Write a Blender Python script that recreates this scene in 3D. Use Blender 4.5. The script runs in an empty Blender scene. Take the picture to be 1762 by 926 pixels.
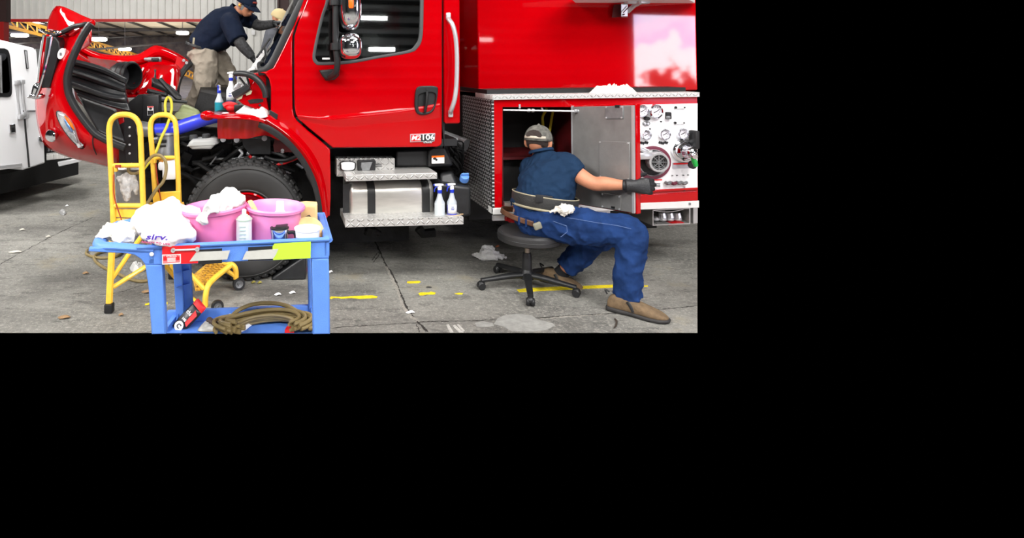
# A repair bay: red fire truck with its hood tilted, people cleaning it, a blue cart in front.
import bpy, bmesh, math, random
from mathutils import Vector, Matrix, noise
R = math.radians
random.seed(7)
SC = bpy.context.scene
COL = SC.collection
F, PX, PY, CH = 1050.0, 600.0, 110.0, 1.5      # focal length in pixels, vanishing point, eye height (m)
I4 = Matrix.Identity(4)

# ---------------------------------------------------------------- places measured on the photograph
def W(px, py, Y):
    "world point seen at a pixel of the 1762x926 frame, Y metres into the hall"
    return Vector(((px-PX)*Y/F, Y, CH-(py-PY)*Y/F))
def G(px, py, z=0.0):
    "point on the floor (or on a level z) seen at a pixel"
    Y = (CH-z)*F/(py-PY)
    return Vector(((px-PX)*Y/F, Y, z))
TM = Matrix.Translation((0, 4.2, 0)) @ Matrix.Rotation(R(6.7), 4, 'Z') @ Matrix.Rotation(R(-0.43), 4, 'Y')
TI = TM.inverted()
_o = TI @ Vector((0, 0, CH))
def t(px, py, y=0.0):
    "truck-local point on the plane y (y = 0 is the cab side, larger is deeper)"
    d = TI.to_3x3() @ Vector(((px-PX)/F, 1, -(py-PY)/F))
    return _o + d*((y-_o.y)/d.y)

# ---------------------------------------------------------------- materials
class NT:
    def __init__(s, m): s.m = m; s.n = m.node_tree.nodes; s.l = m.node_tree.links
    def node(s, ty, **kw):
        n = s.n.new(ty)
        for k, v in kw.items():
            if hasattr(n, k) and not k[0].isupper(): setattr(n, k, v)
            else: n.inputs[k.replace('_', ' ')].default_value = v
        return n
    def math(s, op, a, b=None, c=None):
        n = s.n.new('ShaderNodeMath'); n.operation = op
        for i, v in enumerate((a, b, c)):
            if v is None: continue
            if isinstance(v, (int, float)): n.inputs[i].default_value = v
            else: s.l.new(v, n.inputs[i])
        return n.outputs[0]
def srgb(r, g, b):
    f = lambda c: (c/255/12.92 if c/255 <= .04045 else ((c/255+.055)/1.055)**2.4)
    return (f(r), f(g), f(b), 1)
def mat(name, rgb, rough=.5, metal=0.0, coat=0.0, var=0.0, vscale=8.0, bump=0.0, bscale=40.0, spec=.5, trans=0.0, emit=None, estr=0.0, stretch=(1,1,1), rgb2=None, sheen=0.0, alpha=1.0):
    m = bpy.data.materials.new(name); m.use_nodes = True
    nt = NT(m); b = nt.n['Principled BSDF']
    c = srgb(*rgb)
    b.inputs['Base Color'].default_value = c
    b.inputs['Roughness'].default_value = rough; b.inputs['Metallic'].default_value = metal
    b.inputs['Coat Weight'].default_value = coat; b.inputs['Coat Roughness'].default_value = .03
    b.inputs['Specular IOR Level'].default_value = spec
    b.inputs['Transmission Weight'].default_value = trans
    b.inputs['Alpha'].default_value = alpha
    if sheen: b.inputs['Sheen Weight'].default_value = sheen
    if emit: b.inputs['Emission Color'].default_value = srgb(*emit); b.inputs['Emission Strength'].default_value = estr
    if var or bump:
        tc = nt.node('ShaderNodeTexCoord'); mp = nt.node('ShaderNodeMapping'); mp.inputs['Scale'].default_value = stretch
        nt.l.new(tc.outputs['Object'], mp.inputs[0])
    if var:
        nz = nt.node('ShaderNodeTexNoise'); nz.inputs['Scale'].default_value = vscale; nz.inputs['Detail'].default_value = 6; nz.inputs['Roughness'].default_value = .6
        nt.l.new(mp.outputs[0], nz.inputs['Vector'])
        mx = nt.node('ShaderNodeMix', data_type='RGBA')
        c2 = srgb(*rgb2) if rgb2 else tuple(x*(1-var) for x in c[:3])+(1,)
        mx.inputs['A'].default_value = c2 if not rgb2 else c
        mx.inputs['B'].default_value = (tuple(min(1, x*(1+var*.6)) for x in c[:3])+(1,)) if not rgb2 else c2
        rp = nt.node('ShaderNodeMapRange'); rp.inputs['From Min'].default_value = .35; rp.inputs['From Max'].default_value = .65
        nt.l.new(nz.outputs['Fac'], rp.inputs['Value']); nt.l.new(rp.outputs[0], mx.inputs['Factor']); nt.l.new(mx.outputs['Result'], b.inputs['Base Color'])
    if bump:
        nb = nt.node('ShaderNodeTexNoise'); nb.inputs['Scale'].default_value = bscale; nb.inputs['Detail'].default_value = 4
        nt.l.new(mp.outputs[0], nb.inputs['Vector'])
        bp = nt.node('ShaderNodeBump'); bp.inputs['Strength'].default_value = min(1, bump); bp.inputs['Distance'].default_value = .01
        nt.l.new(nb.outputs['Fac'], bp.inputs['Height']); nt.l.new(bp.outputs[0], b.inputs['Normal'])
    return m
def diamond_plate(name, rgb, ax, ay, cell=.032, rough=.3, metal=.9, recess_shade=.72):
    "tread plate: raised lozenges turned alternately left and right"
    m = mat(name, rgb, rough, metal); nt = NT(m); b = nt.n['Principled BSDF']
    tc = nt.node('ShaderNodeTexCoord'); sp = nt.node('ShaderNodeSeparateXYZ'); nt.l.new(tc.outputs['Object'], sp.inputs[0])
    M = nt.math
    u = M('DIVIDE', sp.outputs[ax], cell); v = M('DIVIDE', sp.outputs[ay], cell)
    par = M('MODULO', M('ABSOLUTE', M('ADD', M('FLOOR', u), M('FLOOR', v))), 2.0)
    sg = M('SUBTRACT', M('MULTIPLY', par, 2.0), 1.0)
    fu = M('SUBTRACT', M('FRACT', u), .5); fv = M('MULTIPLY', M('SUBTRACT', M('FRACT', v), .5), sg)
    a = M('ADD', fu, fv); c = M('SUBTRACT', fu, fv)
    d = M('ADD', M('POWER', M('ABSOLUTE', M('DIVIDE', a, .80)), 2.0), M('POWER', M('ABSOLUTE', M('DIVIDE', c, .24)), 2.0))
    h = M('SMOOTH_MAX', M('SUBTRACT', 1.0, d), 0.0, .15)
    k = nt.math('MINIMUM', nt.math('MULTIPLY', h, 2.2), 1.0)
    mx = nt.node('ShaderNodeMix', data_type='RGBA'); c0 = srgb(*rgb); mx.inputs['A'].default_value = tuple(x*recess_shade for x in c0[:3])+(1,); mx.inputs['B'].default_value = c0  # highlights painted in: raised lozenges lighter, recess colour darkened
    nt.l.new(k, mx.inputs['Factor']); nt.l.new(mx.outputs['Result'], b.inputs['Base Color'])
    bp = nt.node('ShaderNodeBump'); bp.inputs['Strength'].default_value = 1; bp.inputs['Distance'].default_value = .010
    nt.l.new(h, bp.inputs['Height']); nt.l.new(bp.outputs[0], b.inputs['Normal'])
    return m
def glass(name, tint=(0.75, .85, .82), refl=.12):
    m = bpy.data.materials.new(name); m.use_nodes = True; nt = NT(m); nt.n.clear()
    o = nt.node('ShaderNodeOutputMaterial'); mx = nt.node('ShaderNodeMixShader'); tr = nt.node('ShaderNodeBsdfTransparent'); gl = nt.node('ShaderNodeBsdfGlossy')
    tr.inputs[0].default_value = (*tint, 1); gl.inputs['Roughness'].default_value = .02
    fr = nt.node('ShaderNodeFresnel'); fr.inputs[0].default_value = 1.5
    ad = nt.math('ADD', fr.outputs[0], refl); ad2 = nt.math('MINIMUM', ad, 1.0)
    nt.l.new(ad2, mx.inputs[0]); nt.l.new(tr.outputs[0], mx.inputs[1]); nt.l.new(gl.outputs[0], mx.inputs[2]); nt.l.new(mx.outputs[0], o.inputs[0])
    return m
def emis(name, rgb, s):
    m = bpy.data.materials.new(name); m.use_nodes = True; nt = NT(m); nt.n.clear()
    o = nt.node('ShaderNodeOutputMaterial'); e = nt.node('ShaderNodeEmission'); e.inputs[0].default_value = srgb(*rgb); e.inputs[1].default_value = s
    nt.l.new(e.outputs[0], o.inputs[0]); return m

# ---------------------------------------------------------------- objects
WM = {}
def wmat(o): return WM.get(o, I4) if o else I4
def tag(o, label=None, cat=None, group=None, kind=None):
    if label: o['label'] = label
    if cat: o['category'] = cat
    if group: o['group'] = group
    if kind: o['kind'] = kind
    return o
def empty(name, M, label=None, cat=None, group=None):
    o = bpy.data.objects.new(name, None); COL.objects.link(o)
    M = M if isinstance(M, Matrix) else Matrix.Translation(M)
    o.matrix_world = M; WM[o] = M.copy(); o.empty_display_size = .1
    return tag(o, label, cat, group)
def copy_tree(o, parent=None):
    c = o.copy(); COL.objects.link(c)
    if parent: c.parent = parent
    for ch in list(o.children): copy_tree(ch, c)
    return c
def spline(pts, n=6, closed=False):
    "Catmull-Rom through the points"
    P = [Vector(p) for p in pts]
    if len(P) < 3: return P
    out = []; N = len(P)
    g = (lambda i: P[i % N]) if closed else (lambda i: P[i] if 0 <= i < N else (2*P[0]-P[1] if i < 0 else 2*P[-1]-P[-2]))
    for i in range(N if closed else N-1):
        a, b, c, d = g(i-1), g(i), g(i+1), g(i+2)
        for k in range(n):
            s = k/n
            out.append(.5*((2*b)+(c-a)*s+(2*a-5*b+4*c-d)*s*s+(3*b-a-3*c+d)*s**3))
    if not closed: out.append(P[-1])
    return out
def resample(P, m):
    L = [0]
    for i in range(1, len(P)): L.append(L[-1]+(P[i]-P[i-1]).length)
    out = []; j = 0
    for k in range(m):
        d = L[-1]*k/(m-1)
        while j < len(L)-2 and L[j+1] < d: j += 1
        w = (d-L[j])/max(1e-9, L[j+1]-L[j]); out.append(P[j].lerp(P[j+1], min(1, max(0, w))))
    return out

SPLIT = set('panel_edge tank_strap rail_bracket fender_bolt cable_fitting mirror_clamp bracket_bolt hose_clamp panel_bolt sill_bolt screw belt_loop plate_screw panel_lock brace_patch grille_studs hinge_clip latch_tab reservoir_cap mount_bolts eye lens hose_fitting yellow_lead white_skirt compartment_lining equipment_box label_stripe dark_strip grab_rail hose_adapter latch_strike rear_bracket wiper red_cord tow_hook bright_fittings red_fitting panel_knob valve_bracket gore_band'.split())
def islands(b):
    b.verts.index_update(); seen = set(); out = []
    for f0 in b.faces:
        if f0 in seen: continue
        st = [f0]; seen.add(f0); c = []
        while st:
            f = st.pop(); c.append(f)
            for v in f.verts:
                for g in v.link_faces:
                    if g not in seen: seen.add(g); st.append(g)
        out.append(c)
    return out
class MB:
    "collects shapes into one mesh; coordinates are multiplied by the frame M"
    def __init__(s, M=None): s.b = bmesh.new(); s.M = M or I4
    def _v(s, p): return s.b.verts.new(s.M @ Vector(p))
    def _f(s, vs):
        try: return s.b.faces.new(vs)
        except ValueError: return None
    def box(s, c, size, rot=None, bev=0.0, seg=2):
        tmp = bmesh.new(); bmesh.ops.create_cube(tmp, size=1)
        bmesh.ops.scale(tmp, vec=Vector(size), verts=tmp.verts)
        if bev: bmesh.ops.bevel(tmp, geom=list(tmp.edges), offset=min(bev, min(size)*.45), segments=seg, affect='EDGES', profile=.5)
        X = s.M @ Matrix.Translation(Vector(c)) @ ((rot.to_4x4() if len(rot) == 3 else rot) if rot is not None else I4)
        s._merge(tmp, X); return s
    def _merge(s, tmp, X=I4):
        mp = {v: s.b.verts.new(X @ v.co) for v in tmp.verts}
        for f in tmp.faces: s._f([mp[v] for v in f.verts])
        tmp.free()
    def mesh(s, me, X=I4):
        tmp = bmesh.new(); tmp.from_mesh(me); s._merge(tmp, s.M @ X); return s
    def bb(s, a, b, bev=0.0):
        a, b = Vector(a), Vector(b)
        return s.box((a+b)/2, [max(1e-4, abs(x)) for x in (b-a)], None, bev)
    def hexa(s, p):
        "eight corners: bottom four then top four, same winding"
        v = [s._v(q) for q in p]
        for f in ((3,2,1,0),(4,5,6,7),(0,1,5,4),(1,2,6,5),(2,3,7,6),(3,0,4,7)): s._f([v[i] for i in f])
        return s
    def tube(s, pts, r, seg=10, sm=0, closed=False, caps=True, flat=1.0, up=None):
        P = [Vector(p) for p in pts]
        rr = list(r) if isinstance(r, (list, tuple)) else [r]*len(P)
        if sm:
            ex = [Vector((p.x, p.y, p.z, q)) for p, q in zip(P, rr)]
            S = spline(ex, sm, closed); P = [Vector(q[:3]) for q in S]; rr = [q[3] for q in S]
        n = len(P); rings = []; prev = None
        for i in range(n):
            a = P[i-1] if (i > 0 or closed) else P[i]; c = P[(i+1) % n] if (i < n-1 or closed) else P[i]
            T = (c-a)
            T = T.normalized() if T.length > 1e-9 else Vector((0, 0, 1))
            if up is not None: u = Vector(up)
            elif prev is None: u = Vector((0, 0, 1)) if abs(T.z) < .9 else Vector((1, 0, 0))
            else: u = prev
            u = (u-T*u.dot(T)); u = u.normalized() if u.length > 1e-6 else T.orthogonal().normalized()
            prev = u; w = T.cross(u)
            rings.append([s._v(P[i]+(u*math.cos(k*2*math.pi/seg)*flat+w*math.sin(k*2*math.pi/seg))*max(1e-4, rr[i])) for k in range(seg)])
        for i in range(n if closed else n-1):
            A, B = rings[i], rings[(i+1) % n]
            for k in range(seg): s._f([A[k], A[(k+1) % seg], B[(k+1) % seg], B[k]])
        if caps and not closed: s._f(rings[0][::-1]); s._f(rings[-1])
        return s
    def rings(s, rg, caps=True, closed_ring=True):
        "loft through a list of point rings"
        V = [[s._v(p) for p in r] for r in rg]; n = len(V[0])
        for A, B in zip(V, V[1:]):
            for k in range(n if closed_ring else n-1): s._f([A[k], A[(k+1) % n], B[(k+1) % n], B[k]])
        if caps and closed_ring: s._f(V[0][::-1]); s._f(V[-1])
        return s
    def limb(s, sec, seg=20, sm=5, up=(0, 0, 1), caps=True):
        "sections (centre, radius along 'side', radius along 'up'); elliptical tube, rounded at the ends"
        ex = [Vector((*c, a, b)) for c, a, b in sec]
        S = spline(ex, sm) if len(ex) > 2 else [ex[0].lerp(ex[1], k/5) for k in range(6)]
        C = [Vector(q[:3]) for q in S]; rg = []
        for i, q in enumerate(S):
            T = (C[min(i+1, len(C)-1)]-C[max(i-1, 0)]).normalized(); u = Vector(up); u = u-T*u.dot(T)
            u = u.normalized() if u.length > .05 else T.orthogonal().normalized(); w = T.cross(u)
            rg.append([C[i]+w*math.cos(k*2*math.pi/seg)*max(.002, q[3])+u*math.sin(k*2*math.pi/seg)*max(.002, q[4]) for k in range(seg)])
        return s.rings(rg, caps)
    def lathe(s, prof, X=None, seg=24, caps=True):
        X = X or I4
        rg = [[X @ Vector((r*math.cos(k*2*math.pi/seg), r*math.sin(k*2*math.pi/seg), z)) for k in range(seg)] for r, z in prof]
        return s.rings(rg, caps)
    def ball(s, c, r, rot=None, seg=16, n=10):
        r = (r, r, r) if isinstance(r, (int, float)) else r
        X = Matrix.Translation(Vector(c)) @ (rot.to_4x4() if rot is not None else I4)
        rg = []
        for i in range(n+1):
            a = math.pi*i/n; q = max(1e-3, math.sin(a))
            rg.append([X @ Vector((r[0]*q*math.cos(k*2*math.pi/seg), r[1]*q*math.sin(k*2*math.pi/seg), r[2]*math.cos(a))) for k in range(seg)])
        return s.rings(rg)
    def loft(s, curves, m=24, n=5, disp=None):
        "smooth sheet through open curves"
        C = [resample(spline(c, 6), m) for c in curves]
        cols = [spline([c[i] for c in C], n) for i in range(m)]
        V = [[s._v(p if disp is None else p+disp(i/(m-1), j/(len(col)-1))) for j, p in enumerate(col)] for i, col in enumerate(cols)]
        for A, B in zip(V, V[1:]):
            for j in range(len(A)-1): s._f([A[j], B[j], B[j+1], A[j+1]])
        return s
    def prism(s, poly, vec):
        A = [s._v(p) for p in poly]; vec = Vector(vec); B = [s._v(Vector(p)+vec) for p in poly]
        s._f(A[::-1]); s._f(B); n = len(A)
        for k in range(n): s._f([A[k], A[(k+1) % n], B[(k+1) % n], B[k]])
        return s
    def plate(s, outline, depth, holes=(), bev=0.0, n=0):
        "flat plate from an outline of points sharing one y; depth is added towards +y; holes are outlines too"
        me = plate_mesh(outline, depth, holes, bev); y0 = Vector(outline[0]).y
        tmp = bmesh.new(); tmp.from_mesh(me); bpy.data.meshes.remove(me)
        s._merge(tmp, s.M @ Matrix.Translation((0, y0+depth/2, 0))); return s
    def build(s, name, m=None, parent=None, smooth=True, angle=35, mods=(), label=None, doubles=False):
        b = s.b
        if name in SPLIT and parent is not None:
            isl = islands(b)
            if len(isl) > 1:
                out = []
                for fs in isl:
                    q = MB(); mp = {}
                    for f in fs: q._f([mp.setdefault(v, None) or mp.__setitem__(v, q.b.verts.new(v.co)) or mp[v] for v in f.verts])
                    out.append(q.build(name+' ', m, parent, smooth, angle, mods, label))
                for o in out: o.name = name
                b.free(); return out[0]
        if doubles: bmesh.ops.remove_doubles(b, verts=b.verts, dist=1e-5)
        bmesh.ops.recalc_face_normals(b, faces=b.faces)
        me = bpy.data.meshes.new(name)
        if parent is not None: X = wmat(parent)
        else:
            co = [v.co for v in b.verts]
            X = Matrix.Translation(((min(c.x for c in co)+max(c.x for c in co))/2, (min(c.y for c in co)+max(c.y for c in co))/2, min(c.z for c in co)))
        bmesh.ops.transform(b, matrix=X.inverted(), verts=b.verts)
        b.to_mesh(me); b.free()
        if smooth:
            for p in me.polygons: p.use_smooth = True
            try: me.set_sharp_from_angle(angle=R(angle))
            except Exception: pass
        o = bpy.data.objects.new(name, me); COL.objects.link(o)
        if m: me.materials.append(m)
        if parent is not None: o.parent = parent; WM[o] = X.copy()
        else: o.matrix_world = X; WM[o] = X.copy()
        for md in mods:
            q = o.modifiers.new(md[0], md[0])
            for k, v in md[1].items(): setattr(q, k, v)
        if label: o['label'] = label
        return o
def plate_mesh(outline, depth, holes=(), bev=0.0):
    cu = bpy.data.curves.new('outline', 'CURVE'); cu.dimensions = '2D'; cu.fill_mode = 'BOTH'
    cu.extrude = max(0, depth/2-bev); cu.bevel_depth = bev; cu.bevel_resolution = 2; cu.offset = -bev
    for o in [outline]+list(holes):
        sp = cu.splines.new('POLY'); sp.points.add(len(o)-1)
        for q, p in zip(sp.points, o): q.co = (p[0], p[2], 0, 1)
        sp.use_cyclic_u = True
    ob = bpy.data.objects.new('outline', cu); COL.objects.link(ob)
    dg = bpy.context.evaluated_depsgraph_get(); me = bpy.data.meshes.new_from_object(ob.evaluated_get(dg))
    bpy.data.objects.remove(ob); bpy.data.curves.remove(cu)
    me.transform(Matrix(((1,0,0,0),(0,0,-1,0),(0,1,0,0),(0,0,0,1))))
    return me
def text_mesh(txt, h, depth=.001, bold=False, shear=0.0, align='CENTER', spacing=1.0):
    cu = bpy.data.curves.new('letters', 'FONT'); cu.body = txt; cu.size = h; cu.extrude = depth/2; cu.align_x = align; cu.align_y = 'CENTER'; cu.shear = shear; cu.space_character = spacing
    if bold: cu.offset = h*.02
    cu.resolution_u = 3
    ob = bpy.data.objects.new('letters', cu); COL.objects.link(ob)
    dg = bpy.context.evaluated_depsgraph_get(); me = bpy.data.meshes.new_from_object(ob.evaluated_get(dg))
    bpy.data.objects.remove(ob); bpy.data.curves.remove(cu)
    me.transform(Matrix(((1,0,0,0),(0,0,-1,0),(0,1,0,0),(0,0,0,1))))   # stands up in x-z facing -y
    return me
def look(frm, to, up=(0, 0, 1)):
    "frame at 'frm' whose z axis points to 'to'"
    z = (Vector(to)-Vector(frm)).normalized(); x = Vector(up).cross(z)
    x = x.normalized() if x.length > 1e-4 else z.orthogonal().normalized(); y = z.cross(x)
    m = Matrix((x, y, z)).transposed().to_4x4(); m.translation = Vector(frm); return m
SOLID = lambda th, off=-1: ('SOLIDIFY', dict(thickness=th, offset=off))
SUB = lambda n=2: ('SUBSURF', dict(levels=n, render_levels=n))
WN = ('WEIGHTED_NORMAL', dict(keep_sharp=True, weight=100))
BEV = lambda w, s=2: ('BEVEL', dict(width=w, segments=s, limit_method='ANGLE'))
def REM(v): return ('REMESH', dict(mode='VOXEL', voxel_size=v, use_smooth_shade=True))
SMO = lambda k=6, f=.6: ('SMOOTH', dict(factor=f, iterations=k))
_tex = {}
def DISP(strength, scale, kind='CLOUDS'):
    key = (scale, kind)
    if key not in _tex:
        q = bpy.data.textures.new('folds', kind); q.noise_scale = scale; _tex[key] = q
        if kind == 'MUSGRAVE': q.musgrave_type = 'RIDGED_MULTIFRACTAL'; q.octaves = 3; q.noise_intensity = .5
    return ('DISPLACE', dict(texture=_tex[key], strength=strength, mid_level=.5, texture_coords='LOCAL'))
def crumple(name, pts, h, m, label, cat, group=None, seed=1, parent=None, rad=None, amp=.5, fine=3.0, thick=.0):
    "a crumpled cloth: lumpy closed heap over an outline of floor points (world), height h"
    rnd = random.Random(seed); c = sum((Vector(p) for p in pts), Vector())/len(pts)
    out = spline([Vector(p) for p in pts], 12, True); n = len(out); b = MB(); K = 16
    def pt(i, k):
        s = k/K; p = out[i % n].lerp(c, s)
        q = Vector((p.x*9*fine, p.y*9*fine, p.z*9*fine+seed*3.7))
        f = 1-min(1, abs(noise.noise(q))*2.6); f = f*.7+.5*(1-min(1, abs(noise.noise(q*2.3+Vector((5, 1, 2))))*2.4))+.35*noise.noise(q*.6)
        prof = min(1, s*2.2)**.7
        return Vector((p.x, p.y, p.z+h*prof*max(.08, 1-amp+amp*1.15*f)+.002))
    V = [[b._v(pt(i, k)) for i in range(n)] for k in range(K)]
    for A, B in zip(V, V[1:]):
        for i in range(n): b._f([A[i], A[(i+1) % n], B[(i+1) % n], B[i]])
    ce = b._v(pt(0, K))
    for i in range(n): b._f([V[-1][i], V[-1][(i+1) % n], ce])
    lo = [b._v(Vector((p.x, p.y, p.z))) for p in out]
    for i in range(n): b._f([lo[i], lo[(i+1) % n], V[0][(i+1) % n], V[0][i]])
    b._f(lo[::-1])
    o = b.build(name, m, parent, angle=120, mods=[SMO(2, .5), SUB(1)])
    if parent is None: tag(o, label, cat, group)
    return o
# ---------------------------------------------------------------- palette
RED = mat('red_paint', (177, 0, 7), .35, 0, .85, var=.04, vscale=1.5, spec=.0)
RED2 = mat('red_inner_paint', (186, 2, 12), .4, 0, .4, var=.2, vscale=5)
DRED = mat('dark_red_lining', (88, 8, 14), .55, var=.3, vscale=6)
WHITE = mat('white_paint', (238, 239, 242), .4, coat=.3, spec=.3)
BLACK = mat('black_plastic', (26, 27, 29), .45, var=.3, vscale=20)
BLK2 = mat('black_rubber', (34, 35, 37), .42, var=.2, vscale=30)
SEAL = mat('grey_seal', (70, 72, 74), .5)
GRIME = mat('grimy_black_steel', (15, 15, 16), .6, .0, spec=.25, var=.5, vscale=12, bump=.3, bscale=60)
GREY = mat('grey_metal', (138, 140, 142), .4, .5, var=.25, vscale=14)
DOORM = mat('brushed_bare_steel', (142, 141, 140), .42, .35, var=.22, vscale=4, bump=.05, bscale=30)
ALU = mat('aluminium', (212, 210, 204), .33, .75, var=.1, vscale=6, stretch=(1, 1, 6))
CHROME = mat('chrome', (225, 227, 232), .08, 1)
SILVER = mat('satin_silver', (206, 207, 210), .3, .55)
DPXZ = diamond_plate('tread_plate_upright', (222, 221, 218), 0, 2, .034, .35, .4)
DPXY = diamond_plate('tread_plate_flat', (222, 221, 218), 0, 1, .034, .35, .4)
DPYZ = diamond_plate('tread_plate_dark', (236, 238, 242), 1, 2, .026, .3, .8, recess_shade=.10)
YEL = mat('yellow_enamel', (249, 198, 66), .45, coat=.2, var=.12, vscale=14)
YEL2 = mat('worn_yellow_tread', (226, 172, 44), .6, var=.5, vscale=60, rgb2=(150, 110, 50))
BLUE = mat('blue_moulded_plastic', (92, 140, 226), .5, var=.08, vscale=10, bump=.15, bscale=260)
HOSEB = mat('blue_silicone', (46, 60, 214), .4, coat=.2)
PINK = mat('pink_plastic', (255, 140, 194), .4, var=.06, vscale=4, trans=.12)
PINK2 = mat('pale_pink_plastic', (253, 158, 216), .4, var=.06, vscale=4, trans=.2)
CLOTH = mat('white_cotton', (216, 215, 214), .9, bump=.4, bscale=90, sheen=.2)
CLOTH2 = mat('off_white_rag', (226, 222, 212), .9, var=.15, vscale=20, bump=.5, bscale=80)
POLY = mat('white_polythene', (232, 228, 232), .35, bump=.5, bscale=30, var=.05)
WPL = mat('white_plastic', (240, 240, 240), .4)
TRPL = mat('translucent_bottle', (214, 222, 230), .25, trans=.3)
NAVYP = mat('navy_print', (40, 52, 150), .4)
BTRIG = mat('blue_trigger', (26, 54, 190), .4)
TEAL = mat('teal_liquid', (44, 150, 168), .3)
VIOL = mat('violet_liquid', (94, 100, 190), .3)
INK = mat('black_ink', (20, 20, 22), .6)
LABEL = mat('white_label', (244, 244, 244), .6)
REDL = mat('red_label', (226, 22, 30), .5)
ORNG = mat('amber_lens', (255, 110, 20), .3)
LIME = mat('lime_sticker', (182, 226, 56), .6)
TAPE = mat('pale_tape', (188, 188, 182), .6, var=.06, vscale=30)
TAN = mat('tan_foam', (236, 196, 138), .85, var=.12, vscale=12)
WOOD = mat('pale_wood', (212, 178, 136), .7, var=.2, vscale=30)
YTAPE = mat('yellow_floor_tape', (232, 210, 36), .6, var=.25, vscale=40)
SKIN = mat('skin', (196, 132, 100), .55, var=.12, vscale=14, bump=.12, bscale=90)
HAIR = mat('dark_hair', (50, 40, 36), .75, bump=.5, bscale=150)
OLIVE = mat('olive_plastic', (150, 158, 112), .5, var=.15)
AMBER = mat('amber_bowl', (176, 116, 30), .25, coat=.5)
GLASS = glass('window_glass_clear', (.84, .93, .90), .06)
GLASSD = glass('window_glass_dark', (.30, .33, .33), .30)
HOSE = mat('olive_air_hose', (134, 117, 76), .45, var=.15, vscale=20)
GRN = mat('green_handle', (30, 170, 70), .4)
MAROON = mat('maroon_ring', (106, 40, 60), .5)

# ---------------------------------------------------------------- the hall
def conc():
    m = mat('worn_concrete', (104, 101, 96), .62, spec=.35); nt = NT(m); b = nt.n['Principled BSDF']
    tc = nt.node('ShaderNodeTexCoord'); O = tc.outputs['Object']
    def nz(s, d=6, st=None):
        n = nt.node('ShaderNodeTexNoise'); n.inputs['Scale'].default_value = s; n.inputs['Detail'].default_value = d; n.inputs['Roughness'].default_value = .65
        if st:
            mp = nt.node('ShaderNodeMapping'); mp.inputs['Scale'].default_value = st; nt.l.new(O, mp.inputs[0]); nt.l.new(mp.outputs[0], n.inputs[0])
        else: nt.l.new(O, n.inputs[0])
        return n.outputs['Fac']
    def rng(x, a, c, lo=0, hi=1):
        r = nt.node('ShaderNodeMapRange'); r.inputs[1].default_value = a; r.inputs[2].default_value = c; r.inputs[3].default_value = lo; r.inputs[4].default_value = hi; nt.l.new(x, r.inputs[0]); return r.outputs[0]
    def mix(f, A, B):
        x = nt.node('ShaderNodeMix', data_type='RGBA')
        for k, v in (('Factor', f), ('A', A), ('B', B)):
            i = [q for q in x.inputs if q.name == k and q.enabled][0]
            if hasattr(v, 'links'): nt.l.new(v, i)
            else: i.default_value = v
        return [q for q in x.outputs if q.enabled][0]
    c = mix(rng(nz(1.1, 8), .35, .65), srgb(104, 103, 99), srgb(142, 141, 135))
    c = mix(rng(nz(5, 8, (1, 2.2, 1)), .52, .72), c, srgb(72, 71, 70))
    c = mix(rng(nz(38, 4), .50, .66, 0, .75), c, srgb(160, 157, 149))
    c = mix(rng(nz(90, 2), .60, .70, 0, .8), c, srgb(186, 183, 176))
    c = mix(rng(nz(120, 2), .62, .70, 0, .8), c, srgb(70, 68, 66))
    c = mix(rng(nz(2.2, 5), .60, .72, 0, .7), c, srgb(142, 134, 114))
    c = mix(rng(nz(16, 8, (1, 2.4, 1)), .58, .70, 0, .75), c, srgb(60, 58, 56))
    c = mix(rng(nz(.9, 6, (.6, 1.6, 1)), .50, .66, 0, .55), c, srgb(62, 60, 58))
    nt.l.new(c, b.inputs['Base Color'])
    bp = nt.node('ShaderNodeBump'); bp.inputs['Strength'].default_value = .5; bp.inputs['Distance'].default_value = .006
    nt.l.new(nz(70, 6), bp.inputs['Height']); nt.l.new(bp.outputs[0], b.inputs['Normal'])
    nt.l.new(rng(nz(3, 5), .3, .7, .5, .8), b.inputs['Roughness'])
    return m
CONC = conc()
def struct(o): o['kind'] = 'structure'; return o
fl = MB(); fl._f([fl._v(p) for p in ((-17, 3.402, 0), (1.944, 3.402, 0), (5.142, 9, 0), (5.142, 40, 0), (-40, 40, 0))])
struct(fl.build('floor', CONC))
f2 = MB(); f2._f([f2._v(p) for p in ((-17, -14, 0), (26, -14, 0), (26, 1.9, 0), (-17, 1.9, 0))])
struct(f2.build('floor_front', CONC))
WALLM = mat('ribbed_white_siding', (226, 225, 220), .5, var=.05, vscale=2)
DARKW = mat('dull_grey_siding', (128, 130, 132), .6, var=.2, vscale=1)
def ribbed(b, x0, x1, z0, z1, y, pitch=.3):
    x = x0; P = []
    while x < x1-1e-6:
        P += [(x, y), (x+pitch*.70, y), (x+pitch*.78, y-.06), (x+pitch*.92, y-.06)]; x += pitch
    P.append((x1, y))
    P = [(min(p[0], x1), p[1]) for p in P]
    lo = [b._v((q[0], q[1], z0)) for q in P]; hi = [b._v((q[0], q[1], z1)) for q in P]
    for i in range(len(P)-1): b._f([lo[i], lo[i+1], hi[i+1], hi[i]])
YW = 26.0
hz = W(0, 37, YW).z                                     # under side of the header over the opening
ox = W(389, 0, YW).x                                    # right jamb of the opening
b = MB(); ribbed(b, -17.1, ox, hz, 6.2, YW); ribbed(b, ox, W(478, 0, YW).x, 0, 6.2, YW); ribbed(b, W(496, 0, YW).x, 3.0, 0, 6.2, YW)
struct(b.build('wall_back', WALLM, smooth=False))
RBEAM = mat('red_oxide_steel', (190, 26, 24), .5); BROWN = mat('brown_steel', (66, 42, 40), .6); STEEL = mat('dark_truss_steel', (40, 36, 32), .6)
b = MB(); b.bb((-17.1, YW-.12, hz-.02), (ox, YW+.1, hz+.10)); struct(b.build('trim_1', RBEAM))
b = MB(); p0, p1 = W(478, 0, YW-.2).x, W(497, 0, YW-.2).x
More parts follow.
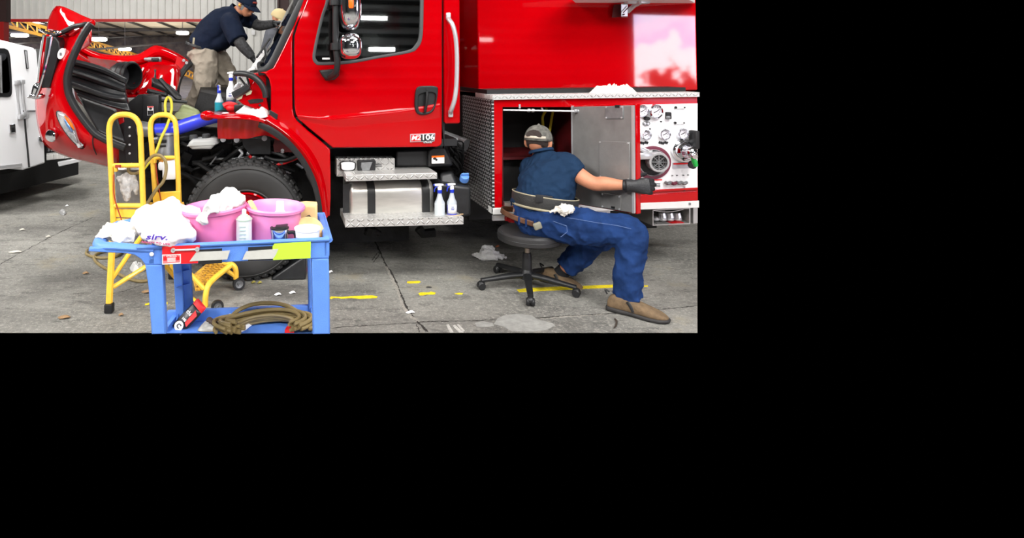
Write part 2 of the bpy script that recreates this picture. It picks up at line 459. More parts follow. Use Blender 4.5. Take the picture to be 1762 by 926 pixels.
for q in ((p0, p0+.08), (p1-.08, p1)): b.bb((q[0], YW-.4, 0), (q[1], YW-.1, 6.2))
b.bb((p0+.08, YW-.27, 0), (p1-.08, YW-.2, 6.2)); struct(b.build('trim_2', BROWN))
b = MB(); yc = 17.0; b.bb((W(-16, 0, yc).x, yc-.12, W(0, 38, yc).z), (W(14.5, 0, yc).x, yc+.12, 6.0)); struct(b.build('trim_3', BROWN))
b = MB(); b.bb((W(-16, 0, yc).x, yc-.13, 0), (W(11, 0, yc).x, yc+.13, W(0, 38, yc).z)); struct(b.build('trim_4', RBEAM))
# the hall round the camera
CEILM = mat('grey_roof_sheet', (150, 150, 150), .7)
b = MB(); b.bb((-17.2, -14, 6.2), (26, 26, 6.3)); struct(b.build('ceiling', CEILM))
b = MB()
for i in range(14): b.bb((-17, -13+i*2.7, 5.9), (26, -12.9+i*2.7, 6.2))
struct(b.build('trim_5', STEEL))
DX0, DX1, DZ = 17.1, 21.2, 4.45
b = MB(); b.bb((-17.2, -14.2, 0), (DX0, -14, 6.2)); b.bb((DX0, -14.2, DZ), (DX1, -14, 6.2)); b.bb((DX1, -14.2, 0), (26, -14, 6.2)); struct(b.build('wall_front', DARKW))
b = MB()
for i in range(13): b.bb((-17.0, -14+.01, .4+i*.42), (DX0-.4, -13.85, .54+i*.42))
struct(b.build('trim_6', BLACK))
for x, z, l in ((4.6, 3.20, 1.1), (5.0, 2.04, 1.0), (9.0, 3.2, 1.2), (1.5, 3.3, 1.2)):
    c = Vector((x+l/2, -13.6, z)); q = MB(); q.bb((c.x-l/2, -13.86, z-.08), (c.x+l/2, -13.60, z+.08), .02); r = struct(q.build('wall_tube_lamp', GREY))  # housing of a tube lamp on the wall behind the camera
    q = MB()
    for dz in (-.04, .04): q.tube([c+Vector((-l/2, .03, dz)), c+Vector((l/2, .03, dz))], .025, 8)
    q.build('lamp_tube', emis('tube_glow', (255, 255, 252), 22), r)
b = MB(); b.bb((-17.3, -14, 0), (-17.1, 26, 6.2)); struct(b.build('wall_left', DARKW))
b = MB(); b.bb((26, -14, 0), (26.2, 20, 6.2)); struct(b.build('wall_right', DARKW))
# the further bay through the opening: sloping roof on purlins and rafters
ROOF = mat('tan_roof_insulation', (176, 164, 142), .8, var=.2, vscale=.5)
def rz(y): return 6.6-(y-26)*.062
b = MB(); b.hexa([(-40, 26.3, rz(26.3)), (6, 26.3, rz(26.3)), (6, 62, rz(62)), (-40, 62, rz(62)), (-40, 26.3, rz(26.3)+.1), (6, 26.3, rz(26.3)+.1), (6, 62, rz(62)+.1), (-40, 62, rz(62)+.1)])
struct(b.build('ceiling_far', ROOF))
b = MB()
for i in range(4):
    y = 33+i*7.5; b.hexa([(-40, y, rz(y)-.30), (6, y, rz(y)-.30), (6, y+.2, rz(y)-.30), (-40, y+.2, rz(y)-.30), (-40, y, rz(y)), (6, y, rz(y)), (6, y+.2, rz(y)), (-40, y+.2, rz(y))])
for i in range(18):
    x = -38+i*2.4; b.tube([(x, 26.4, rz(26.4)-.12), (x+1.0, 62, rz(62)-.12)], .09, 4)
for i in range(5): x = -30+i*8.2; b.tube([(x, 28, 2.0), (x+10, 58, 4.6)], .06, 5)
struct(b.build('trim_7', STEEL))
CLUT = mat('far_clutter', (58, 50, 42), .8, var=.8, vscale=1.2, bump=.3)
b = MB(); b.bb((-40, 62, 0), (6, 62.3, 6.0)); struct(b.build('wall_far', CLUT))
b = MB(); b.bb((-40, 26.5, -.04), (6, 62, -.005)); struct(b.build('floor_far', CONC))
LAMPM = emis('lamp_glow', (255, 255, 250), 9); SKYL = emis('skylight_glow', (255, 252, 244), 5)
b = MB()
for x, y, w in ((-21.5, 33.8, 2.6), (-17.6, 34.2, 3.4), (-13.9, 34, 2.4), (-24.5, 44, 3.4), (-19, 45, 3), (-27, 50, 4)):
    b.hexa([(x, y, rz(y)-.04), (x+w, y, rz(y)-.04), (x+w, y+2.2, rz(y+2.2)-.04), (x, y+2.2, rz(y+2.2)-.04), (x, y, rz(y)-.01), (x+w, y, rz(y)-.01), (x+w, y+2.2, rz(y+2.2)-.01), (x, y+2.2, rz(y+2.2)-.01)])
struct(b.build('window_1', SKYL))
def lampfix(px, py, Y, w, label):
    c = W(px, py, Y); r = empty('hanging_lamp', c, label, 'lamp', 'lamps hanging in the further bay')
    q = MB(); q.box(c+Vector((0, 0, .09)), (w, .7, .10), bev=.03); q.tube([c+Vector((0, 0, .12)), Vector((c.x, c.y, rz(Y)))], .018, 6); q.build('lamp_housing', STEEL, r)
    q = MB(); q.box(c-Vector((0, 0, .06)), (w*.94, .6, .2), bev=.09); q.build('diffuser', LAMPM, r)
lampfix(170, 66, 36, .9, 'bright flat lamp hanging in the further bay just right of the tilted hood tip')
lampfix(215, 83, 38, .7, 'bright flat lamp hanging low above the dip of the red hood rim')
lampfix(314, 55, 36, .7, 'bright flat lamp hanging in the further bay just left of the standing man')
lampfix(34, 59, 36, .9, 'bright flat lamp under the yellow crane rail above the white truck')
# yellow crane girder in the further bay
A, B_ = W(12, 45, 31), W(212, 97, 52); r = empty('crane_girder', A, 'yellow lattice crane girder slanting through the further bay behind the red hood', 'girder')
q = MB(); up = Vector((0, 0, .5))
for o in (Vector((0, 0, 0)), up): q.tube([A-(B_-A)*.18+o, B_+(B_-A)*.35+o], .09, 4)
CRANE = mat('dull_crane_yellow', (206, 150, 40), .6); q.build('chord', CRANE, r)
q = MB(); n = 26; pts = []
for i in range(n):
    s0 = -.18+1.53*i/n; s1 = -.18+1.53*(i+.5)/n; pts += [A.lerp(B_, s0), A.lerp(B_, s0)+up, A.lerp(B_, s1)+up*.5]
q.tube(pts, .045, 4); q.build('lattice', CRANE, r)
# second girder seen low past the far fender
A = W(296, 118, 44); B_ = W(345, 142, 50); q = MB()
for o in (0, .45): q.tube([A+Vector((0, 0, o)), B_+Vector((0, 0, o))], .08, 4)
for i in range(9): q.tube([A.lerp(B_, i/9), A.lerp(B_, (i+.5)/9)+Vector((0, 0, .45))], .05, 4)
tag(q.build('crane_girder', CRANE), 'short yellow lattice girder low behind the standing man\'s knees', 'girder')
# conduit box on the white wall between the man's arms
c = W(436, 56, YW-.1); q = MB(); q.box(c, (.16, .1, .22), bev=.02); q.tube([c+Vector((0, 0, .1)), c+Vector((0, 0, 2.5))], .02, 6)
tag(q.build('junction_box', WPL), 'small white electrical junction box on the ribbed wall between the man and windshield', 'box')

# ---------------------------------------------------------------- light
def area(name, loc, to, size, power, col=(1, .98, .95), sy=None):
    l = bpy.data.lights.new(name, 'AREA'); l.size = size; l.energy = power; l.color = col
    if sy: l.shape = 'RECTANGLE'; l.size_y = sy
    o = bpy.data.objects.new(name, l); COL.objects.link(o); o.location = loc
    o.rotation_euler = (Vector(to)-Vector(loc)).to_track_quat('-Z', 'Y').to_euler(); return o
for i, (x, y, p) in enumerate(((-6.5, -3.0, 620), (-1, -3.5, 420), (4, -3.5, 360), (-5.5, 1.2, 420), (1.8, 1.2, 150), (-8.5, 6.5, 380), (-1, 9, 220), (4, -10, 170), (12, -9, 90), (3.8, .4, 300))):
    area('overhead_fill', (x, y, 5.75), (x*.6, y+1.5, 0), 2.4, p, sy=1.4)  # unseen overhead lamps, several added to brighten white truck, front wall and pump panel
for x in (-12.5, -8.5, -4.5): area('back_wall_fill', (x, 19.5, 5.8), (x, 26, 2.5), 2.5, 215, (1, .98, .95))  # unseen fill lights added to whiten the back wall
for x, y in ((-14, 36), (-22, 44), (-9, 33), (-16, 52)): area('far_bay_fill', (x, y, 1.2), (x, y+.01, 6), 4, 420, (1, .95, .86))  # unseen upward fill lights added to lift the further bay's roof
tl_ = area('white_truck_fill', (-2.6, 4.2, 5.7), (-4.6, 6.4, 1.4), 1.6, 95); tl_.data.spread = R(75)  # unseen aimed light added only to brighten the white truck
po = area('bay_door_daylight', ((DX0+DX1)/2, -13.9, DZ/2), ((DX0+DX1)/2, 0, DZ/2), DX1-DX0, 1, sy=DZ); po.data.cycles.is_portal = True
w = bpy.data.worlds.new('outdoors'); SC.world = w; w.use_nodes = True; nt = NT(w); nt.n.clear()
tc = nt.node('ShaderNodeTexCoord'); sp = nt.node('ShaderNodeSeparateXYZ'); nt.l.new(tc.outputs['Generated'], sp.inputs[0])
nz = nt.node('ShaderNodeTexNoise'); nz.inputs['Scale'].default_value = 30; nz.inputs['Detail'].default_value = 6; nt.l.new(tc.outputs['Generated'], nz.inputs['Vector'])
hgt = nt.math('ADD', sp.outputs[2], nt.math('MULTIPLY', nt.math('SUBTRACT', nz.outputs['Fac'], .5), .16))
rp = nt.node('ShaderNodeValToRGB'); e = rp.color_ramp.elements
e[0].position = 0; e[0].color = (.02, .018, .016, 1); e[1].position = 1; e[1].color = (.62, .56, .95, 1)
for pos, cl in ((.502, (.035, .028, .026, 1)), (.508, (.95, .94, .98, 1)), (.526, (.97, .95, 1, 1)), (.532, (.66, .60, .92, 1)), (.548, (.80, .76, .98, 1))):
    q = e.new(pos); q.color = cl
nt.l.new(nt.math('ADD', nt.math('MULTIPLY', hgt, .5), .5), rp.inputs[0])
back = nt.math('LESS_THAN', sp.outputs[1], 0.0)          # open country on the bay-door side only
bg = nt.node('ShaderNodeBackground'); nt.l.new(rp.outputs[0], bg.inputs[0]); nt.l.new(nt.math('MULTIPLY', back, 27.0), bg.inputs[1])
wo = nt.node('ShaderNodeOutputWorld'); nt.l.new(bg.outputs[0], wo.inputs[0])
cd = bpy.data.cameras.new('camera'); cam = bpy.data.objects.new('camera', cd); COL.objects.link(cam)
cam.location = (0, 0, CH); cam.rotation_euler = (R(90), 0, 0)
cd.sensor_width = 36; cd.lens = 36*F/1762; cd.shift_x = (881-PX)/1762; cd.shift_y = -(463-PY)/1762; cd.clip_end = 200
SC.camera = cam
SC.view_settings.view_transform = 'Standard'; SC.view_settings.look = 'None'; SC.view_settings.gamma = 1; SC.view_settings.use_curve_mapping = False
SC.view_settings.exposure = -0.10
# ================================================================ the red truck
TR = empty('fire_truck', TM, 'red fire truck with its hood tilted open and side compartment door swung out', 'truck')
def part(b, name, m, parent=None, **k): return b.build(name, m, parent or TR, **k)
def TMB(): return MB(TM)
def P(pts, y=0.0): return [t(p[0], p[1], y) for p in pts]
def Q(pts): return [t(*p) for p in pts]
GAP = -.03
# --- cab: near side skin in two pieces round the door, core, far side, roof
front = [(530,-14),(522,8),(510,40),(503.5,60),(503,80),(503,150),(503.5,186),(506,200),(511,208),(530,225),(552,243),(568,257),(569,300),(569,340),(567.5,372),
         (562,372),(558,345),(549,315),(533,283),(512,256),(487,232),(465,218),(452,209),(459,200),(466,194),(466,170),(466,150),(463,136),(456,127),(446,124.5),(458,123),(470,117),(483,92),(499,58),(516,24),(526,3),(538,-24),(580,-116),(588,-116),(560,-64),(540,-30)]
b = TMB(); b.plate(P(front, GAP), .05, bev=.008)
b.loft([P([(466,196),(487,212),(512,232),(535,258),(552,290),(562,330),(566,370)], GAP+.0), [v+Vector((-.0, -.055, 0)) for v in P([(458,205),(484,222),(508,243),(530,270),(547,303),(556,340),(560,372)], GAP)], P([(451,211),(478,228),(503,251),(524,280),(540,313),(549,350),(553,374)], GAP+.01)], 30, 4)
cab = part(b, 'cab_body', RED, mods=[WN])
b = TMB(); rear = [(764,-116),(791,-116),(792,120),(792,211),(789,213),(768,213),(765,210),(764,100)]
b.plate(P(rear, GAP), .05, bev=.012)
xr = t(791.5, 100, 0).x; zt = t(600, -116, 0).z; zb = t(600, 256, 0).z; xd0 = t(505, 100, 0).x
b.bb((xr-.16, .02, t(770,212,0).z), (xr-.01, 2.12, zt)); b.bb((xd0+.30, 0, zt-.06), (xr, 2.14, zt), .02)
part(b, 'cab_rear_panel', RED, mods=[WN])
b = TMB(); b.bb((xd0+.02, .02, zb), (xr-.02, 2.1, zb+.05)); 
core = [(505,-20),(505,200),(570,256),(765,256),(765,-114),(590,-114),(548,-50)]
win_o = [(563,-90),(562,-40),(561,-2),(552,28),(543,66),(538,92),(538,103),(543,110),(552,112.5),(600,110),(650,101),(704,91.5),(719,83),(727,66),(729,30),(730,-40),(730,-90)]
win_i = [(569,-84),(568,-40),(566,0),(557,30),(548.5,66),(543.5,92),(543.5,100),(547,105),(554,107),(600,104.5),(650,96),(702,86.5),(714,78.5),(721,64),(723,30),(724,-40),(724,-84)]
def sm(o, n=4): return spline([Vector((p[0], p[1], 0)) for p in o], n, True)
wo_, wi_ = [(q.x, q.y) for q in sm(win_o)], [(q.x, q.y) for q in sm(win_i)]
b.plate(P(core, .012), .05, [P(win_o, .012)]); part(b, 'door_jamb', BLACK)
# passenger side: dark trim with one small pane left open to the hall behind
b = TMB(); def_far = [(p.x, p.y, p.z) for p in P(core, 0)]
for v in (0,): b.plate([Vector((p[0], 2.08, p[2])) for p in def_far], .05, [[Vector((q.x, 2.08, q.z)) for q in [t(624,59,2.08),t(648,57,2.08),t(655,66,2.08),t(655,100,2.08),t(624,104,2.08)]], [Vector((q.x, 2.08, q.z)) for q in [t(706,80,2.08),t(710,58,2.08),t(716,72,2.08),t(715,90,2.08)]], [Vector((q.x, 2.08, q.z)) for q in [t(554,76,2.08),t(563,62,2.08),t(571,62,2.08),t(571,78,2.08)]]])
part(b, 'passenger_side', BLACK)
# --- door
door = [(533,-14),(525,8),(513,40),(507,62),(506.4,82),(506.4,150),(507,184),(509,196),(514,205),(532,221),(554,239),(572.5,254.3),(600,254.3),(700,253.6),(752,253),(758,251),(760.5,246),(761,150),(761,0),(761,-112),(592,-112),(562,-62),(543,-30)]
b = TMB(); b.plate(P(door, GAP-.002), .05, [P(wo_, GAP)], bev=.009); DOOR = part(b, 'door', RED, mods=[WN])
b = TMB(); b.loft([P([(512,196),(560,198),(640,190),(720,182),(756,176)], GAP+.001), P([(512,200),(570,205),(650,197),(725,188),(757,181)], GAP-.012), P([(514,205),(580,216),(650,210),(730,203),(757,200)], GAP-.003), P([(535,221),(590,232),(660,228),(735,222),(757,220)], GAP+.001)], 26, 4)
part(b, 'door_crease', RED, DOOR)
b = TMB(); b.plate(P(wo_, GAP-.006), .03, [P(wi_, GAP)], bev=.006); part(b, 'window_seal', SEAL, DOOR)
b = TMB(); b.plate(P([(p[0], p[1]) for p in wi_], GAP+.012), .006); part(b, 'window_glass', GLASSD, DOOR)
b = TMB(); c = t(561, 101, GAP); b.box(c, (.052, .006, .014), bev=.002); part(b, 'window_sticker', LABEL, DOOR)
hd = sm([(718,151),(735,148),(751,149),(754,156),(751,178),(745,192),(733,197.5),(721,197),(715,190),(714,172)]); hd = [(q.x, q.y) for q in hd]
hr = sm([(721,163),(733,159),(746,160),(749,167),(746,181),(740,190),(731,193),(722,192),(719,184),(719,170)]); hr = [(q.x, q.y) for q in hr]
b = TMB(); b.plate(P(hd, GAP-.02), .02, [P(hr, GAP)], bev=.006); H = part(b, 'door_handle', BLACK, DOOR)
b = TMB(); b.plate(P(hr, GAP-.0035), .003); part(b, 'handle_cup', BLK2, DOOR)
b = TMB(); b.tube(Q([(735,158,GAP-.03),(734,175,GAP-.034),(731,193,GAP-.026)]), [.02,.02,.016], 8, 4, flat=.6); b.tube(Q([(735,153,GAP-.02),(735,153,GAP-.026)]), .009, 12); part(b, 'handle_lever', BLACK, DOOR)
# badge
b = TMB(); b.plate(P([(706,231),(749,229.5),(748,243),(744,244),(743,246.5),(729,246.5),(728,244),(706,245)], GAP-.010), .008, bev=.002); BD = part(b, 'door_badge', SILVER, DOOR)
b = TMB(); b.plate(P([(707.5,232.3),(724,231.8),(724,243),(707.5,243.5)], GAP-.012), .003); b2 = TMB(); b2.plate(P([(724.6,231.8),(747.7,231),(747,242),(724.6,243)], GAP-.012), .003); b2.plate(P([(729.5,243.6),(743,243.2),(742,246),(730,246)], GAP-.012), .003)
part(b, 'badge_red_field', REDL, DOOR); part(b2, 'badge_black_field', INK, DOOR)
def letters(txt, px, py, y, hpx, m, parent, name, bold=True, shear=0, depth=.002, mb=None, rot=0, sx=1.0):
    c = t(px, py, y); k = (t(px, py+hpx, y)-c).length
    b = mb or TMB(); b.mesh(text_mesh(txt, k*1.35, depth, bold, shear), Matrix.Translation(c) @ Matrix.Rotation(rot, 4, 'Y') @ Matrix.Diagonal((sx, 1, 1, 1)))
    return part(b, name, m, parent, smooth=False) if mb is None else b
letters('M2', 715.5, 237.6, GAP-.0135, 8.5, LABEL, DOOR, 'badge_letters', True, .25, sx=1.1)
letters('106', 736.3, 236.6, GAP-.0135, 9.5, LABEL, DOOR, 'badge_digits', True, 0, sx=1.25)
letters('PLUS', 736.3, 244.7, GAP-.0135, 2.8, LABEL, DOOR, 'badge_small_letters', False, 0, sx=1.5)
# mirrors on a black arm
b = TMB(); b.tube(Q([(578,-40,-.17),(578,-10,-.17),(577.5,40,-.17),(578,80,-.17),(580.5,108,-.17),(578,124,-.15),(570,131,-.09),(562,134,-.04)]), [.021]*8, 12, 4)
MR = part(b, 'mirror_arm', BLACK, DOOR)
b = TMB(); b.plate(P([(549,121),(585,118),(584,130),(577,137),(566,139),(556,133)], GAP-.05), .05, bev=.012); part(b, 'mirror_base', BLACK, DOOR)
b = TMB()
for p in ((577, 3), (578.5, 80)): b.tube(Q([(p[0]-1, p[1]-6, -.17), (p[0]-1, p[1]+6, -.17)]), .035, 12); b.tube(Q([(p[0]-4, p[1], -.17), (p[0]+16, p[1]+3, -.15)]), .014, 8)
part(b, 'mirror_clamp', BLACK, DOOR)
def shell(px0, py0, px1, py1, y, d):
    c = t((px0+px1)/2, (py0+py1)/2, y); a = (t(px1, py0, y)-t(px0, py1, y)); b = TMB()
    rx, rzz = abs(a.x)/2, abs(a.z)/2
    rg = []
    for i in range(9):
        s = i/8*math.pi/2; k = math.cos(s)**.45 if i < 8 else .15
        rg.append([c+Vector((rx*k*math.copysign(abs(math.cos(q))**.7, math.cos(q)), -d*math.sin(s), rzz*k*math.copysign(abs(math.sin(q))**.7, math.sin(q)))) for q in [j*2*math.pi/28 for j in range(28)]])
    b.rings(rg); return b
part(shell(583, -38, 621, 53, -.16, .13), 'mirror_head', CHROME, DOOR, angle=50)
part(shell(582, 57, 622, 102, -.16, .12), 'convex_mirror', CHROME, DOOR, angle=50)
b = TMB(); b.box(t(604, 6, -.27), (.046, .05, .095), bev=.014); part(b, 'mirror_marker_rim', BLACK, DOOR)
b = TMB(); b.box(t(604, 5, -.285), (.034, .04, .075), bev=.012); part(b, 'mirror_marker_lamp', ORNG, DOOR)
# windscreen: bulges forward between the pillars
yA, yC, yB = .03, 1.06, 2.1
near = Q([(450,120,yA),(466,101,yA),(481,72,yA),(496,42,yA),(512,10,yA),(533,-32,yA),(572,-112,yA)])
mid = Q([(452,104,yC),(459,92,yC),(472,68,yC),(484,42,yC),(497,17,yC),(508,-4,yC),(541,-80,yC)])
far = [Vector((p.x, yB, p.z)) for p in near]
b = TMB(); b.loft([near, [n.lerp(m_, .75)+Vector((-.015, 0, 0)) for n, m_ in zip([Vector((q.x, .5, q.z)) for q in near], [Vector((q.x, .5, q.z)) for q in mid])], mid, [Vector((m_.x*.75+n.x*.25, 1.62, m_.z*.75+n.z*.25)) for n, m_ in zip(near, mid)], far], 20, 5); part(b, 'windshield', GLASS)
b = TMB()
seal = Q([(444,123.5,-.01),(458,120,-.01),(468,110,-.01),(480,87,-.01),(496,53,-.01),(512,20,-.01),(524,-4,-.01),(545,-48,-.01),(576,-113,-.01)])
b.tube(seal, .030, 10, 4, flat=.45, up=(0, 1, 0)); b.tube([Vector((p.x, 2.1, p.z)) for p in seal], .03, 8, 3)
b.tube([near[0]+Vector((0,.0,-.01)), mid[0]+Vector((-.02,0,-.03)), far[0]+Vector((0,0,-.01))], .025, 8, 5)
part(b, 'windshield_seal', BLACK)
b = TMB(); b.tube([mid[0]+Vector((-.03,-.6,.02)), mid[2]+Vector((-.035,-.2,0))], .008, 6); b.tube([mid[0]+Vector((.05,-.85,-.02)), mid[1]+Vector((-.0,-.62,.03))], .012, 6); part(b, 'wiper', BLACK)
# inside the cab
b = TMB(); d0 = t(470, 116, .1); b.hexa([Vector((d0.x-.05, .12, d0.z-.35)), Vector((d0.x+.45, .12, d0.z-.35)), Vector((d0.x+.45, 2.0, d0.z-.35)), Vector((d0.x-.05, 2.0, d0.z-.35)), Vector((d0.x-.05, .12, d0.z-.03)), Vector((d0.x+.40, .12, d0.z+.10)), Vector((d0.x+.40, 2.0, d0.z+.10)), Vector((d0.x-.05, 2.0, d0.z-.03))])
b.bb((d0.x+.2, .1, zb+.02), (d0.x+.5, 2.0, d0.z+.02)); part(b, 'dashboard', BLACK)
b = TMB(); c = t(557, 92, .5); X = Matrix.Translation(c) @ Matrix.Rotation(R(-62), 4, 'Y')
b.tube([X @ Vector((.20*math.cos(a), .20*math.sin(a), 0)) for a in [k*math.pi/14 for k in range(28)]], .015, 8, closed=True); b.tube([X @ Vector((-.2, 0, 0)), X @ Vector((.2, 0, 0))], .012, 6); b.tube([c, X @ Vector((0, 0, -.3))], .03, 8); part(b, 'steering_wheel', BLACK)
b = TMB()
for y0 in (.3, 1.35):
    xs = t(690, 100, .3).x; b.bb((xs-.32, y0, zb+.1), (xs+.18, y0+.5, zb+.40), .06); b.bb((xs+.08, y0, zb+.36), (xs+.24, y0+.5, zb+1.05 if y0 < 1 else zb+.9), .06)
part(b, 'cab_seat', BLK2)
# grab handle behind the door
b = TMB(); b.tube(Q([(771.5,30,-.035),(773,34,-.07),(778.5,42,-.10),(783,58,-.11),(785.5,80,-.11),(786.3,112,-.11),(785,150,-.11),(782,172,-.11),(777,188,-.09),(775,195,-.04)]), .0155, 12, 4); 
for p in ((771.5, 28), (775.5, 195.5)): b.box(t(p[0], p[1], -.045), (.034, .018, .05), bev=.007)
part(b, 'grab_handle', SILVER)
# --- cowl end where the hood closes
b = TMB(); b.plate(P([(428,128),(448,124),(468,128),(468,196),(452,196),(440,189),(428,160)], .12), .04, bev=.006); b.plate(P([(405,169),(431,158),(434,143),(441,136),(456,152),(463,190),(450,191),(438,187),(418,180)], .03), .03, bev=.008); COWL = part(b, 'cowl_bracket', RED)
b = TMB()
for q in ([(426,173),(432,171),(446,170),(453,171),(453,175),(444,177.5),(430,178.5)],): b.plate(P(q, .026), .006)
for p in ((447, 181), (436, 175)): b.tube(Q([(*p, .03), (*p, .02)]), .008, 10)
part(b, 'bracket_slot', INK, COWL)
b = TMB(); b.tube(Q([(403,127,.02),(414,126.5,.0),(428,128.5,-.02),(441,136,-.03),(450,146,-.03),(455.5,157,-.03),(457,168,-.03)]), [.017,.02,.021,.021,.021,.021,.019], 12, 4); part(b, 'cowl_seal', BLK2)
CLIPM = mat('pale_clip', (206, 204, 168), .5)
b = TMB()
for p in ((412, 167), (428, 159)): b.plate(P([(p[0]-6,p[1]+2),(p[0],p[1]-4),(p[0]+6,p[1]-3),(p[0]+4,p[1]+3),(p[0]-4,p[1]+6)], .015), .012, bev=.003)
part(b, 'hinge_clip', CLIPM)
b = TMB(); b.tube(Q([(401,165,.0),(420,155,.0),(428,149,.0)]), .026, 6); b.tube(Q([(412,133,.05),(425,150,.03)]), .008, 6); b.tube(Q([(425,132,.06),(430,150,.05)]), .007, 6); part(b, 'hinge_bar', BLACK)
b = TMB()
rnd = random.Random(3)
for i in range(12): p = t(405+rnd.random()*28, 132+rnd.random()*24, .14); b.box(p, (.03, .03, .03), Matrix.Rotation(rnd.random()*3, 3, 'Y'), bev=.006)
part(b, 'bright_fittings', SILVER)
b = TMB(); b.plate(P([(464,189),(478,197),(477,206),(470,205),(463,199)], GAP-.012), .02, bev=.004); part(b, 'fender_flap', BLACK)
# --- quarter fender: rubber arch, top flange, inner splash panel
b = TMB(); b.tube(Q([(447,212,-.01),(462,219,-.03),(482,232,-.04),(504,251,-.04),(525,278,-.04),(542,311,-.04),(552,345,-.04),(557,374,-.03)]), .032, 10, 5, flat=.5, up=(0, 1, 0)); b.tube(Q([(530,297,.03),(545,330,.03),(550,372,.03)]), .02, 8, 4); part(b, 'arch_rubber', BLK2)
b = TMB(); b.loft([Q([(352,203,-.02),(372,204,-.05),(395,203.5,-.06),(420,205,-.06),(445,209,-.05),(462,216,-.04)]), Q([(352,197,.0),(372,198,-.02),(395,197,-.02),(420,197,-.02),(446,200,-.02),(466,208,-.02)]), Q([(362,191,.25),(380,192,.25),(400,192,.25),(425,191,.25),(446,190,.25),(464,190,.25)])], 24, 4); FLG = part(b, 'fender_flange', RED, mods=[SOLID(.012)])
b = TMB(); b.ball(t(357, 199, .06), (.05, .06, .035)); part(b, 'flange_tip', RED)
b = TMB(); b.loft([Q([(374,204,.06),(400,205,.06),(430,206,.06),(450,211,.06),(485,238,.1)]), Q([(374,222,.09),(400,224,.09),(430,224,.09),(452,225,.09),(485,241,.12)]), Q([(375,239,.12),(400,239,.12),(430,238,.12),(455,233,.12),(484,243,.14)])], 36, 3, disp=lambda u, v: Vector((0, .012*math.sin(u*26), 0))); part(b, 'splash_panel', RED2)
b = TMB(); b.plate(P([(474,236),(492,240),(514,256),(512,262),(472,262),(470,250)], .22), .02); part(b, 'inner_panel', DRED)
# --- front wheel
wc = t(422, 384, .25); wr = (t(422, 278, .06)-t(422, 384, .06)).length; wc = t(422, 383.5, .06)+Vector((0, .15, 0)); zg = wr
XW = Matrix.Translation(wc) @ Matrix.Rotation(R(90), 4, 'X')        # +z of the lathe points to the camera
b = TMB(); r = wr
b.lathe([(r*.44,-.12),(r*.455,.085),(r*.50,.115),(r*.60,.135),(r*.70,.143),(r*.80,.148),(r*.88,.142),(r*.92,.128),(r*.945,.112),(r*.965,.095),(r*.965,-.10),(r*.90,-.13)], XW, 72)
b.lathe([(r*.865,.146),(r*.875,.151),(r*.885,.146)], XW, 72, caps=False); b.lathe([(r*.50,.113),(r*.51,.124),(r*.525,.12)], XW, 72, caps=False)
for k in range(46):
    a = k*2*math.pi/46
    for q, (rr, zz, l, w_, h) in enumerate(((.973, .06, .075, .040, .022), (.973, -.02, .06, .040, .022), (.935, .112, .034, .034, .020))):
        X = XW @ Matrix.Rotation(a+q*.06, 4, 'Z') @ Matrix.Translation((r*rr, 0, zz)); b.box((0, 0, 0), (h, w_, l), X @ Matrix.Rotation(.2, 4, 'X'), bev=.004, seg=1)
TYR = part(b, 'tyre', mat('tyre_rubber', (45, 45, 45), .6, var=.12, vscale=8), angle=40)
b = TMB(); b.lathe([(r*.05,-.02),(r*.24,.0),(r*.27,.04),(r*.38,.03),(r*.42,.07),(r*.45,.115),(r*.475,.112),(r*.46,.05),(r*.43,-.1)], XW, 48)
b.lathe([(.004,.10),(r*.16,.10),(r*.2,.05),(r*.21,.0)], XW, 32)
for k in range(10): a = k*math.pi/5; X = XW @ Matrix.Translation((r*.23*math.cos(a), r*.23*math.sin(a), .03)); b.lathe([(.016,-.03),(.016,.02),(.004,.022)], X, 6)
part(b, 'wheel_rim', RED, angle=40)
# --- running boards, fuel tank, boxes under the cab
ys = -.10
def zpx(px, py, y): return t(px, py, y).z
b = TMB(); a0, a1 = t(595, 299, ys), t(752, 297, ys); bk = .16
b.hexa([t(595,312.5,ys), t(752.5,308,ys), Vector((t(752,308,ys).x, bk+ys+.1, t(752,308,ys).z)), Vector((t(595,312,ys).x, bk+ys+.1, t(595,312.5,ys).z)), t(595,301,ys), t(752.5,297.5,ys), Vector((t(752,297,ys).x, bk+ys+.1, t(752,297.5,ys).z)), Vector((t(595,301,ys).x, bk+ys+.1, t(595,301,ys).z))])
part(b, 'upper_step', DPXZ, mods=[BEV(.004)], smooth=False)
b = TMB(); dd = .30
xa, xb = t(594, 380, ys-.03).x, t(797.5, 380, ys-.03).x
b.hexa([t(594,391.5,ys-.03), t(797.5,386,ys-.03), Vector((xb, ys+dd, t(797,386,ys-.03).z)), Vector((xa, ys+dd, t(594,391.5,ys-.03).z)), t(594,378,ys-.03), t(797.5,373,ys-.03), Vector((xb, ys+dd, t(797,373,ys-.03).z)), Vector((xa, ys+dd, t(594,378,ys-.03).z))])
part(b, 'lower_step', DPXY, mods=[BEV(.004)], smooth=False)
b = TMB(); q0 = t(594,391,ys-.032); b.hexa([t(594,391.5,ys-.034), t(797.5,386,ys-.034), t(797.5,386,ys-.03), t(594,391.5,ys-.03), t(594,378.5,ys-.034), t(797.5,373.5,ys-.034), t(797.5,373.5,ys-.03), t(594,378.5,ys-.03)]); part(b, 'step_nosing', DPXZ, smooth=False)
b = TMB(); b.hexa([t(579,304,.07), t(679.5,302,.07), Vector((t(679.5,302,.07).x, .19, t(679,302,.07).z)), Vector((t(579,304,.07).x, .19, t(579,304,.07).z)), t(579,273,.07), t(679.5,272.5,.07), Vector((t(679.5,272,.07).x, .19, t(679,272.5,.07).z)), Vector((t(579,273,.07).x, .19, t(579,273,.07).z))]); BX = part(b, 'step_box', DPXZ, mods=[BEV(.004)], smooth=False)
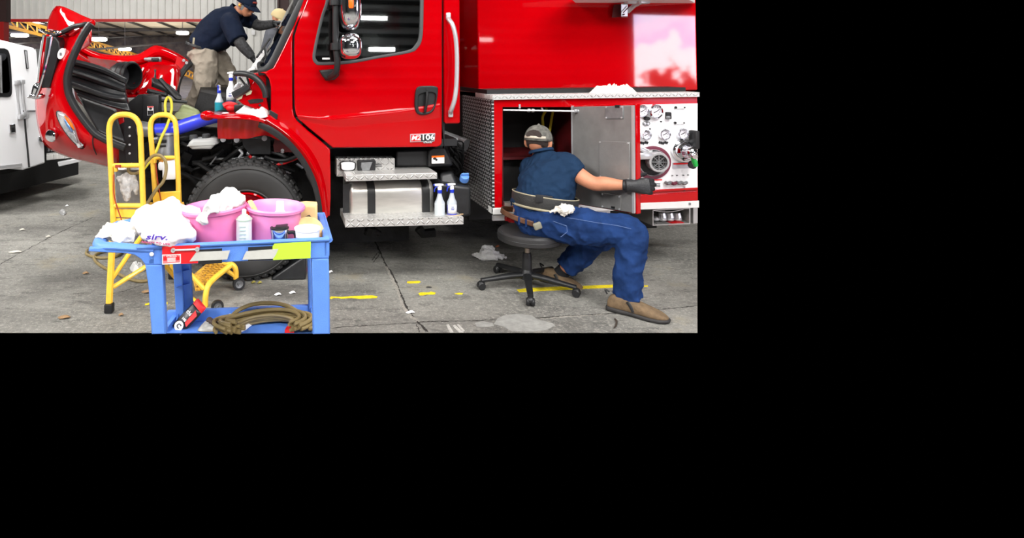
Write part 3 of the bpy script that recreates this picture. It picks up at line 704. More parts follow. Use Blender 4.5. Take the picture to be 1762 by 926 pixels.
lens = sm([(586,279.5),(598,277.5),(611,279.5),(612.5,286),(610,293),(598,295),(587,293),(585.5,286)]); lens = [(q.x, q.y) for q in lens]
b = TMB(); b.plate(P(lens, .05), .025, bev=.006); part(b, 'marker_rim', BLACK, BX)
ln2 = [(599+(p[0]-599)*.86, 286.3+(p[1]-286.3)*.84) for p in lens]
b = TMB(); b.plate(P(ln2, .042), .02, bev=.007); part(b, 'marker_lens', WPL, BX)
b = TMB(); b.plate(P([(615,276.5),(645,275),(647,278),(646,294),(643,296.5),(616,297)], .045), .03, bev=.006); part(b, 'gauge_housing', BLACK, BX)
b = TMB(); b.plate(P([(622,280),(641,279),(639,284),(636,293),(624,294.5),(621,287)], .040), .01, bev=.003); part(b, 'gauge_window', GREY, BX)
b = TMB()
for yy in (282.5, 286): b.tube(Q([(647,yy,.066),(657,yy-.2,.066)]), .0025, 6)
part(b, 'wire_lead', BLACK, BX)
# tank: horizontal drum with rounded section
b = TMB(); y0, y1 = .02, .50; zt_, zb_ = t(670, 314, .02).z, t(670, 377, .02).z-.03; xl, xq = t(602, 340, y0).x, t(747, 340, y0).x
zc, hh, yc_ = (zt_+zb_)/2, (zt_-zb_)/2, (y0+y1)/2; hy = (y1-y0)/2
def ovl(x, k=1.0): return [Vector((x, yc_+hy*k*math.copysign(abs(math.cos(a))**.45, math.cos(a)), zc+hh*k*math.copysign(abs(math.sin(a))**.45, math.sin(a)))) for a in [j*2*math.pi/48 for j in range(48)]]
b.rings([ovl(xl+.0, .90), ovl(xl+.012, .97), ovl(xl+.03), ovl(xq-.03), ovl(xq-.012, .97), ovl(xq, .9)])
TK = part(b, 'fuel_tank', ALU, angle=40)
b = TMB()
for px in (639, 733): x = t(px, 340, y0).x; b.rings([ovl(x-.027, 1.0), ovl(x-.027, 1.03), ovl(x+.027, 1.03), ovl(x+.027, 1.0)], caps=False)
part(b, 'tank_strap', BLACK, TK)
b = TMB(); b.hexa([t(590,378,.05), t(603,378,.05), t(603,378,.5), t(590,378,.5), t(590,318,.05), t(603,316,.05), t(603,316,.5), t(590,318,.5)]); part(b, 'tank_end', BLK2)
b = TMB(); b.hexa([t(756,384,.0), t(811,372,.0), Vector((t(811,372,0).x, .4, t(811,372,0).z)), Vector((t(756,384,0).x, .4, t(756,384,0).z)), t(757,316,.0), t(811,322,.0), Vector((t(811,322,0).x, .4, t(811,322,0).z+.02)), Vector((t(757,316,0).x, .4, t(757,316,0).z+.06))])
b.hexa([t(757,322,.06), t(790,322,.06), t(790,322,.35), t(757,322,.35), t(757,299,.10), t(778,296,.10), t(778,292,.35), t(757,292,.35)])
DEF = part(b, 'fluid_tank', BLK2, mods=[BEV(.02, 3)])
b = TMB(); c = t(799, 306.5, .06); b.lathe([(.031,-.03),(.033,.0),(.031,.020),(.024,.026),(.003,.026)], Matrix.Translation(c) @ Matrix.Rotation(R(35), 4, 'X'), 24); b.box(c+Vector((0,-.02,.03)), (.05,.012,.014), Matrix.Rotation(R(35), 3, 'X')); part(b, 'tank_cap', mat('blue_cap', (96, 146, 222), .5), DEF, label='blue filler cap')
b = TMB(); b.lathe([(.040,-.05),(.036,-.02)], Matrix.Translation(c) @ Matrix.Rotation(R(35), 4, 'X'), 20); part(b, 'filler_neck', BLACK, DEF)
b = TMB(); b.hexa([t(681,287,.12), t(778,286,.12), t(778,286,.5), t(681,287,.5), t(681,259,.12), t(764,256,.12), t(764,250,.5), t(681,259,.5)])
b.hexa([t(736,288,.08), t(780,285,.08), t(780,285,.4), t(736,288,.4), t(736,259,.08), t(760,240,.08), t(766,238,.4), t(736,255,.4)]); part(b, 'underfloor_box', BLACK, mods=[BEV(.015, 2)])
b = TMB(); b.plate(P([(743,269.5),(764.5,268.5),(764.5,281),(743,281.5)], .062), .006); LB = part(b, 'warning_label', LABEL)
b = TMB(); b.plate(P([(743,268.5),(764.5,267.5),(764.5,270.5),(743,271.5)], .060), .004); part(b, 'label_band', ORNG, LB)
b = TMB(); b.ball(t(748, 273, .06), (.012, .003, .008)); b.ball(t(751, 275, .06), (.008, .003, .008)); part(b, 'label_mark', INK, LB)
b = TMB(); b.tube(Q([(760,235,.35),(785,244,.35),(800,252,.3)]), [.05,.05,.06], 14, 4); part(b, 'exhaust_pipe', GREY)
b = TMB(); rnd = random.Random(5)
for i in range(16):
    x0, y0_ = 772+rnd.random()*16, 240+rnd.random()*40
    b.tube(Q([(x0, y0_, .2), (x0+6+rnd.random()*8, y0_+4+rnd.random()*14, .22), (x0+rnd.random()*14, y0_+14+rnd.random()*22, .25)]), .006+rnd.random()*.006, 6, 4)
part(b, 'wiring_bundle', GRIME)
# frame rails, axle, underbody
b = TMB(); xe = t(1195, 300, .5).x
for y in (.62, 1.42): b.bb((t(236,300,.62).x, y, .52), (xe, y+.08, .72))
for x in (-.2, .5, 1.2, 2.0): b.bb((x, .62, .54), (x+.1, 1.5, .68))
b.tube([Vector((wc.x, .2, wr)), Vector((wc.x, 1.95, wr))], .07, 10); b.bb((xd0+.1, .55, .72), (xr, 1.6, zb)); b.tube(Q([(640,392,.3),(637,405,.3)]), .05, 8); b.tube(Q([(720,392,.3),(728,402,.3),(748,400,.3)]), .035, 8)
b.bb((xd0-.02, .5, .12), (xd0+.9, .56, .75))
part(b, 'chassis_frame', GRIME)
# --- tilted hood, seen from behind its near fender
b = TMB()
A_ = Q([(84,60,.34),(74,110,.34),(66,160,.34),(68,205,.33),(77,240,.31),(94,256,.29),(122,267,.27),(155,275,.27),(205,287,.28)])
M_ = Q([(126,56,.16),(104,96,.15),(91,132,.13),(85,165,.12),(88,205,.11),(101,234,.10),(126,252,.10),(158,264,.12),(205,276,.14)])
N_ = Q([(146,50,.04),(121,92,.02),(104,128,.0),(99,165,.0),(110,200,.0),(131,226,.0),(150,242,.0),(172,254,.03),(205,266,.06)])
B_ = Q([(160,41,.02),(136,74,.0),(119,106,-.01),(112,140,-.01),(117,167,-.01),(134,197,-.01),(159,227,-.01),(178,241,.0),(205,254,.03)])
b.loft([A_, M_, N_, B_], 46, 6); HOOD = part(b, 'hood', RED, mods=[SOLID(.02)])
b = TMB(); b.loft([Q([(80,52,.5),(83,34,.5),(90,18,.5),(97,10,.5)]), Q([(92,54,.34),(95,38,.34),(100,20,.34),(105,10.5,.36)]), Q([(100,58,.25),(103,42,.25),(110,24,.27),(118,15,.3)]), Q([(124,62,.08),(132,50,.08),(138,38,.12),(143,27,.16)]), Q([(146,52,.0),(154,44,.0),(161,39,.02),(164,35.5,.05)])], 14, 5); part(b, 'hood_corner', RED, HOOD, mods=[SOLID(.02)])
b = TMB(); b.tube(Q([(120,60,.06),(140,48,.01),(158,36,-.0)]), .006, 6, 4); part(b, 'hood_flange', RED2, HOOD)
b = TMB(); b.tube(Q([(157,41,-.02),(150,50,-.02),(138,71,-.02),(124,103,-.025),(117.5,125,-.025),(116,142,-.025),(120,166,-.025),(136,195,-.025),(160,226,-.02),(176,237,-.01),(195,246,.0),(215,254,.0)]), .031, 10, 5, flat=.8); part(b, 'hood_seal', BLK2, HOOD)
b = TMB(); b.tube(Q([(87,66,.22),(97,60,.18),(113,53,.1),(127,46,.02),(141,43,.0),(150,40,.0)]), [.012,.016,.018,.018,.016,.012], 8, 4); part(b, 'corner_trim', BLACK, HOOD)
# grille end seen edge-on
b = TMB(); b.plate(P([(79,62),(95,63),(102,72),(104,84),(97,108),(90,135),(86,150),(70,152),(73,120)], .03), .16, bev=.01); part(b, 'grille_recess', BLACK, HOOD)
b = TMB(); b.tube(Q([(89,63,.0),(84,92,.0),(76,125,.0),(68,152,.02),(62,166,.04)]), [.014,.016,.016,.016,.02], 8, 4, flat=.7); b.tube(Q([(76,60,.2),(70,100,.25),(66,140,.28)]), .012, 6, 4)
b.tube(Q([(68,51,.15),(80,56,.10),(93,59,.06),(98,60,.06)]), [.01,.018,.018,.008], 8, 4, flat=.5); b.tube(Q([(92,53,.1),(101,56,.08),(106,56,.08)]), [.006,.014,.006], 8, 4)
part(b, 'grille_surround', CHROME, HOOD)
b = TMB(); b.tube(Q([(47,167.5,.06),(53,166,.06),(60,161,.06),(65,150,.06),(70,147,.06)]), [.004,.012,.024,.03,.02], 10, 4); b.ball(t(64, 165, .07), (.05, .04, .022)); b.tube(Q([(66,147,.05),(84,147,.05)]), .006, 6); part(b, 'grille_horn', CHROME, HOOD)
ell = [(105+6.3*math.cos(a)+2*math.sin(a), 92.5-9.5*math.sin(a)) for a in [k*math.pi/12 for k in range(24)]]
b = TMB(); b.plate(P(ell, .02), .06, bev=.003); ST = part(b, 'round_sticker', LABEL, HOOD)
b = TMB(); b.box(t(104.5, 93, .018), (.014, .002, .02)); part(b, 'sticker_mark', GREY, HOOD)
# headlight
hl = [(97,193.5),(101,192.3),(108,195),(117,203),(125,215),(129,226),(131,236),(135,246),(139,255),(130,249),(119,238),(109,225),(101,211),(97,200)]
hl2 = [(q.x, q.y) for q in sm(hl)]
def hs(o, k, cx=115, cy=218): return [(cx+(p[0]-cx)*k, cy+(p[1]-cy)*k) for p in o]
b = TMB(); b.plate(P(hs(hl2, 1.06), -.035), .16, bev=.008); part(b, 'headlight_bezel', BLACK, HOOD)
b = TMB(); b.plate(P(hl2, -.052), .05, bev=.016); HL = part(b, 'headlight', mat('headlight_lens', (176, 178, 180), .15, .3, coat=1, var=.5, vscale=18), HOOD)
b = TMB(); b.plate(P([(110,199),(117,204),(124,214),(127,224),(122,219),(114,208)], -.062), .02, bev=.005); part(b, 'turn_lens', ORNG, HOOD)
b = TMB(); b.plate(P([(109,205),(113,207),(121,218),(125,227),(122,227),(114,217)], -.061), .02, bev=.005); part(b, 'lamp_reflector', mat('bluish_reflector', (110, 150, 205), .15, .6), HOOD)
b = TMB(); b.plate(P([(120,229),(127,231),(131,238),(134,246),(130,245),(124,238)], -.060), .02, bev=.004); part(b, 'lamp_shadow_box', GREY, HOOD)
b = TMB(); b.lathe([(.03,-.03),(.036,.0),(.03,.022),(.004,.026)], Matrix.Translation(t(89, 233, .05)) @ Matrix.Rotation(R(90), 4, 'X') @ Matrix.Diagonal((1.1, 1.25, 1, 1)), 20); b.box(t(94, 235, .03), (.016, .02, .045), bev=.004); part(b, 'fog_lamp', CHROME, HOOD)
b = TMB(); b.tube(Q([(162,223,-.03),(159.5,240,-.03),(161,254,.0),(166,266,.04)]), .004, 6, 4); part(b, 'hood_seam', INK, HOOD)
# inside of the hood
b = TMB(); b.loft([Q([(126,74,1.75),(148,86,1.8),(172,95,1.85),(205,98.5,1.9),(236,97,1.9),(252,89,1.9),(266,81.5,1.9),(280,83.5,1.9),(304,94,1.9),(327,109,1.9)]),
    Q([(128,78,1.65),(148,91,1.7),(172,101,1.74),(205,105.5,1.78),(238,104,1.78),(256,97,1.78),(268,91,1.78),(281,92,1.78),(303,101,1.78),(320,112,1.8)]),
    Q([(130,86,1.8),(150,99,1.82),(174,109,1.84),(206,113,1.86),(240,113,1.86),(258,107,1.84),(270,103,1.84),(282,104,1.84),(301,110,1.84),(312,118,1.84)]),
    Q([(130,102,1.2),(150,113,1.2),(174,122,1.22),(206,127,1.3),(240,126,1.4),(258,120,1.6),(270,117,1.6),(282,118,1.6),(301,120,1.6),(308,132,1.6)]),
    Q([(134,150,1.0),(152,160,1.0),(176,166,1.0),(206,168,1.0),(230,168,1.05),(250,166,1.1),(265,164,1.1),(280,163,1.15),(294,163,1.2),(303,163,1.2)])], 44, 6)
part(b, 'hood_inner', RED, HOOD, mods=[SOLID(.02)])
b = TMB(); b.loft([Q([(128,76,1.7),(140,72,1.5),(152,62,1.2),(158,50,.7)]), Q([(132,90,1.5),(142,86,1.3),(152,80,1.0),(158,72,.6)])], 12, 4); part(b, 'hood_far_corner', RED2, HOOD, mods=[SOLID(.015)])
b = TMB(); b.tube(Q([(328,109,1.75),(319,118,1.7),(309,133,1.65),(304,150,1.6),(303,166,1.6)]), .03, 8, 4); part(b, 'far_arch_rubber', BLACK, HOOD)
b = TMB(); b.plate(P([(305,96),(328,110),(312,128),(305,150),(303,164),(290,162),(296,130)], 1.74), .02); part(b, 'far_fender', RED2, HOOD)
b = TMB()
for p in ((321,108),(316,104),(311,128),(303,148),(308,137)): b.tube(Q([(*p, 1.735), (*p, 1.70)]), .014, 10)
part(b, 'fender_bolt', SILVER, HOOD)
b = TMB(); b.plate(P([(150,97),(170,101),(196,104),(201,108),(196,122),(186,128),(164,118),(156,108)], 1.15), .02); part(b, 'heat_shield', mat('grey_fibre_mat', (120, 84, 80), .8, var=.5, vscale=14, rgb2=(150, 30, 34)), HOOD)
b = TMB(); b.box(t(266, 102.5, 1.55), (.12, .05, .045), bev=.01); b.tube(Q([(250,102,1.55),(262,102.5,1.5)]), .016, 8); part(b, 'hood_latch', GREY, HOOD)
b = TMB(); b.box(t(268, 103, 1.50), (.05, .05, .035), bev=.008); part(b, 'latch_plate', BLACK, HOOD)
b = TMB(); b.tube(Q([(266,120,1.35),(268,132,1.3),(266,140,1.25)]), .006, 6); b.tube(Q([(268,120,1.35),(266,132,1.3),(270,142,1.25)]), .006, 6); part(b, 'latch_cable', BLACK, HOOD)
for pts in ([(232,145,1.0),(246,118,1.25)], [(228,160,1.0),(250,122,1.25)], [(238,158,1.02),(252,128,1.25)]):
    b = TMB(); b.tube(Q(pts), .012, 6); part(b, 'hood_rib', RED, HOOD)
c = t(221, 130, .95); X = look(c, c+Vector((1.0, -.85, .02))); b = MB(TM)
rr = .092
b.lathe([(rr*.86,-.16),(rr*.9,-.14),(rr*1.06,-.10),(rr*.94,-.07),(rr*1.08,-.03),(rr*.96,0),(rr*1.1,.04),(rr*1.0,.06),(rr*.9,.06),(rr*.86,-.1),(.004,-.12)], X @ Matrix.Diagonal((1, 1.15, 1, 1)), 32, caps=False); part(b, 'air_duct', BLACK, HOOD)
lin = [Q([(123,103,.48),(150,109,.46),(185,120,.44),(218,137.5,.42)]), Q([(121,120,.46),(150,128,.44),(185,140,.42),(216,152,.41)]), Q([(122,140,.44),(150,150,.42),(185,162,.40),(218,168,.40)]), Q([(134,164,.42),(160,174,.40),(190,183,.39),(225,192,.39)])]
b = TMB(); b.loft(lin, 30, 12, disp=lambda u, v: Vector((0, -.035*max(0, math.sin(v*3.05*2*math.pi+.4))*(1-.6*max(0, u-.9)*10), 0))); part(b, 'fender_liner', mat('black_liner', (40, 42, 44), .32, spec=.6, bump=.1), HOOD, mods=[SOLID(.012)])
b = TMB(); b.loft([Q([(134,166,.5),(165,178,.5),(200,190,.5)]), Q([(150,196,.4),(175,206,.4),(205,214,.4)]), Q([(168,226,.3),(190,236,.3),(215,246,.3)])], 12, 5); part(b, 'lower_liner', BLK2, HOOD, mods=[SOLID(.01)])
b = TMB(); b.plate(P([(165,190),(200,180),(222,205),(222,270),(180,238)], .75), .02); b.plate(P([(120,112),(215,150),(225,200),(180,220),(130,170)], .78), .02); part(b, 'liner_backing', DRED, HOOD)
b = TMB(); b.plate(P([(176,238),(190,222),(224,205),(226,292),(204,290)], .5), .02); part(b, 'lower_backing', BLACK, HOOD)
b = TMB(); b.plate(P([(186,206),(212,200),(216,226),(200,224),(188,228)], .55), .02, bev=.004); part(b, 'red_inner_bracket', RED2, HOOD)
b = TMB(); b.loft([Q([(263,135,1.05),(280,140,1.0),(298,152,.95),(312,166,.9)]), Q([(262,150,1.0),(278,156,.95),(296,166,.9),(310,174,.88)])], 12, 5); b.tube(Q([(275,136,.9),(292,155,.88),(304,168,.86),(312,170,.86)]), .02, 8, 4); b.loft([Q([(254,152,.9),(270,156,.9),(288,160,.9)]), Q([(253,160,.9),(270,164,.9),(290,168,.9)])], 8, 3)
part(b, 'intake_scoop', BLACK, HOOD, mods=[SOLID(.015)])
# --- engine bay
b = TMB(); b.plate(P([(221,176),(238,163),(264,161),(270,170),(270,290),(210,290),(214,205)], .62), .05, bev=.005); part(b, 'radiator_side', BLACK)
b = TMB(); b.plate(P([(214,203),(236,201),(237,282),(218,282),(213,240)], .38), .03, [[t(222+2.2*math.cos(a), yy+2.2*math.sin(a), .38) for a in [k*math.pi/5 for k in range(10)]] for yy in (219, 234, 249, 264)], bev=.003); part(b, 'perforated_bracket', BLACK)
b = TMB()
for yy in (219, 234, 249, 264): b.tube(Q([(223, yy, .40), (223, yy, .375)]), .008, 10)
part(b, 'bracket_bolt', SILVER)
b = TMB(); b.hexa(Q([(240,410,.5),(569,372,.5),(569,372,1.7),(240,410,1.7),(240,214,.52),(569,255,.62),(569,240,1.7),(240,205,1.7)])); b.hexa(Q([(262,215,.6),(350,215,.6),(350,215,1.4),(262,215,1.4),(262,196,.6),(350,200,.6),(350,193,1.4),(262,190,1.4)])); part(b, 'engine_block', GRIME)
b = TMB(); b.hexa(Q([(330,200,.75),(402,200,.5),(402,200,1.6),(330,200,1.6),(345,158,.9),(400,170,.7),(400,150,1.6),(345,150,1.6)])); part(b, 'firewall_box', GRIME)
b = TMB(); b.hexa(Q([(268,212,.5),(268,178,.5),(276,178,.5),(276,212,.5),(268,206,.9),(268,178,.9),(276,178,.9),(276,206,.9)])); b.box(t(262, 186, .55), (.12, .12, .2), bev=.01); b.tube(Q([(270,173,.6),(300,174,.6),(322,176,.6)]), .012, 8); part(b, 'fuse_box', BLACK)
b = TMB(); b.plate(P([(253.5,183),(264,182.5),(264,198),(253.5,198.5)], .485), .004); FL = part(b, 'fuse_label', LABEL)
b = TMB(); b.plate(P([(254,190.5),(263.5,190.3),(263.5,197.5),(254,198)], .483), .003); b.ball(t(259, 187, .483), (.012, .002, .008)); part(b, 'fuse_label_print', INK, FL)
b = TMB(); b.plate(P([(254,183.2),(263.7,182.8),(263.7,184.8),(254,185)], .482), .003); part(b, 'fuse_label_band', REDL, FL)
b = TMB(); b.tube(Q([(262,224,.34),(280,224,.33),(300,222,.32),(325,214,.30),(350,206,.28),(375,201,.28)]), [.047,.05,.05,.05,.047,.04], 16, 5); part(b, 'coolant_hose', HOSEB)
b = TMB()
for px in (266, 289): c = t(px, 224 if px < 270 else 223, .335); b.lathe([(.053,-.012),(.053,.012)], look(c, t(px+10, 222.5, .33)), 24)
part(b, 'hose_clamp', BLACK)
b = TMB(); b.tube(Q([(243,222,.40),(262,224,.36)]), [.06,.052], 12); part(b, 'hose_stub', GREY)
b = TMB(); b.hexa(Q([(297,212,.62),(345,216,.62),(345,216,1.0),(297,212,1.0),(312,178,.7),(345,190,.7),(345,190,1.0),(318,178,1.0)])); part(b, 'coolant_tank', OLIVE, mods=[BEV(.03, 3)])
b = TMB(); b.hexa(Q([(296,205,.55),(345,208,.55),(345,208,.62),(296,205,.62),(303,192,.62),(345,197,.62),(345,197,.75),(303,192,.75)])); part(b, 'tank_front', OLIVE, mods=[BEV(.015, 2)])
b = TMB(); b.hexa(Q([(310,202,.6),(355,207,.6),(355,207,1.7),(310,202,1.7),(310,197,.6),(356,203,.6),(356,194,1.75),(310,190,1.75)])); part(b, 'engine_top_plate', mat('pale_edge', (206, 206, 196), .5), mods=[BEV(.006)])
b = TMB(); c = t(286, 252, .30); b.lathe([(.02,.10),(.066,.10),(.07,.085),(.058,.08),(.06,.06),(.062,-.02),(.066,-.03),(.066,-.06),(.055,-.065)], Matrix.Translation(c), 28); b.tube(Q([(264,240,.3),(275,238,.3)]), .016, 8); FILT = part(b, 'fuel_filter', GREY)
b = TMB(); b.box(c+Vector((-.02,-.062,.045)), (.07,.006,.022), bev=.002); b.box(c+Vector((-.02,-.063,.012)), (.06,.004,.014), bev=.002); part(b, 'filter_plate', INK, FILT)
b = TMB(); b.lathe([(.054,-.065),(.054,-.12),(.05,-.125)], Matrix.Translation(c), 24); part(b, 'filter_bowl', AMBER, FILT)
b = TMB(); cc = t(293, 292, .27); b.box(cc, (.10,.09,.135), bev=.02); b.box(cc+Vector((-.06,-.01,.03)), (.04,.06,.06), bev=.018); part(b, 'filter_can', WPL)
# brake fluid reservoir with two caps
rv = [(322,251),(325,245),(331,240),(345,239.5),(366,238),(373,241),(375,248),(370,250),(363,257),(330,257.5)]
b = TMB(); b.plate(P(rv, .20), .16, bev=.02); b.hexa(Q([(322,252,.19),(370,249,.19),(370,249,.37),(322,252,.37),(322,250,.19),(370,247,.19),(370,247,.37),(322,250,.37)])); RES = part(b, 'brake_reservoir', mat('milky_plastic', (204, 207, 205), .35, trans=.1))
b = TMB()
for p in ((333, 237.5), (355, 235.5)): b.lathe([(.030,-.012),(.030,.016),(.024,.022),(.003,.022)], Matrix.Translation(t(*p, .27)), 20)
part(b, 'reservoir_cap', SEAL, RES)
rnd = random.Random(11); b = TMB(); b2 = TMB()
for i in range(46):
    x0, y0_ = 246+rnd.random()*270, 240+rnd.random()*60
    if 320 < x0 < 378 and y0_ < 262: continue
    l = 20+rnd.random()*46; a = rnd.uniform(-.7, .7); q = rnd.uniform(.30, .44)
    (b if i % 15 else b2).tube(Q([(x0, y0_, q), (x0+l*.5, y0_+l*.5*math.sin(a)+rnd.uniform(-6, 6), q-.03), (x0+l, y0_+l*math.sin(a), q)]), .007+rnd.random()*.014, 7, 4)
for i in range(30):
    p = t(250+rnd.random()*262, 245+rnd.random()*56, .42+rnd.random()*.06); b.box(p, (.03+rnd.random()*.1, .06, .03+rnd.random()*.07), Matrix.Rotation(rnd.uniform(-.6, .6), 3, 'Y'), bev=.008)
part(b, 'engine_lines', GRIME); part(b2, 'metal_lines', GREY)
b = TMB(); b.tube(Q([(426,263,.30),(434,273,.29),(448,281,.28),(468,284,.28),(490,280,.28),(514,270,.3)]), .013, 10, 5); part(b, 'red_battery_cable', REDL)
b = TMB()
for p in ((427,264),(436,272),(452,280),(468,278),(450,274),(484,280)): b.tube(Q([(p[0]-2.5, p[1]-1, .28), (p[0]+2.5, p[1]+1, .28)]), .017, 8)
part(b, 'cable_fitting', GREY)
b = TMB(); b.plate(P([(416,238),(466,238),(466,266),(430,266),(418,252)], .26), .03, bev=.004); b.tube(Q([(455,270,.27),(470,275,.27),(490,276,.27),(512,268,.27)]), .016, 8, 4); part(b, 'mounting_plate', BLACK)
b = TMB()
for p in ((384,240),(407,241),(455,238),(486,259)): b.tube(Q([(*p, .25), (*p, .215)]), .013, 10); b.tube(Q([(*p, .255), (*p, .25)]), .02, 12)
part(b, 'panel_bolt', SILVER)
b = TMB(); b.plate(P([(480,293),(500,291),(501,298.5),(482,299.5)], .40), .003); part(b, 'axle_label', LABEL)
b = TMB(); b.tube(Q([(412,258,.24),(417,264,.22),(411,272,.22)]), .010, 8, 4); b.tube(Q([(362,283,.3),(372,270,.28)]), .006, 8); part(b, 'hose_fitting', GREY)
YCAB = mat('yellow_cable', (214, 200, 50), .5)
b = TMB(); b.tube(Q([(286,202,.30),(284,180,.32),(288,168,.33),(294,172,.32),(295,190,.30),(288,215,.26),(278,236,.22),(268,262,.18),(252,285,.14),(240,300,.10)]), .010, 8, 5); part(b, 'yellow_cable', YCAB)
b = TMB(); b.tube(Q([(372,170.5,.85),(362,171,.9)]), .02, 8); b.tube(Q([(385,183,.3),(392,180,.3),(402,181,.3),(408,185,.3)]), .022, 8, 4); b.ball(t(400, 186, .3), (.05, .04, .03)); part(b, 'red_fitting', REDL)
b = TMB(); b.box(t(410, 186, .28), (.06, .05, .05), bev=.01); part(b, 'dark_fitting', BLACK)
b = TMB(); b.ball(t(388, 196, .1), (.03, .03, .012)); part(b, 'white_cap', WPL)
# --- equipment body behind the cab
yb = -.06; yu = yb+.32
xf = t(847.3, 270, yb).x
def end(y): return t(1200.6, 250, y).x
xe_b, xe_u = end(yb), end(yu)
zl1, zl0 = t(848, 163.5, yb-.02).z, t(848, 172, yb-.02).z
zs1, zs0 = t(848, 358, yb).z, t(848, 369, yb).z
ydp = .62
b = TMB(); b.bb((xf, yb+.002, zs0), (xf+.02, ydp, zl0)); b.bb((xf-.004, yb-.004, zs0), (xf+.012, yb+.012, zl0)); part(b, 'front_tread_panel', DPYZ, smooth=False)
op = [(865,184.5),(990,184.5),(990,352.5),(864,355.5)]
zt2 = zl0; fr = [Vector((xf+.008, yb, zl0)), Vector((xe_b, yb, zl0)), Vector((xe_b, yb, t(1200,345,yb).z)), Vector((xf+.008, yb, zs1))]
pp = [(1062,181),(1200.6,178),(1200.6,325),(1062,330)]
b = TMB(); b.plate(fr, .035, [P(op, yb)], bev=.004); BODY = part(b, 'body_frame', RED, mods=[WN])
# inside the compartment
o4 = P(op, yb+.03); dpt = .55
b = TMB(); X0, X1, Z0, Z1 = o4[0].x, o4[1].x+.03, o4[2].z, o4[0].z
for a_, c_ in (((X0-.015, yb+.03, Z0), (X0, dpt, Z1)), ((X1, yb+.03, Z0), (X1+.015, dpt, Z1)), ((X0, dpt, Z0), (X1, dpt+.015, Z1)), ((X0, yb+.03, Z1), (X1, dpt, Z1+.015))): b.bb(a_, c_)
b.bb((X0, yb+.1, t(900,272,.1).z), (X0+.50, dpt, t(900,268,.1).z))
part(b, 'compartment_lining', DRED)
b = TMB(); b.bb((X0, yb+.03, Z0-.015), (X1, dpt, Z0)); b.bb((X0, yb-.0, t(866,349,yb).z), (X0+.2, yb+.04, t(866,356,yb).z)); part(b, 'compartment_floor', ALU)
b = TMB(); b.bb((X0+.02, .15, Z0), (X0+.40, dpt-.01, t(900,275,.15).z), .01); b.bb((X0+.43, .28, Z0+.02), (X1-.04, dpt-.01, t(900,235,.28).z), .01); part(b, 'equipment_box', INK)
b = TMB(); b.tube(Q([(872,270,.14),(872,277,.14)]), .018, 10); part(b, 'green_bottle', mat('dull_green', (22, 74, 44), .4))
b = TMB(); b.tube(Q([(941,188,.2),(934,200,.24),(934,212,.25),(936,232,.25)]), .010, 8, 4); b.tube(Q([(952,190,.2),(949,205,.24),(945,232,.25)]), .010, 8, 4); part(b, 'yellow_lead', YCAB)
b = TMB(); b.plate(P([(957,197),(966,197),(966,222),(957,222)], .42), .05, bev=.005); b.tube(Q([(962,217,.4),(962,221,.4)]), .008, 6); part(b, 'junction_plate', GREY)
b = TMB(); b.tube(Q([(866,189.5,yb-.0),(935,190.5,yb-.03),(1002,191.5,yb-.07)]), .006, 8); 
for p in ((910,190,-.01),(917,190.2,-.015),(990,191,-.065),(995,191.2,-.068),(1002,191.5,-.07)): b.tube(Q([(p[0]-2,p[1],yb+p[2]),(p[0]+2,p[1],yb+p[2])]), .012, 10)
b.tube(Q([(934,190,yb-.02),(932,186,yb+.02)]), .006, 6); b.box(t(894, 183, yb-.002), (.012,.01,.03)); part(b, 'door_stay', SILVER)
# sill and trims
b = TMB(); b.plate([Vector((xf-.002, yb-.012, zs1)), Vector((xe_b, yb-.012, t(1200,345,yb).z)), Vector((xe_b, yb-.012, t(1200,357,yb).z)), Vector((xf-.002, yb-.012, zs0))], .10, bev=.004); SILL = part(b, 'sill_rail', mat('pale_sill', (228, 228, 226), .4, .2, var=.05))
b = TMB()
for p in ((870,364),(1187,351),(1000,358)): b.tube(Q([(*p, yb-.012), (*p, yb-.018)]), .009, 10)
part(b, 'sill_bolt', GREY, SILL)
b = TMB(); b.plate(P([(985,359),(1050,356),(1050,379),(985,379)], yb+.05), .03); b.plate(P([(848,371),(985,366),(985,376),(848,380)], yb+.25), .02); part(b, 'white_skirt', WHITE)
b = TMB(); b.bb((xf-.006, yb-.02, zl0), (xe_b, yu+.03, zl1), .006); LEDGE = part(b, 'tread_ledge', diamond_plate('bright_tread_ledge', (236, 236, 234), 0, 1, .03, .35, .25, recess_shade=.8))
b = TMB(); b.bb((xf-.004, yb-.0225, zl0+.001), (xe_b, yb-.019, zl1-.001)); part(b, 'ledge_nosing', diamond_plate('bright_tread_nosing', (236, 236, 234), 0, 2, .026, .35, .25, recess_shade=.7), LEDGE, smooth=False)
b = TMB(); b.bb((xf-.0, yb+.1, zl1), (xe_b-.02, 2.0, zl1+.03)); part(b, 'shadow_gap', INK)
# upper red body
zu0 = t(823, 164.5, yu).z; zu1 = t(823, -70, yu).z; xu = t(822, 80, yu).x
b = TMB(); b.box(((xu+xe_u+.06)/2-.03, (yu+2.05)/2, (zu0+zu1)/2), (xe_u-xu, 2.05-yu, zu1-zu0), Matrix.Rotation(R(-1.1), 3, 'X'), .014, 3); UP = part(b, 'upper_body', RED, mods=[WN])
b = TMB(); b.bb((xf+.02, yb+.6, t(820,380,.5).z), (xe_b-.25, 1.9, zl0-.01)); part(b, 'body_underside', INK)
b = TMB(); b.hexa(Q([(1120,362,.45),(1000,372,.45),(990,400,.55),(1130,392,.55),(1120,352,.45),(1000,352,.45),(990,352,.55),(1130,352,.55)])); b.tube(Q([(866,374,.25),(872,376,.25)]), .02, 8); part(b, 'rear_bracket', BLACK)
b = TMB(); b.tube(Q([(870,375,.1),(878,376,.1)]), .022, 12); b.tube(Q([(876,376,.1),(884,377,.1)]), .028, 12); part(b, 'air_fitting', REDL)
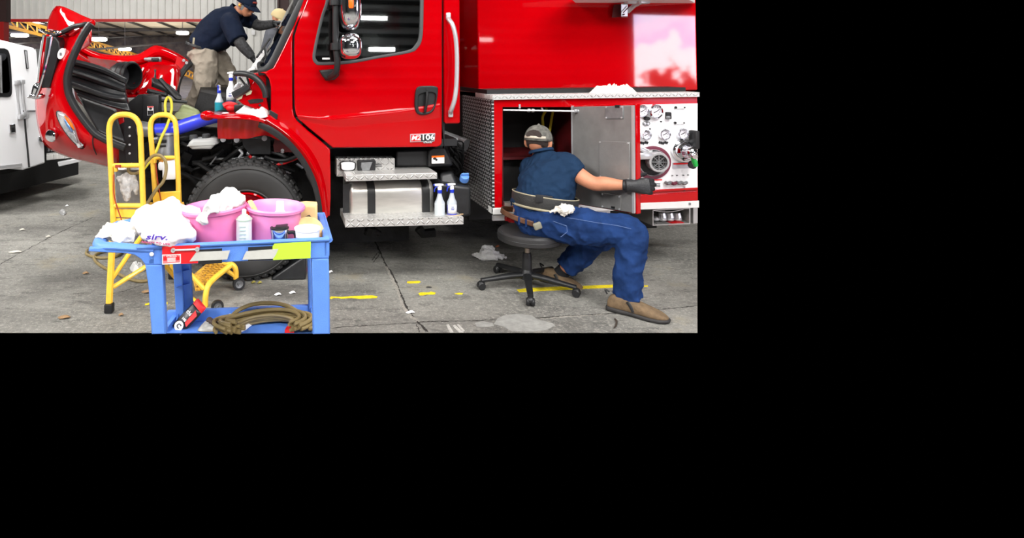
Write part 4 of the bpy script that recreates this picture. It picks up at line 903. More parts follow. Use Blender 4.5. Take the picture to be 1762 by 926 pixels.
# a top-hinged flap raised at the top right with its bracket
b = TMB(); zf = t(1000, 5, yu-.02).z; b.hexa([Vector((t(990,5,yu-.02).x, yu-.02, zf)), Vector((xe_u-.03, yu-.02, zf)), Vector((end(yb-.2)-.02, yb-.06, zf+.02)), Vector((t(975,0,yb-.06).x, yb-.06, zf+.02)), Vector((t(983,2,yu-.02).x, yu-.02, zf+.03)), Vector((xe_u-.03, yu-.02, zf+.03)), Vector((end(yb-.2)-.02, yb-.06, zf+.05)), Vector((t(975,0,yb-.06).x, yb-.06, zf+.05))])
FLAP = part(b, 'raised_flap', WHITE, mods=[BEV(.004)])
b = TMB(); b.hexa(Q([(1069,28,yu-.08),(1080,28,yu-.08),(1080,30,yu-.0),(1069,30,yu-.0),(1069,6,yu-.08),(1080,6,yu-.08),(1080,7,yu-.0),(1069,7,yu-.0)])); b.tube(Q([(1080,20,yu-.05),(1092,9,yu-.10),(1102,4,yu-.14)]), .018, 6); b.box(t(1096,4,yu-.1), (.18,.06,.025), bev=.004); part(b, 'flap_bracket', SILVER, FLAP)
b = TMB(); b.hexa(Q([(1053,30,yu-.03),(1067,29,yu-.03),(1067,29,yu),(1053,30,yu),(1056,8,yu-.03),(1068,7,yu-.03),(1068,7,yu),(1056,8,yu)])); b.tube(Q([(1073,25,yu-.085),(1074,25,yu-.09)]), .006, 8); b.tube(Q([(1072,22,yu-.1),(1080,14,yu-.1),(1084,9,yu-.1)]), .004, 6); part(b, 'bracket_mount', DRED, FLAP)
# --- compartment door swung wide open: inner steel face, red outer skin
hinge = t(984, 268, yb-.012); Yn = 3.84
Dn_t, Dn_b = TI @ W(1092.5, 179, Yn), TI @ W(1087.5, 369.5, Yn); Df_t, Df_b = t(983, 182, yb-.012), t(981, 351, yb-.012)
u = Vector((Dn_t.x-Df_t.x, Dn_t.y-Df_t.y, 0)); L = u.length; u /= L; nrm = Vector((u.y, -u.x, 0))
if nrm.x < 0: nrm = -nrm                                            # outward skin side (to the right)
def dp(a, h, o=0.0):
    zt_ = Df_t.z+(Dn_t.z-Df_t.z)*a; zb_ = Df_b.z+(Dn_b.z-Df_b.z)*a
    p = Vector((Df_t.x, Df_t.y, 0))+u*L*a+nrm*o; p.z = zt_+(zb_-zt_)*h; return p
def dbox(b, a0, a1, h0, h1, o0, o1): return b.hexa([dp(a0,h1,o0), dp(a1,h1,o0), dp(a1,h1,o1), dp(a0,h1,o1), dp(a0,h0,o0), dp(a1,h0,o0), dp(a1,h0,o1), dp(a0,h0,o1)])
b = TMB(); dbox(b, 0, 1, 0, 1, .012, .05); CD = part(b, 'compartment_door', RED, mods=[BEV(.006, 3)])
b = TMB(); dbox(b, .01, .985, .012, .99, .0, .014); CDI = part(b, 'door_inner_panel', DOORM, CD, mods=[BEV(.004)])
b = TMB(); dbox(b, .955, .985, .012, .99, -.004, .004); dbox(b, .0, .02, .0, 1, -.003, .02); part(b, 'panel_edge', SILVER, CD)
def plate_on(a0, a1, h0, h1, name, m=DOORM):
    b = TMB(); dbox(b, a0, a1, h0, h1, -.007, .001); q = part(b, name, m, CD, mods=[BEV(.003)])
    b = TMB(); k = .012
    for a in (a0+k*1.6, a1-k*1.6):
        for h in (h0+k, h1-k): b.tube([dp(a, h, -.006), dp(a, h, -.012)], .006, 8)
    part(b, 'screw', SILVER, CD)
plate_on(.57, .84, .012, .135, 'latch_cover', GREY); plate_on(.47, .93, .345, .70, 'service_plate'); plate_on(.50, .80, .845, .985, 'lower_latch_cover')
b = TMB(); dbox(b, .73, .79, .005, .03, -.012, .0); dbox(b, .66, .71, .955, .975, -.012, .0); part(b, 'latch_strike', BLACK, CD)
b = TMB(); b.tube([dp(.10, .77, -.015), dp(.3, .74, -.02), dp(.62, .73, -.015)], .004, 6, 4); part(b, 'door_cable', BLACK, CD)
# --- pump panel
yp = yb-.006
PANW = mat('white_panel', (246, 246, 248), .2, coat=1.0, spec=.6)
b = TMB(); b.plate(P(pp, yp), .02, bev=.003); PN = part(b, 'pump_panel', PANW, mods=[WN])
b = TMB(); b.plate(P([(1062,338),(1200.6,330),(1200.6,345.5),(1062,352)], yp-.004), .02, bev=.003); b.plate(P([(1062,330),(1200.6,323),(1200.6,326.5),(1062,334)], yp-.01), .015, bev=.003); part(b, 'panel_red_trim', RED, PN)
FACE = mat('gauge_face', (236, 232, 240), .3, coat=.5)
def disc(b, px, py, y, rpx, d, asp=1.0, hole=0):
    c = t(px, py, y); r_ = (t(px+rpx, py, y)-c).length; X = Matrix.Translation(c) @ Matrix.Rotation(R(90), 4, 'X') @ Matrix.Diagonal((1, asp, 1, 1))
    if hole: b.lathe([(r_*hole, -d), (r_*hole, d), (r_*(hole+1)/2, d*1.5), (r_, d), (r_, -d), (r_*hole, -d)], X, 32, caps=False)
    else: b.lathe([(.001, d), (r_*.9, d), (r_, d*.6), (r_, -d)], X, 32)
def gauge(px, py, r_):
    b = TMB(); disc(b, px, py, yp-.012, r_, .016, 1, .78); g = part(b, 'gauge_rim', CHROME, PN)
    b = TMB(); disc(b, px, py, yp-.012, r_*.82, .005); part(b, 'gauge_dial', FACE, PN)
    b = TMB(); c = t(px, py, yp-.018)
    k = (t(px+r_, py, yp)-t(px, py, yp)).length
    for q in range(9):
        a = R(-40+q*32.5); b.box(c+Vector((-k*.62*math.cos(a), 0, k*.62*math.sin(a))), (k*.12, .002, .004), Matrix.Rotation(a, 3, 'Y'))
    b.box(c+Vector((k*.12, -.001, .0)), (k*.8, .002, .004), Matrix.Rotation(R(-25), 3, 'Y')); part(b, 'gauge_scale', INK, PN)
for g in ((1104.5,191,10),(1127.5,192,11.5),(1111,232,8),(1143,231,9),(1174,230,9)): gauge(*g)
b = TMB(); disc(b, 1113, 204, yp-.01, 4.6, .014, .7); disc(b, 1137.5, 209.3, yp-.004, 1.2, .006); disc(b, 1118.5, 221.8, yp-.004, 1.2, .006); part(b, 'panel_knob', INK, PN)
b = TMB(); disc(b, 1112, 212.5, yp-.006, 6, .006, .6, .6); part(b, 'panel_lock_rim', GREY, PN)
b = TMB()
for p in ((1109.5,212.5),(1115,212.8)): disc(b, *p, yp-.008, 2.2, .006)
part(b, 'panel_lock', SILVER, PN)
b = TMB(); b.box(t(1150, 199, yp-.012), (.034,.03,.05), bev=.005); part(b, 'toggle_switch', INK, PN)
b = TMB(); b.box(t(1150, 202, yp-.03), (.024,.02,.02), bev=.004); part(b, 'toggle_lever', GREY, PN)
for p in ((1170,185),(1169,211.5)):
    b = TMB(); b.box(t(*p, yp-.006), (.075,.010,.02), bev=.003); q = part(b, 'name_plate', LABEL, PN)
    b = TMB(); disc(b, p[0]-7, p[1], yp-.012, 2.0, .005); disc(b, p[0]+8, p[1], yp-.012, 1.2, .005); part(b, 'plate_screw', INK, PN)
for p, tx in (((1106,244.5),'Suc'),((1142,244.5),'Tank')): pass
b = TMB()
for px in (1106, 1140):
    for k in range(5): c = t(px-5+k*3.2, 246+((k*7)%3-1)*.8, yp-.003); b.box(c, (.012,.003,.018), Matrix.Rotation(.5, 3, 'Y'))
part(b, 'script_marks', INK, PN)
# suction inlet with strainer cap
b = TMB(); disc(b, 1123, 280, yp-.004, 31, .006, .86, .80); part(b, 'inlet_ring', MAROON, PN)
b = TMB(); disc(b, 1123, 280, yp-.006, 25, .012, .86, .93); part(b, 'inlet_bezel', SILVER, PN)
b = TMB(); disc(b, 1123, 280, yp-.003, 23.5, .003, .86); part(b, 'inlet_recess', INK, PN)
b = TMB(); b.box(t(1112, 258, yp-.01), (.10,.01,.018), Matrix.Rotation(.35, 3, 'Y'), bev=.003); b.box(t(1098, 300, yp-.01), (.01,.02,.02))
part(b, 'ring_lettering', LABEL, PN)
c = t(1133, 279, yp-.08); rr = (t(1148, 279, yp-.08)-c).length; X = Matrix.Translation(c) @ Matrix.Rotation(R(90), 4, 'X') @ Matrix.Rotation(R(-14), 4, 'Y')
b = TMB(); b.lathe([(rr*1.05,-.10),(rr*1.05,-.02),(rr*1.08,.0),(rr*1.02,.02),(rr*.82,.02),(rr*.80,.0)], X, 32, caps=False); b.box(t(1108, 268, yp-.06), (.10,.06,.05), bev=.014); b.box(t(1104, 258, yp-.05), (.09,.05,.03), Matrix.Rotation(.4, 3, 'Y'), bev=.01); CAP = part(b, 'inlet_cap', SILVER, PN)
b = TMB(); b.lathe([(.001,.004),(rr*.84,.004),(rr*.84,-.01)], X, 32); part(b, 'strainer', INK, PN)
b = TMB()
for k in (.28, .5, .7): b.lathe([(rr*(k-.025),.005),(rr*(k+.025),.008),(rr*(k+.05),.005)], X, 32, caps=False)
for a in range(8): b.tube([X @ Vector((0, 0, .008)), X @ Vector((rr*.82*math.cos(a*math.pi/4), rr*.82*math.sin(a*math.pi/4), .008))], .004, 6)
part(b, 'strainer_grid', GREY, PN)
# discharge valve with lever
b = TMB(); disc(b, 1176.5, 259, yp-.01, 21, .016, .86, .62); disc(b, 1176, 259, yp-.03, 15, .03, .9, .6); part(b, 'discharge_flange', CHROME, PN)
b = TMB(); disc(b, 1176, 259, yp-.008, 13, .012, .9); part(b, 'discharge_recess', INK, PN)
b = TMB(); b.tube(Q([(1175,258,yp-.03),(1185,262,yp-.09),(1190,262,yp-.13)]), [.055,.045,.04], 16); b.tube(Q([(1183,260,yp-.10),(1191,266,yp-.16),(1196.5,270,yp-.2)]), .018, 10); b.ball(t(1189, 262, yp-.14), .04); b.box(t(1171, 246, yp-.01), (.085,.01,.016), bev=.003); part(b, 'discharge_valve', CHROME, PN)
b = TMB(); b.tube(Q([(1190,283,yp-.06),(1193,284,yp-.08)]), .03, 10); b.box(t(1194.5, 240, yp-.05), (.035,.08,.13), bev=.01); part(b, 'valve_bracket', INK, PN)
b = TMB(); b.tube(Q([(1191.5,270,yp-.16),(1195,278,yp-.16),(1197.5,286,yp-.16)]), [.012,.018,.014], 10, 4); part(b, 'valve_handle', GRN, PN, label='green valve handle')
b = TMB(); b.plate(P([(1158,280.5),(1188,279.5),(1187,289),(1158,290)], yp-.006), .005); L1 = part(b, 'instruction_label', mat('grey_label', (190, 186, 196), .4), PN)
b = TMB(); b.plate(P([(1159,281),(1187.5,280),(1187.5,282.5),(1159,283.5)], yp-.008), .004); b.plate(P([(1120.5,309),(1139.5,308.5),(1139.5,310.5),(1120.5,311)], yp-.007), .004); part(b, 'label_stripe', REDL, PN)
b = TMB(); b.plate(P([(1120.5,310),(1139.5,309.5),(1139,323),(1120.5,323.5)], yp-.005), .004); part(b, 'panel_notice', LABEL, PN)
b = TMB()
for k in range(3): b.box(t(1130, 316+k*2.4, yp-.007), (.055,.002,.004))
for p in ((1157,302),(1165,301.7),(1176,301.5),(1184,301),(1178,322),(1178,328)): b.box(t(*p, yp-.006), (.010,.006,.005))
part(b, 'panel_print', INK, PN)
for i, (p, m) in enumerate((((1149,315),GREY),((1159,315.5),MAROON),((1168,314.5),GREY),((1177,315),GREY))):
    b = TMB(); b.tube(Q([(p[0]-4,p[1]-1,yp-.01),(p[0],p[1]+1,yp-.03),(p[0]+4.5,p[1]-1,yp-.02)]), .012, 8, 3); part(b, 'drain_lever', m, PN)
# box of fittings under the sill
ybx = yb+.10
b = TMB(); o_ = P([(1123,361),(1188,357.5),(1188,385.5),(1123,388.5)], ybx); i_ = P([(1124.5,363),(1186,359.5),(1186,384),(1124.5,387)], ybx)
b.plate(o_, .30, [i_]); b.plate(P([(1123,361),(1188,357.5),(1188,385.5),(1123,388.5)], ybx+.29), .01); b.plate(P([(1193,357),(1200.4,356.6),(1200.4,384),(1193,385)], ybx), .3); TB = part(b, 'fitting_tray', mat('galvanised_tray', (176, 176, 174), .4, .5))
b = TMB()
for px in (1140, 1153, 1166): b.tube(Q([(px-1,366,ybx+.06),(px,374,ybx+.06)]), [.024,.030], 10); b.ball(t(px, 377, ybx+.06), (.03,.03,.018)); 
b.ball(t(1128, 376, ybx+.08), (.03,.03,.02)); part(b, 'hose_adapter', SILVER, TB)
b = TMB(); b.box(t(1150, 382, ybx+.08), (.26,.1,.012)); part(b, 'dark_slat', INK, TB)
b = TMB(); b.box(t(1158, 383, ybx+.05), (.12,.08,.012), Matrix.Rotation(-.05, 3, 'Y')); part(b, 'red_slat', REDL, TB)
b = TMB(); b.tube(Q([(1124,362,ybx-.004),(1140,364.5,ybx-.004),(1158,364,ybx-.004),(1176,360.5,ybx-.004)]), .0025, 5, 4); part(b, 'tray_cord', LABEL, TB)
# ================================================================ the blue cart and what lies on it
def frame_fn(M):
    Mi = M.inverted(); o = Mi @ Vector((0, 0, CH)); R3 = Mi.to_3x3()
    def f(px, py, y=0.0):
        d = R3 @ Vector(((px-PX)/F, 1, -(py-PY)/F)); return o+d*((y-o.y)/d.y)
    return f
CM = Matrix.Translation((-.55, 2.24, 0)) @ Matrix.Rotation(R(6.0), 4, 'Z')
k = frame_fn(CM)
def KP(pts, y=0.0): return [k(p[0], p[1], y) for p in pts]
def KQ(pts): return [k(*p) for p in pts]
def CB(): return MB(CM)
DP = .36
zr = k(420, 417, 0).z                                  # height of the rim
cart = empty('utility_cart', CM @ Matrix.Translation(k(420, 573, .1)), 'blue moulded plastic utility cart loaded with pink tubs in front of the wheel', 'cart')
def cpart(b, name, m, parent=None, **kw): return b.build(name, m, parent or cart, **kw)
b = CB()
fw = spline([Vector(v) for v in KP([(567,412),(567,430),(566,445.5)])], 1)
front = [(567.5,411),(430,417),(345,420.5),(278,424),(236,425.5),(153,426.5),(152,433),(185,435),(214,436),(231,439),(242,446),(249,455),(279,456),(340,454),(430,449.5),(536,445.5),(566,444.5)]
b.plate(KP(front, 0), .022, bev=.004)
xL, xR = k(240, 440, 0).x, k(567, 440, 0).x; zb_ = k(430, 450, 0).z; zfl = zb_+.012
b.plate([Vector((p.x, DP, p.z)) for p in KP([(567.5,411),(430,417),(345,420.5),(278,424),(200,426),(152,426),(152,433),(200,436),(231,439),(249,455),(340,454),(430,449.5),(536,445.5),(566,444.5)], 0)], .022, bev=.004)
b.bb((xR-.022, 0, zb_+.008), (xR, DP+.02, zr+.008), .004); b.bb((xL+.02, .01, zb_), (xR-.005, DP+.01, zfl)); b.bb((xL+.03, .0, zb_), (xL+.055, DP, zr-.012), .004)
b.tube([Vector((xR, -.006, k(567,411,0).z-.004)), Vector((xR+.004, .0, k(567,411,0).z-.004)), Vector((xR+.004, DP+.02, k(567,411,0).z-.002)), Vector((xL+.05, DP+.026, zr-.008))], .009, 8)
b.tube(KP([(567,411.5),(430,417.3),(345,421),(278,424.3),(236,425.8)], -.003), .008, 8)
cpart(b, 'top_tray', BLUE)
# push handle: a loop past the left end
b = CB(); hz_ = k(153, 428, 0).z; xh = k(154, 428, 0).x
b.tube([Vector((xL+.05, .012, zr-.02)), Vector((xh+.10, .012, hz_-.0)), Vector((xh+.035, .03, hz_)), Vector((xh+.012, .09, hz_+.002)), Vector((xh+.012, DP-.09, hz_+.002)), Vector((xh+.035, DP-.02, hz_)), Vector((xh+.10, DP+.01, hz_)), Vector((xL+.05, DP+.01, zr-.02))], [.018,.02,.022,.024,.024,.022,.02,.018], 12, 5, flat=.75); cpart(b, 'push_handle', BLUE)
def leg(pts, y0, y1, name='leg', m=BLUE):
    b = CB(); b.plate(KP(pts, y0), y1-y0, bev=.006); return cpart(b, name, m)
leg([(249,455.5),(279,456),(281,500),(285,575.5),(260.5,576),(258,540),(255,494),(252,475)], .0, .05)
leg([(536,446),(566,444.5),(567,500),(568,575.5),(538.5,576)], .0, .05)
b = CB(); b.plate(KP([(297,452),(312,452),(315,500),(317,545),(311,550),(303,552),(300,500)], DP-.03), .05, bev=.004); b.plate(KP([(312,452),(328,452),(330,500),(332,540),(338,552),(316,550)], DP+.0), .03, bev=.004)
for yy in (467, 491): b.hexa(KQ([(303,yy+4,DP-.05),(326,yy-2,DP-.01),(326,yy-2,DP+.02),(303,yy+3,DP+.02),(303,yy+3,DP-.05),(326,yy-3,DP-.01),(326,yy-3,DP+.02),(303,yy+2,DP+.02)]))
for xx in (307, 315, 325, 334): b.hexa(KQ([(xx-4,551,DP-.07),(xx-2.5,551,DP-.07),(xx+1,551,DP+.01),(xx,551,DP+.01),(xx-2,545,DP-.05),(xx-1,545,DP-.05),(xx+.5,530,DP+.01),(xx-.5,530,DP+.01)]))
cpart(b, 'leg', BLUE); leg([(529,446),(536,446),(538,540),(531,540)], DP-.02, DP+.02)
# lower tray, seen down to the edge of the picture
zt0 = k(440, 549, DP-.012).z; zlip = k(440, 530, DP).z
def _kp(px, py, z):
    "point on a level plane of the cart frame seen at a pixel"
    a, c = k(px, py, 0), k(px, py, .4); s = (z-a.z)/(c.z-a.z); return a.lerp(c, s)
yc = _kp(440, 572, zt0).y; HD = (DP-.045-yc)/.185
b = CB(); x0, x1 = _kp(288, 572, zt0).x, k(541, 560, yc+.03).x
qa, qb = _kp(284, 573, zt0), _kp(541, 573, zt0); b.hexa([Vector((qa.x, qa.y+.012, zt0-.008)), Vector((qb.x, qb.y+.012, zt0-.008)), Vector((x1, DP, zt0-.008)), Vector((x0-.0, DP, zt0-.008)), Vector((qa.x, qa.y, zt0)), Vector((qb.x, qb.y, zt0)), Vector((x1, DP, zt0)), Vector((x0, DP, zt0))]); b.bb((x0-.02, DP-.012, zt0), (x1+.01, DP+.012, zlip+.004), .004); b.bb((x1-.012, yc, zt0), (x1+.006, DP, zlip), .004); b.hexa([Vector((qa.x-.012, qa.y+.02, zt0-.006)), Vector((qa.x+.006, qa.y+.02, zt0-.006)), Vector((k(303,545,DP).x+.02, DP, zt0-.01)), Vector((k(303,545,DP).x-.01, DP, zt0-.01)), Vector((qa.x-.012, qa.y+.0, zt0+.012)), Vector((qa.x+.002, qa.y+.0, zt0+.012)), Vector((k(303,545,DP).x+.01, DP, zlip-.008)), Vector((k(303,545,DP).x-.01, DP, zlip-.008))])
cpart(b, 'lower_tray', BLUE)
# stickers and tape on the front
def stick(name, pts, y, m, parent=None): b = CB(); b.plate(KP(pts, y), .0012); return cpart(b, name, m, parent)
stick('red_sticker', [(279,424.5),(344,421.5),(340.5,453),(279,455)], -.0125, REDL)
AT = stick('notice_sticker', [(279,438.5),(311,437.5),(311,453.5),(279,455.5)], -.0142, LABEL)
b = CB(); b.plate(KP([(280.5,439.7),(309.5,439),(309.5,451.5),(280.5,453.8)], -.0155), .001); cpart(b, 'notice_field', mat('rose_print', (226, 120, 124), .6), AT)
b = CB(); b.plate(KP([(281,442.2),(287,442),(287,448.5),(281,448.8)], -.0162), .001); b.plate(KP([(303,441.5),(309,441.3),(309,447.6),(303,448)], -.0162), .001); b.plate(KP([(284,439.8),(306,439.2),(306,442),(284,442.6)], -.0162), .001); cpart(b, 'notice_print', REDL, AT)
def ktext(tx, px, py, y, h, m, name, parent, sx=1.0, rot=0.0, shear=0, bold=True):
    c = k(px, py, y); kk = (k(px, py+h, y)-c).length; b = CB(); b.mesh(text_mesh(tx, kk*1.35, .001, bold, shear), Matrix.Translation(c) @ Matrix.Rotation(rot, 4, 'Y') @ Matrix.Diagonal((sx, 1, 1, 1))); return cpart(b, name, m, parent, smooth=False)
ktext('ATTENTION', 295, 441.1, -.0172, 2.0, LABEL, 'notice_word', AT, 1.2, R(1))
b = CB()
for i in range(4): yy = 444.2+i*1.9; b.plate(KP([(288,yy),(302,yy-.4),(302,yy+.3),(288,yy+.7)], -.0170), .0008)
cpart(b, 'notice_lines', LABEL, AT)
b = CB(); b.tube(KP([(300,430.6),(337,429.2)], -.019), .0036, 8); 
for p, o in ((298, 430.8), (339.5, 429)): b.lathe([(.002,-.004),(.008,-.004),(.008,.004),(.002,.004)], Matrix.Translation(k(p, o, -.019)) @ Matrix.Rotation(R(90), 4, 'X'), 14, caps=False)
WR = b.build('wrench', SILVER); tag(WR, 'small steel wrench stuck on the red label on the front of the blue cart', 'wrench')
stick('dark_strip', [(343,430),(382,427.5),(382,453),(341,455)], -.0128, INK); stick('dark_strip', [(427,425.5),(472,423.5),(472,447),(427,449)], -.0128, INK)
stick('masking_tape', [(326,450),(331,443),(338,433.5),(360,433),(385,431.8),(396,431),(394,437),(391,446.5),(360,448)], -.0150, TAPE); stick('masking_tape', [(417,447),(421,438),(424,432.5),(450,430.5),(479,428.5),(475,438),(470,445.5),(440,446.5)], -.0150, TAPE)
stick('lime_sticker', [(472,419.5),(535,415.8),(534.5,444.3),(470,447.5),(469,440),(469,424)], -.0136, LIME)
b = CB(); b.ball(k(261,437.5,-.003), (.008,.004,.008)); cpart(b, 'cart_rivet', LABEL)
# --- pink tubs
def lathe_thing(name, label, cat, base, prof, m, seg=40, rot=None, group=None, angle=40, mods=()):
    b = MB(Matrix.Translation(base) @ (rot.to_4x4() if rot is not None else I4)); b.lathe(prof, None, seg, caps=False)
    r = b.build(name, m, angle=angle, mods=mods); return tag(r, label, cat, group)
def tub(name, label, px, py, y, rt, rb, h, m, rot):
    c = CM @ k(px, py, y); base = Vector((c.x, c.y, (CM @ Vector((0, 0, zfl))).z)); h = c.z-base.z
    return lathe_thing(name, label, 'tub', base, [(.002,.004),(rb-.004,.004),(rb,.0),(rb+.008,.02),(rt-.012,h-.02),(rt,h-.014),(rt+.003,h-.004),(rt-.001,h+.002),(rt-.006,h-.002),(rt-.017,h-.025),(rb+.002,.02),(rb-.006,.01),(.002,.01)], m, rot=rot), base, h
T1, b1, h1 = tub('plastic_tub', 'pink plastic tub with white rag over its rim, nearer the white bag', 373, 354, .16, .126, .088, .2, PINK, Matrix.Rotation(R(-4), 3, 'Y'))
T2, b2_, h2 = tub('plastic_tub', 'pink plastic tub holding a white bottle, behind the spray can and mug', 472, 353.5, .17, .116, .085, .2, PINK2, Matrix.Rotation(R(2), 3, 'Y'))
# rag in the first tub with its tail over the rim
b = CB(); rnd = random.Random(4)
b.limb([(k(368,352,.18), .03, .03), (k(378,344,.16), .045, .035), (k(393,342,.15), .052, .04), (k(406,347,.15), .045, .035), (k(416,352,.15), .03, .028)], 20, 6)
b.limb([(k(390,350,.12), .045, .020), (k(376,352,.06), .034, .016), (k(364,357,.022), .026, .014), (k(355,367,.018), .022, .012), (k(346,377,.020), .027, .011), (k(342,383,.024), .021, .009)], 20, 6, up=(.2, -.8, .5))
o = b.build('cleaning_rag', CLOTH, mods=[REM(.005), SMO(2), DISP(.03, .05, 'MUSGRAVE'), DISP(.012, .02), SMO(1)]); tag(o, 'white rag heaped in the left pink tub, tail hanging over its rim', 'rag')
b = CB(); b.tube(KQ([(430,346,.15),(436,356,.13),(441,366,.13)]), .012, 8, flat=.5); tag(b.build('wooden_paddle', TAN), 'tan wooden stick poking up between the two pink tubs', 'stick')
c = CM @ k(482, 356, .19); lathe_thing('cleaner_bottle', 'white bottle top showing above the rim inside the right pink tub', 'bottle', Vector((c.x, c.y, b2_.z+.014)), [(.002,0),(.03,0),(.032,.06),(.028,.10),(.017,.115),(.0165,c.z-b2_.z-.02),(.015,c.z-b2_.z+.008),(.002,c.z-b2_.z+.010)], WPL, 20)
# --- spray can
c = CM @ k(420, 414, .07); base = Vector((c.x, c.y, (CM @ Vector((0,0,zfl))).z)); top = (CM @ k(418, 360, .07)).z; H = top-base.z; r_ = .0295
sc = empty('spray_can', base, 'white aerosol spray can standing before the gap between pink tubs', 'can')
b = MB(Matrix.Translation(base)); b.lathe([(.002,0),(r_,0),(r_+.001,.006),(r_,.01),(r_,H-.040),(r_+.001,H-.039)], None, 28, caps=False); b.build('can_body', mat('can_white', (226, 232, 228), .35, .2, var=.06, vscale=30), sc)
b = MB(Matrix.Translation(base)); b.lathe([(r_+.0015,H-.041),(r_+.002,H-.036),(r_-.002,H-.033),(.021,H-.026),(.016,H-.024),(.015,H-.021),(.002,H-.021)], None, 28, caps=False); b.build('can_shoulder', mat('pale_green_metal', (206, 226, 208), .3, .4), sc)
b = MB(Matrix.Translation(base)); b.lathe([(.0085,H-.022),(.0085,H-.003),(.006,H),(.001,H)], None, 16, caps=False); b.build('nozzle', WPL, sc)
b = MB(Matrix.Translation(base))
for i in range(5): b.box((0, -r_-.0005, .05+i*.014), (.024, .002, .004))
b.build('can_print', mat('pale_print', (176, 196, 190), .5), sc)
# --- steel mug with black lid
c = CM @ k(481, 413, .06); base = Vector((c.x, c.y, (CM @ Vector((0,0,zfl))).z)); top = (CM @ k(481, 393, .06)).z; H = top-base.z; r_ = .034
mg = empty('travel_mug', base, 'steel travel mug with black lid standing at the lime sticker', 'mug')
X = Matrix.Translation(base)
b = MB(X); b.lathe([(.002,.0),(r_*.9,0),(r_*.92,.01),(r_,H*.8),(r_+.002,H*.86),(r_+.002,H),(r_-.003,H)], None, 28, caps=False); b.build('mug_body', CHROME, mg)
b = MB(X); b.lathe([(r_+.001,H-.004),(r_+.002,H+.004),(r_-.004,H+.008),(r_-.007,H+.003),(.002,H+.003)], None, 28, caps=False); b.box((.008, 0, H+.008), (.045, .05, .008), bev=.003); b.build('mug_lid', BLACK, mg)
b = MB(X); b.tube([(r_-.004, 0, H*.82), (r_+.022, -.004, H*.84), (r_+.030, -.005, H*.6), (r_+.026, -.004, H*.4)], [.007,.007,.007,.006], 10, 5); b.build('mug_handle', BLACK, mg)
# --- white container with violet print
c = CM @ k(529, 413, .05); base = Vector((c.x, c.y, (CM @ Vector((0,0,zfl))).z)); top = (CM @ k(529, 391, .05)).z; H = top-base.z; r_ = .048
cn = empty('open_container', base, 'white plastic container with violet print at the cart\'s right end', 'container'); X = Matrix.Translation(base)
b = MB(X); b.lathe([(.002,.003),(r_*.86,.003),(r_*.86,0),(r_*.9,.01),(r_*.97,H-.01),(r_*1.04,H-.008),(r_*1.05,H-.001),(r_*1.0,H),(r_*.93,H-.006),(r_*.85,.02),(.002,.016)], None, 32, caps=False); b.build('container_body', WPL, cn)
b = MB(X)
for i in range(9): a = R(-150+i*13.5); b.box((r_*.96*math.cos(a), r_*.96*math.sin(a), H*.62), (.004, .007, .010), Matrix.Rotation(a, 3, 'Z')); b.box((r_*.945*math.cos(a), r_*.945*math.sin(a), H*.47), (.004, .007, .005), Matrix.Rotation(a, 3, 'Z'))
b.build('container_print', mat('violet_print', (170, 160, 214), .5), cn)
# --- tan foam pad and wedge behind
c = CM @ k(530, 401, .13); b = MB(Matrix.Translation(c) @ Matrix.Rotation(R(62), 4, 'X') @ Matrix.Rotation(R(6), 4, 'Z')); b.lathe([(.002,-.016),(.058,-.016),(.063,-.008),(.063,.008),(.058,.014),(.002,.014)], None, 36, caps=False); tag(b.build('polishing_pad', TAN), 'round tan foam polishing pad leaning behind the white container', 'pad')
b = CB(); b.plate(KP([(514,353),(527,351.5),(546.5,352.5),(547,384),(542,392),(516,392)], .26), .07, bev=.012); tag(b.build('foam_block', TAN), 'tan foam block standing behind the round pad at the tray\'s end', 'block')
b = CB(); b.tube(KQ([(514,392,.2),(514.5,380,.2)]), .010, 10); b.tube(KQ([(514.5,380,.2),(515.5,370,.2),(516,366.5,.2)]), [.009,.006,.004], 10); tag(b.build('pump_bottle', WPL), 'tiny white nozzle bottle between the right tub and foam block', 'bottle')
b = CB(); b.box(k(528,376,.235), (.035,.02,.016), Matrix.Rotation(-.5, 3, 'Y'), bev=.004); tag(b.build('dark_clip', BLK2), 'small dark clip lying on top of the tan foam pad', 'clip')
# --- plastic bag of rags hanging over the rim
b = CB()
b.limb([(k(238,404,.14), .05, .05), (k(256,389,.15), .085, .075), (k(280,384,.15), .10, .10), (k(305,388,.16), .10, .09), (k(326,394,.15), .08, .075), (k(336,404,.14), .05, .05)], 24, 6)
b.ball(k(262,372,.18), (.055,.06,.05)); b.ball(k(276,366,.2), (.045,.05,.035)); b.ball(k(296,373,.16), (.055,.06,.05)); b.ball(k(318,374,.16), (.052,.055,.045)); b.ball(k(332,378,.17), (.036,.05,.03))
b.limb([(k(250,400,.06), .05, .045), (k(285,398,.05), .08, .05), (k(318,400,.05), .06, .045), (k(336,408,.07), .03, .03)], 20, 6)
b.limb([(k(246,408,.01), .015, .012), (k(266,412,-.01), .026, .014), (k(290,409,-.012), .022, .014), (k(318,407,.0), .016, .014), (k(338,410,.03), .012, .012)], 16, 6, up=(0, -1, .2))
bag = b.build('plastic_bag', POLY, mods=[REM(.006), SMO(2), DISP(.030, .09, 'MUSGRAVE'), DISP(.016, .03), SMO(1)]); tag(bag, 'bulging white plastic bag of rags with violet lettering drooping over cart rim', 'bag')
def curvetext(tx, px, py, y, h, m, name, parent, sx=1.0, rot=0.0, shear=0.0):
    c = k(px, py, y); kk = (k(px, py+h, y)-c).length
    b = CB(); b.mesh(text_mesh(tx, kk*1.35, .004, True, shear), Matrix.Translation(c) @ Matrix.Rotation(rot, 4, 'Y') @ Matrix.Diagonal((sx, 1, 1, 1))); return b.build(name, m, parent, smooth=False)
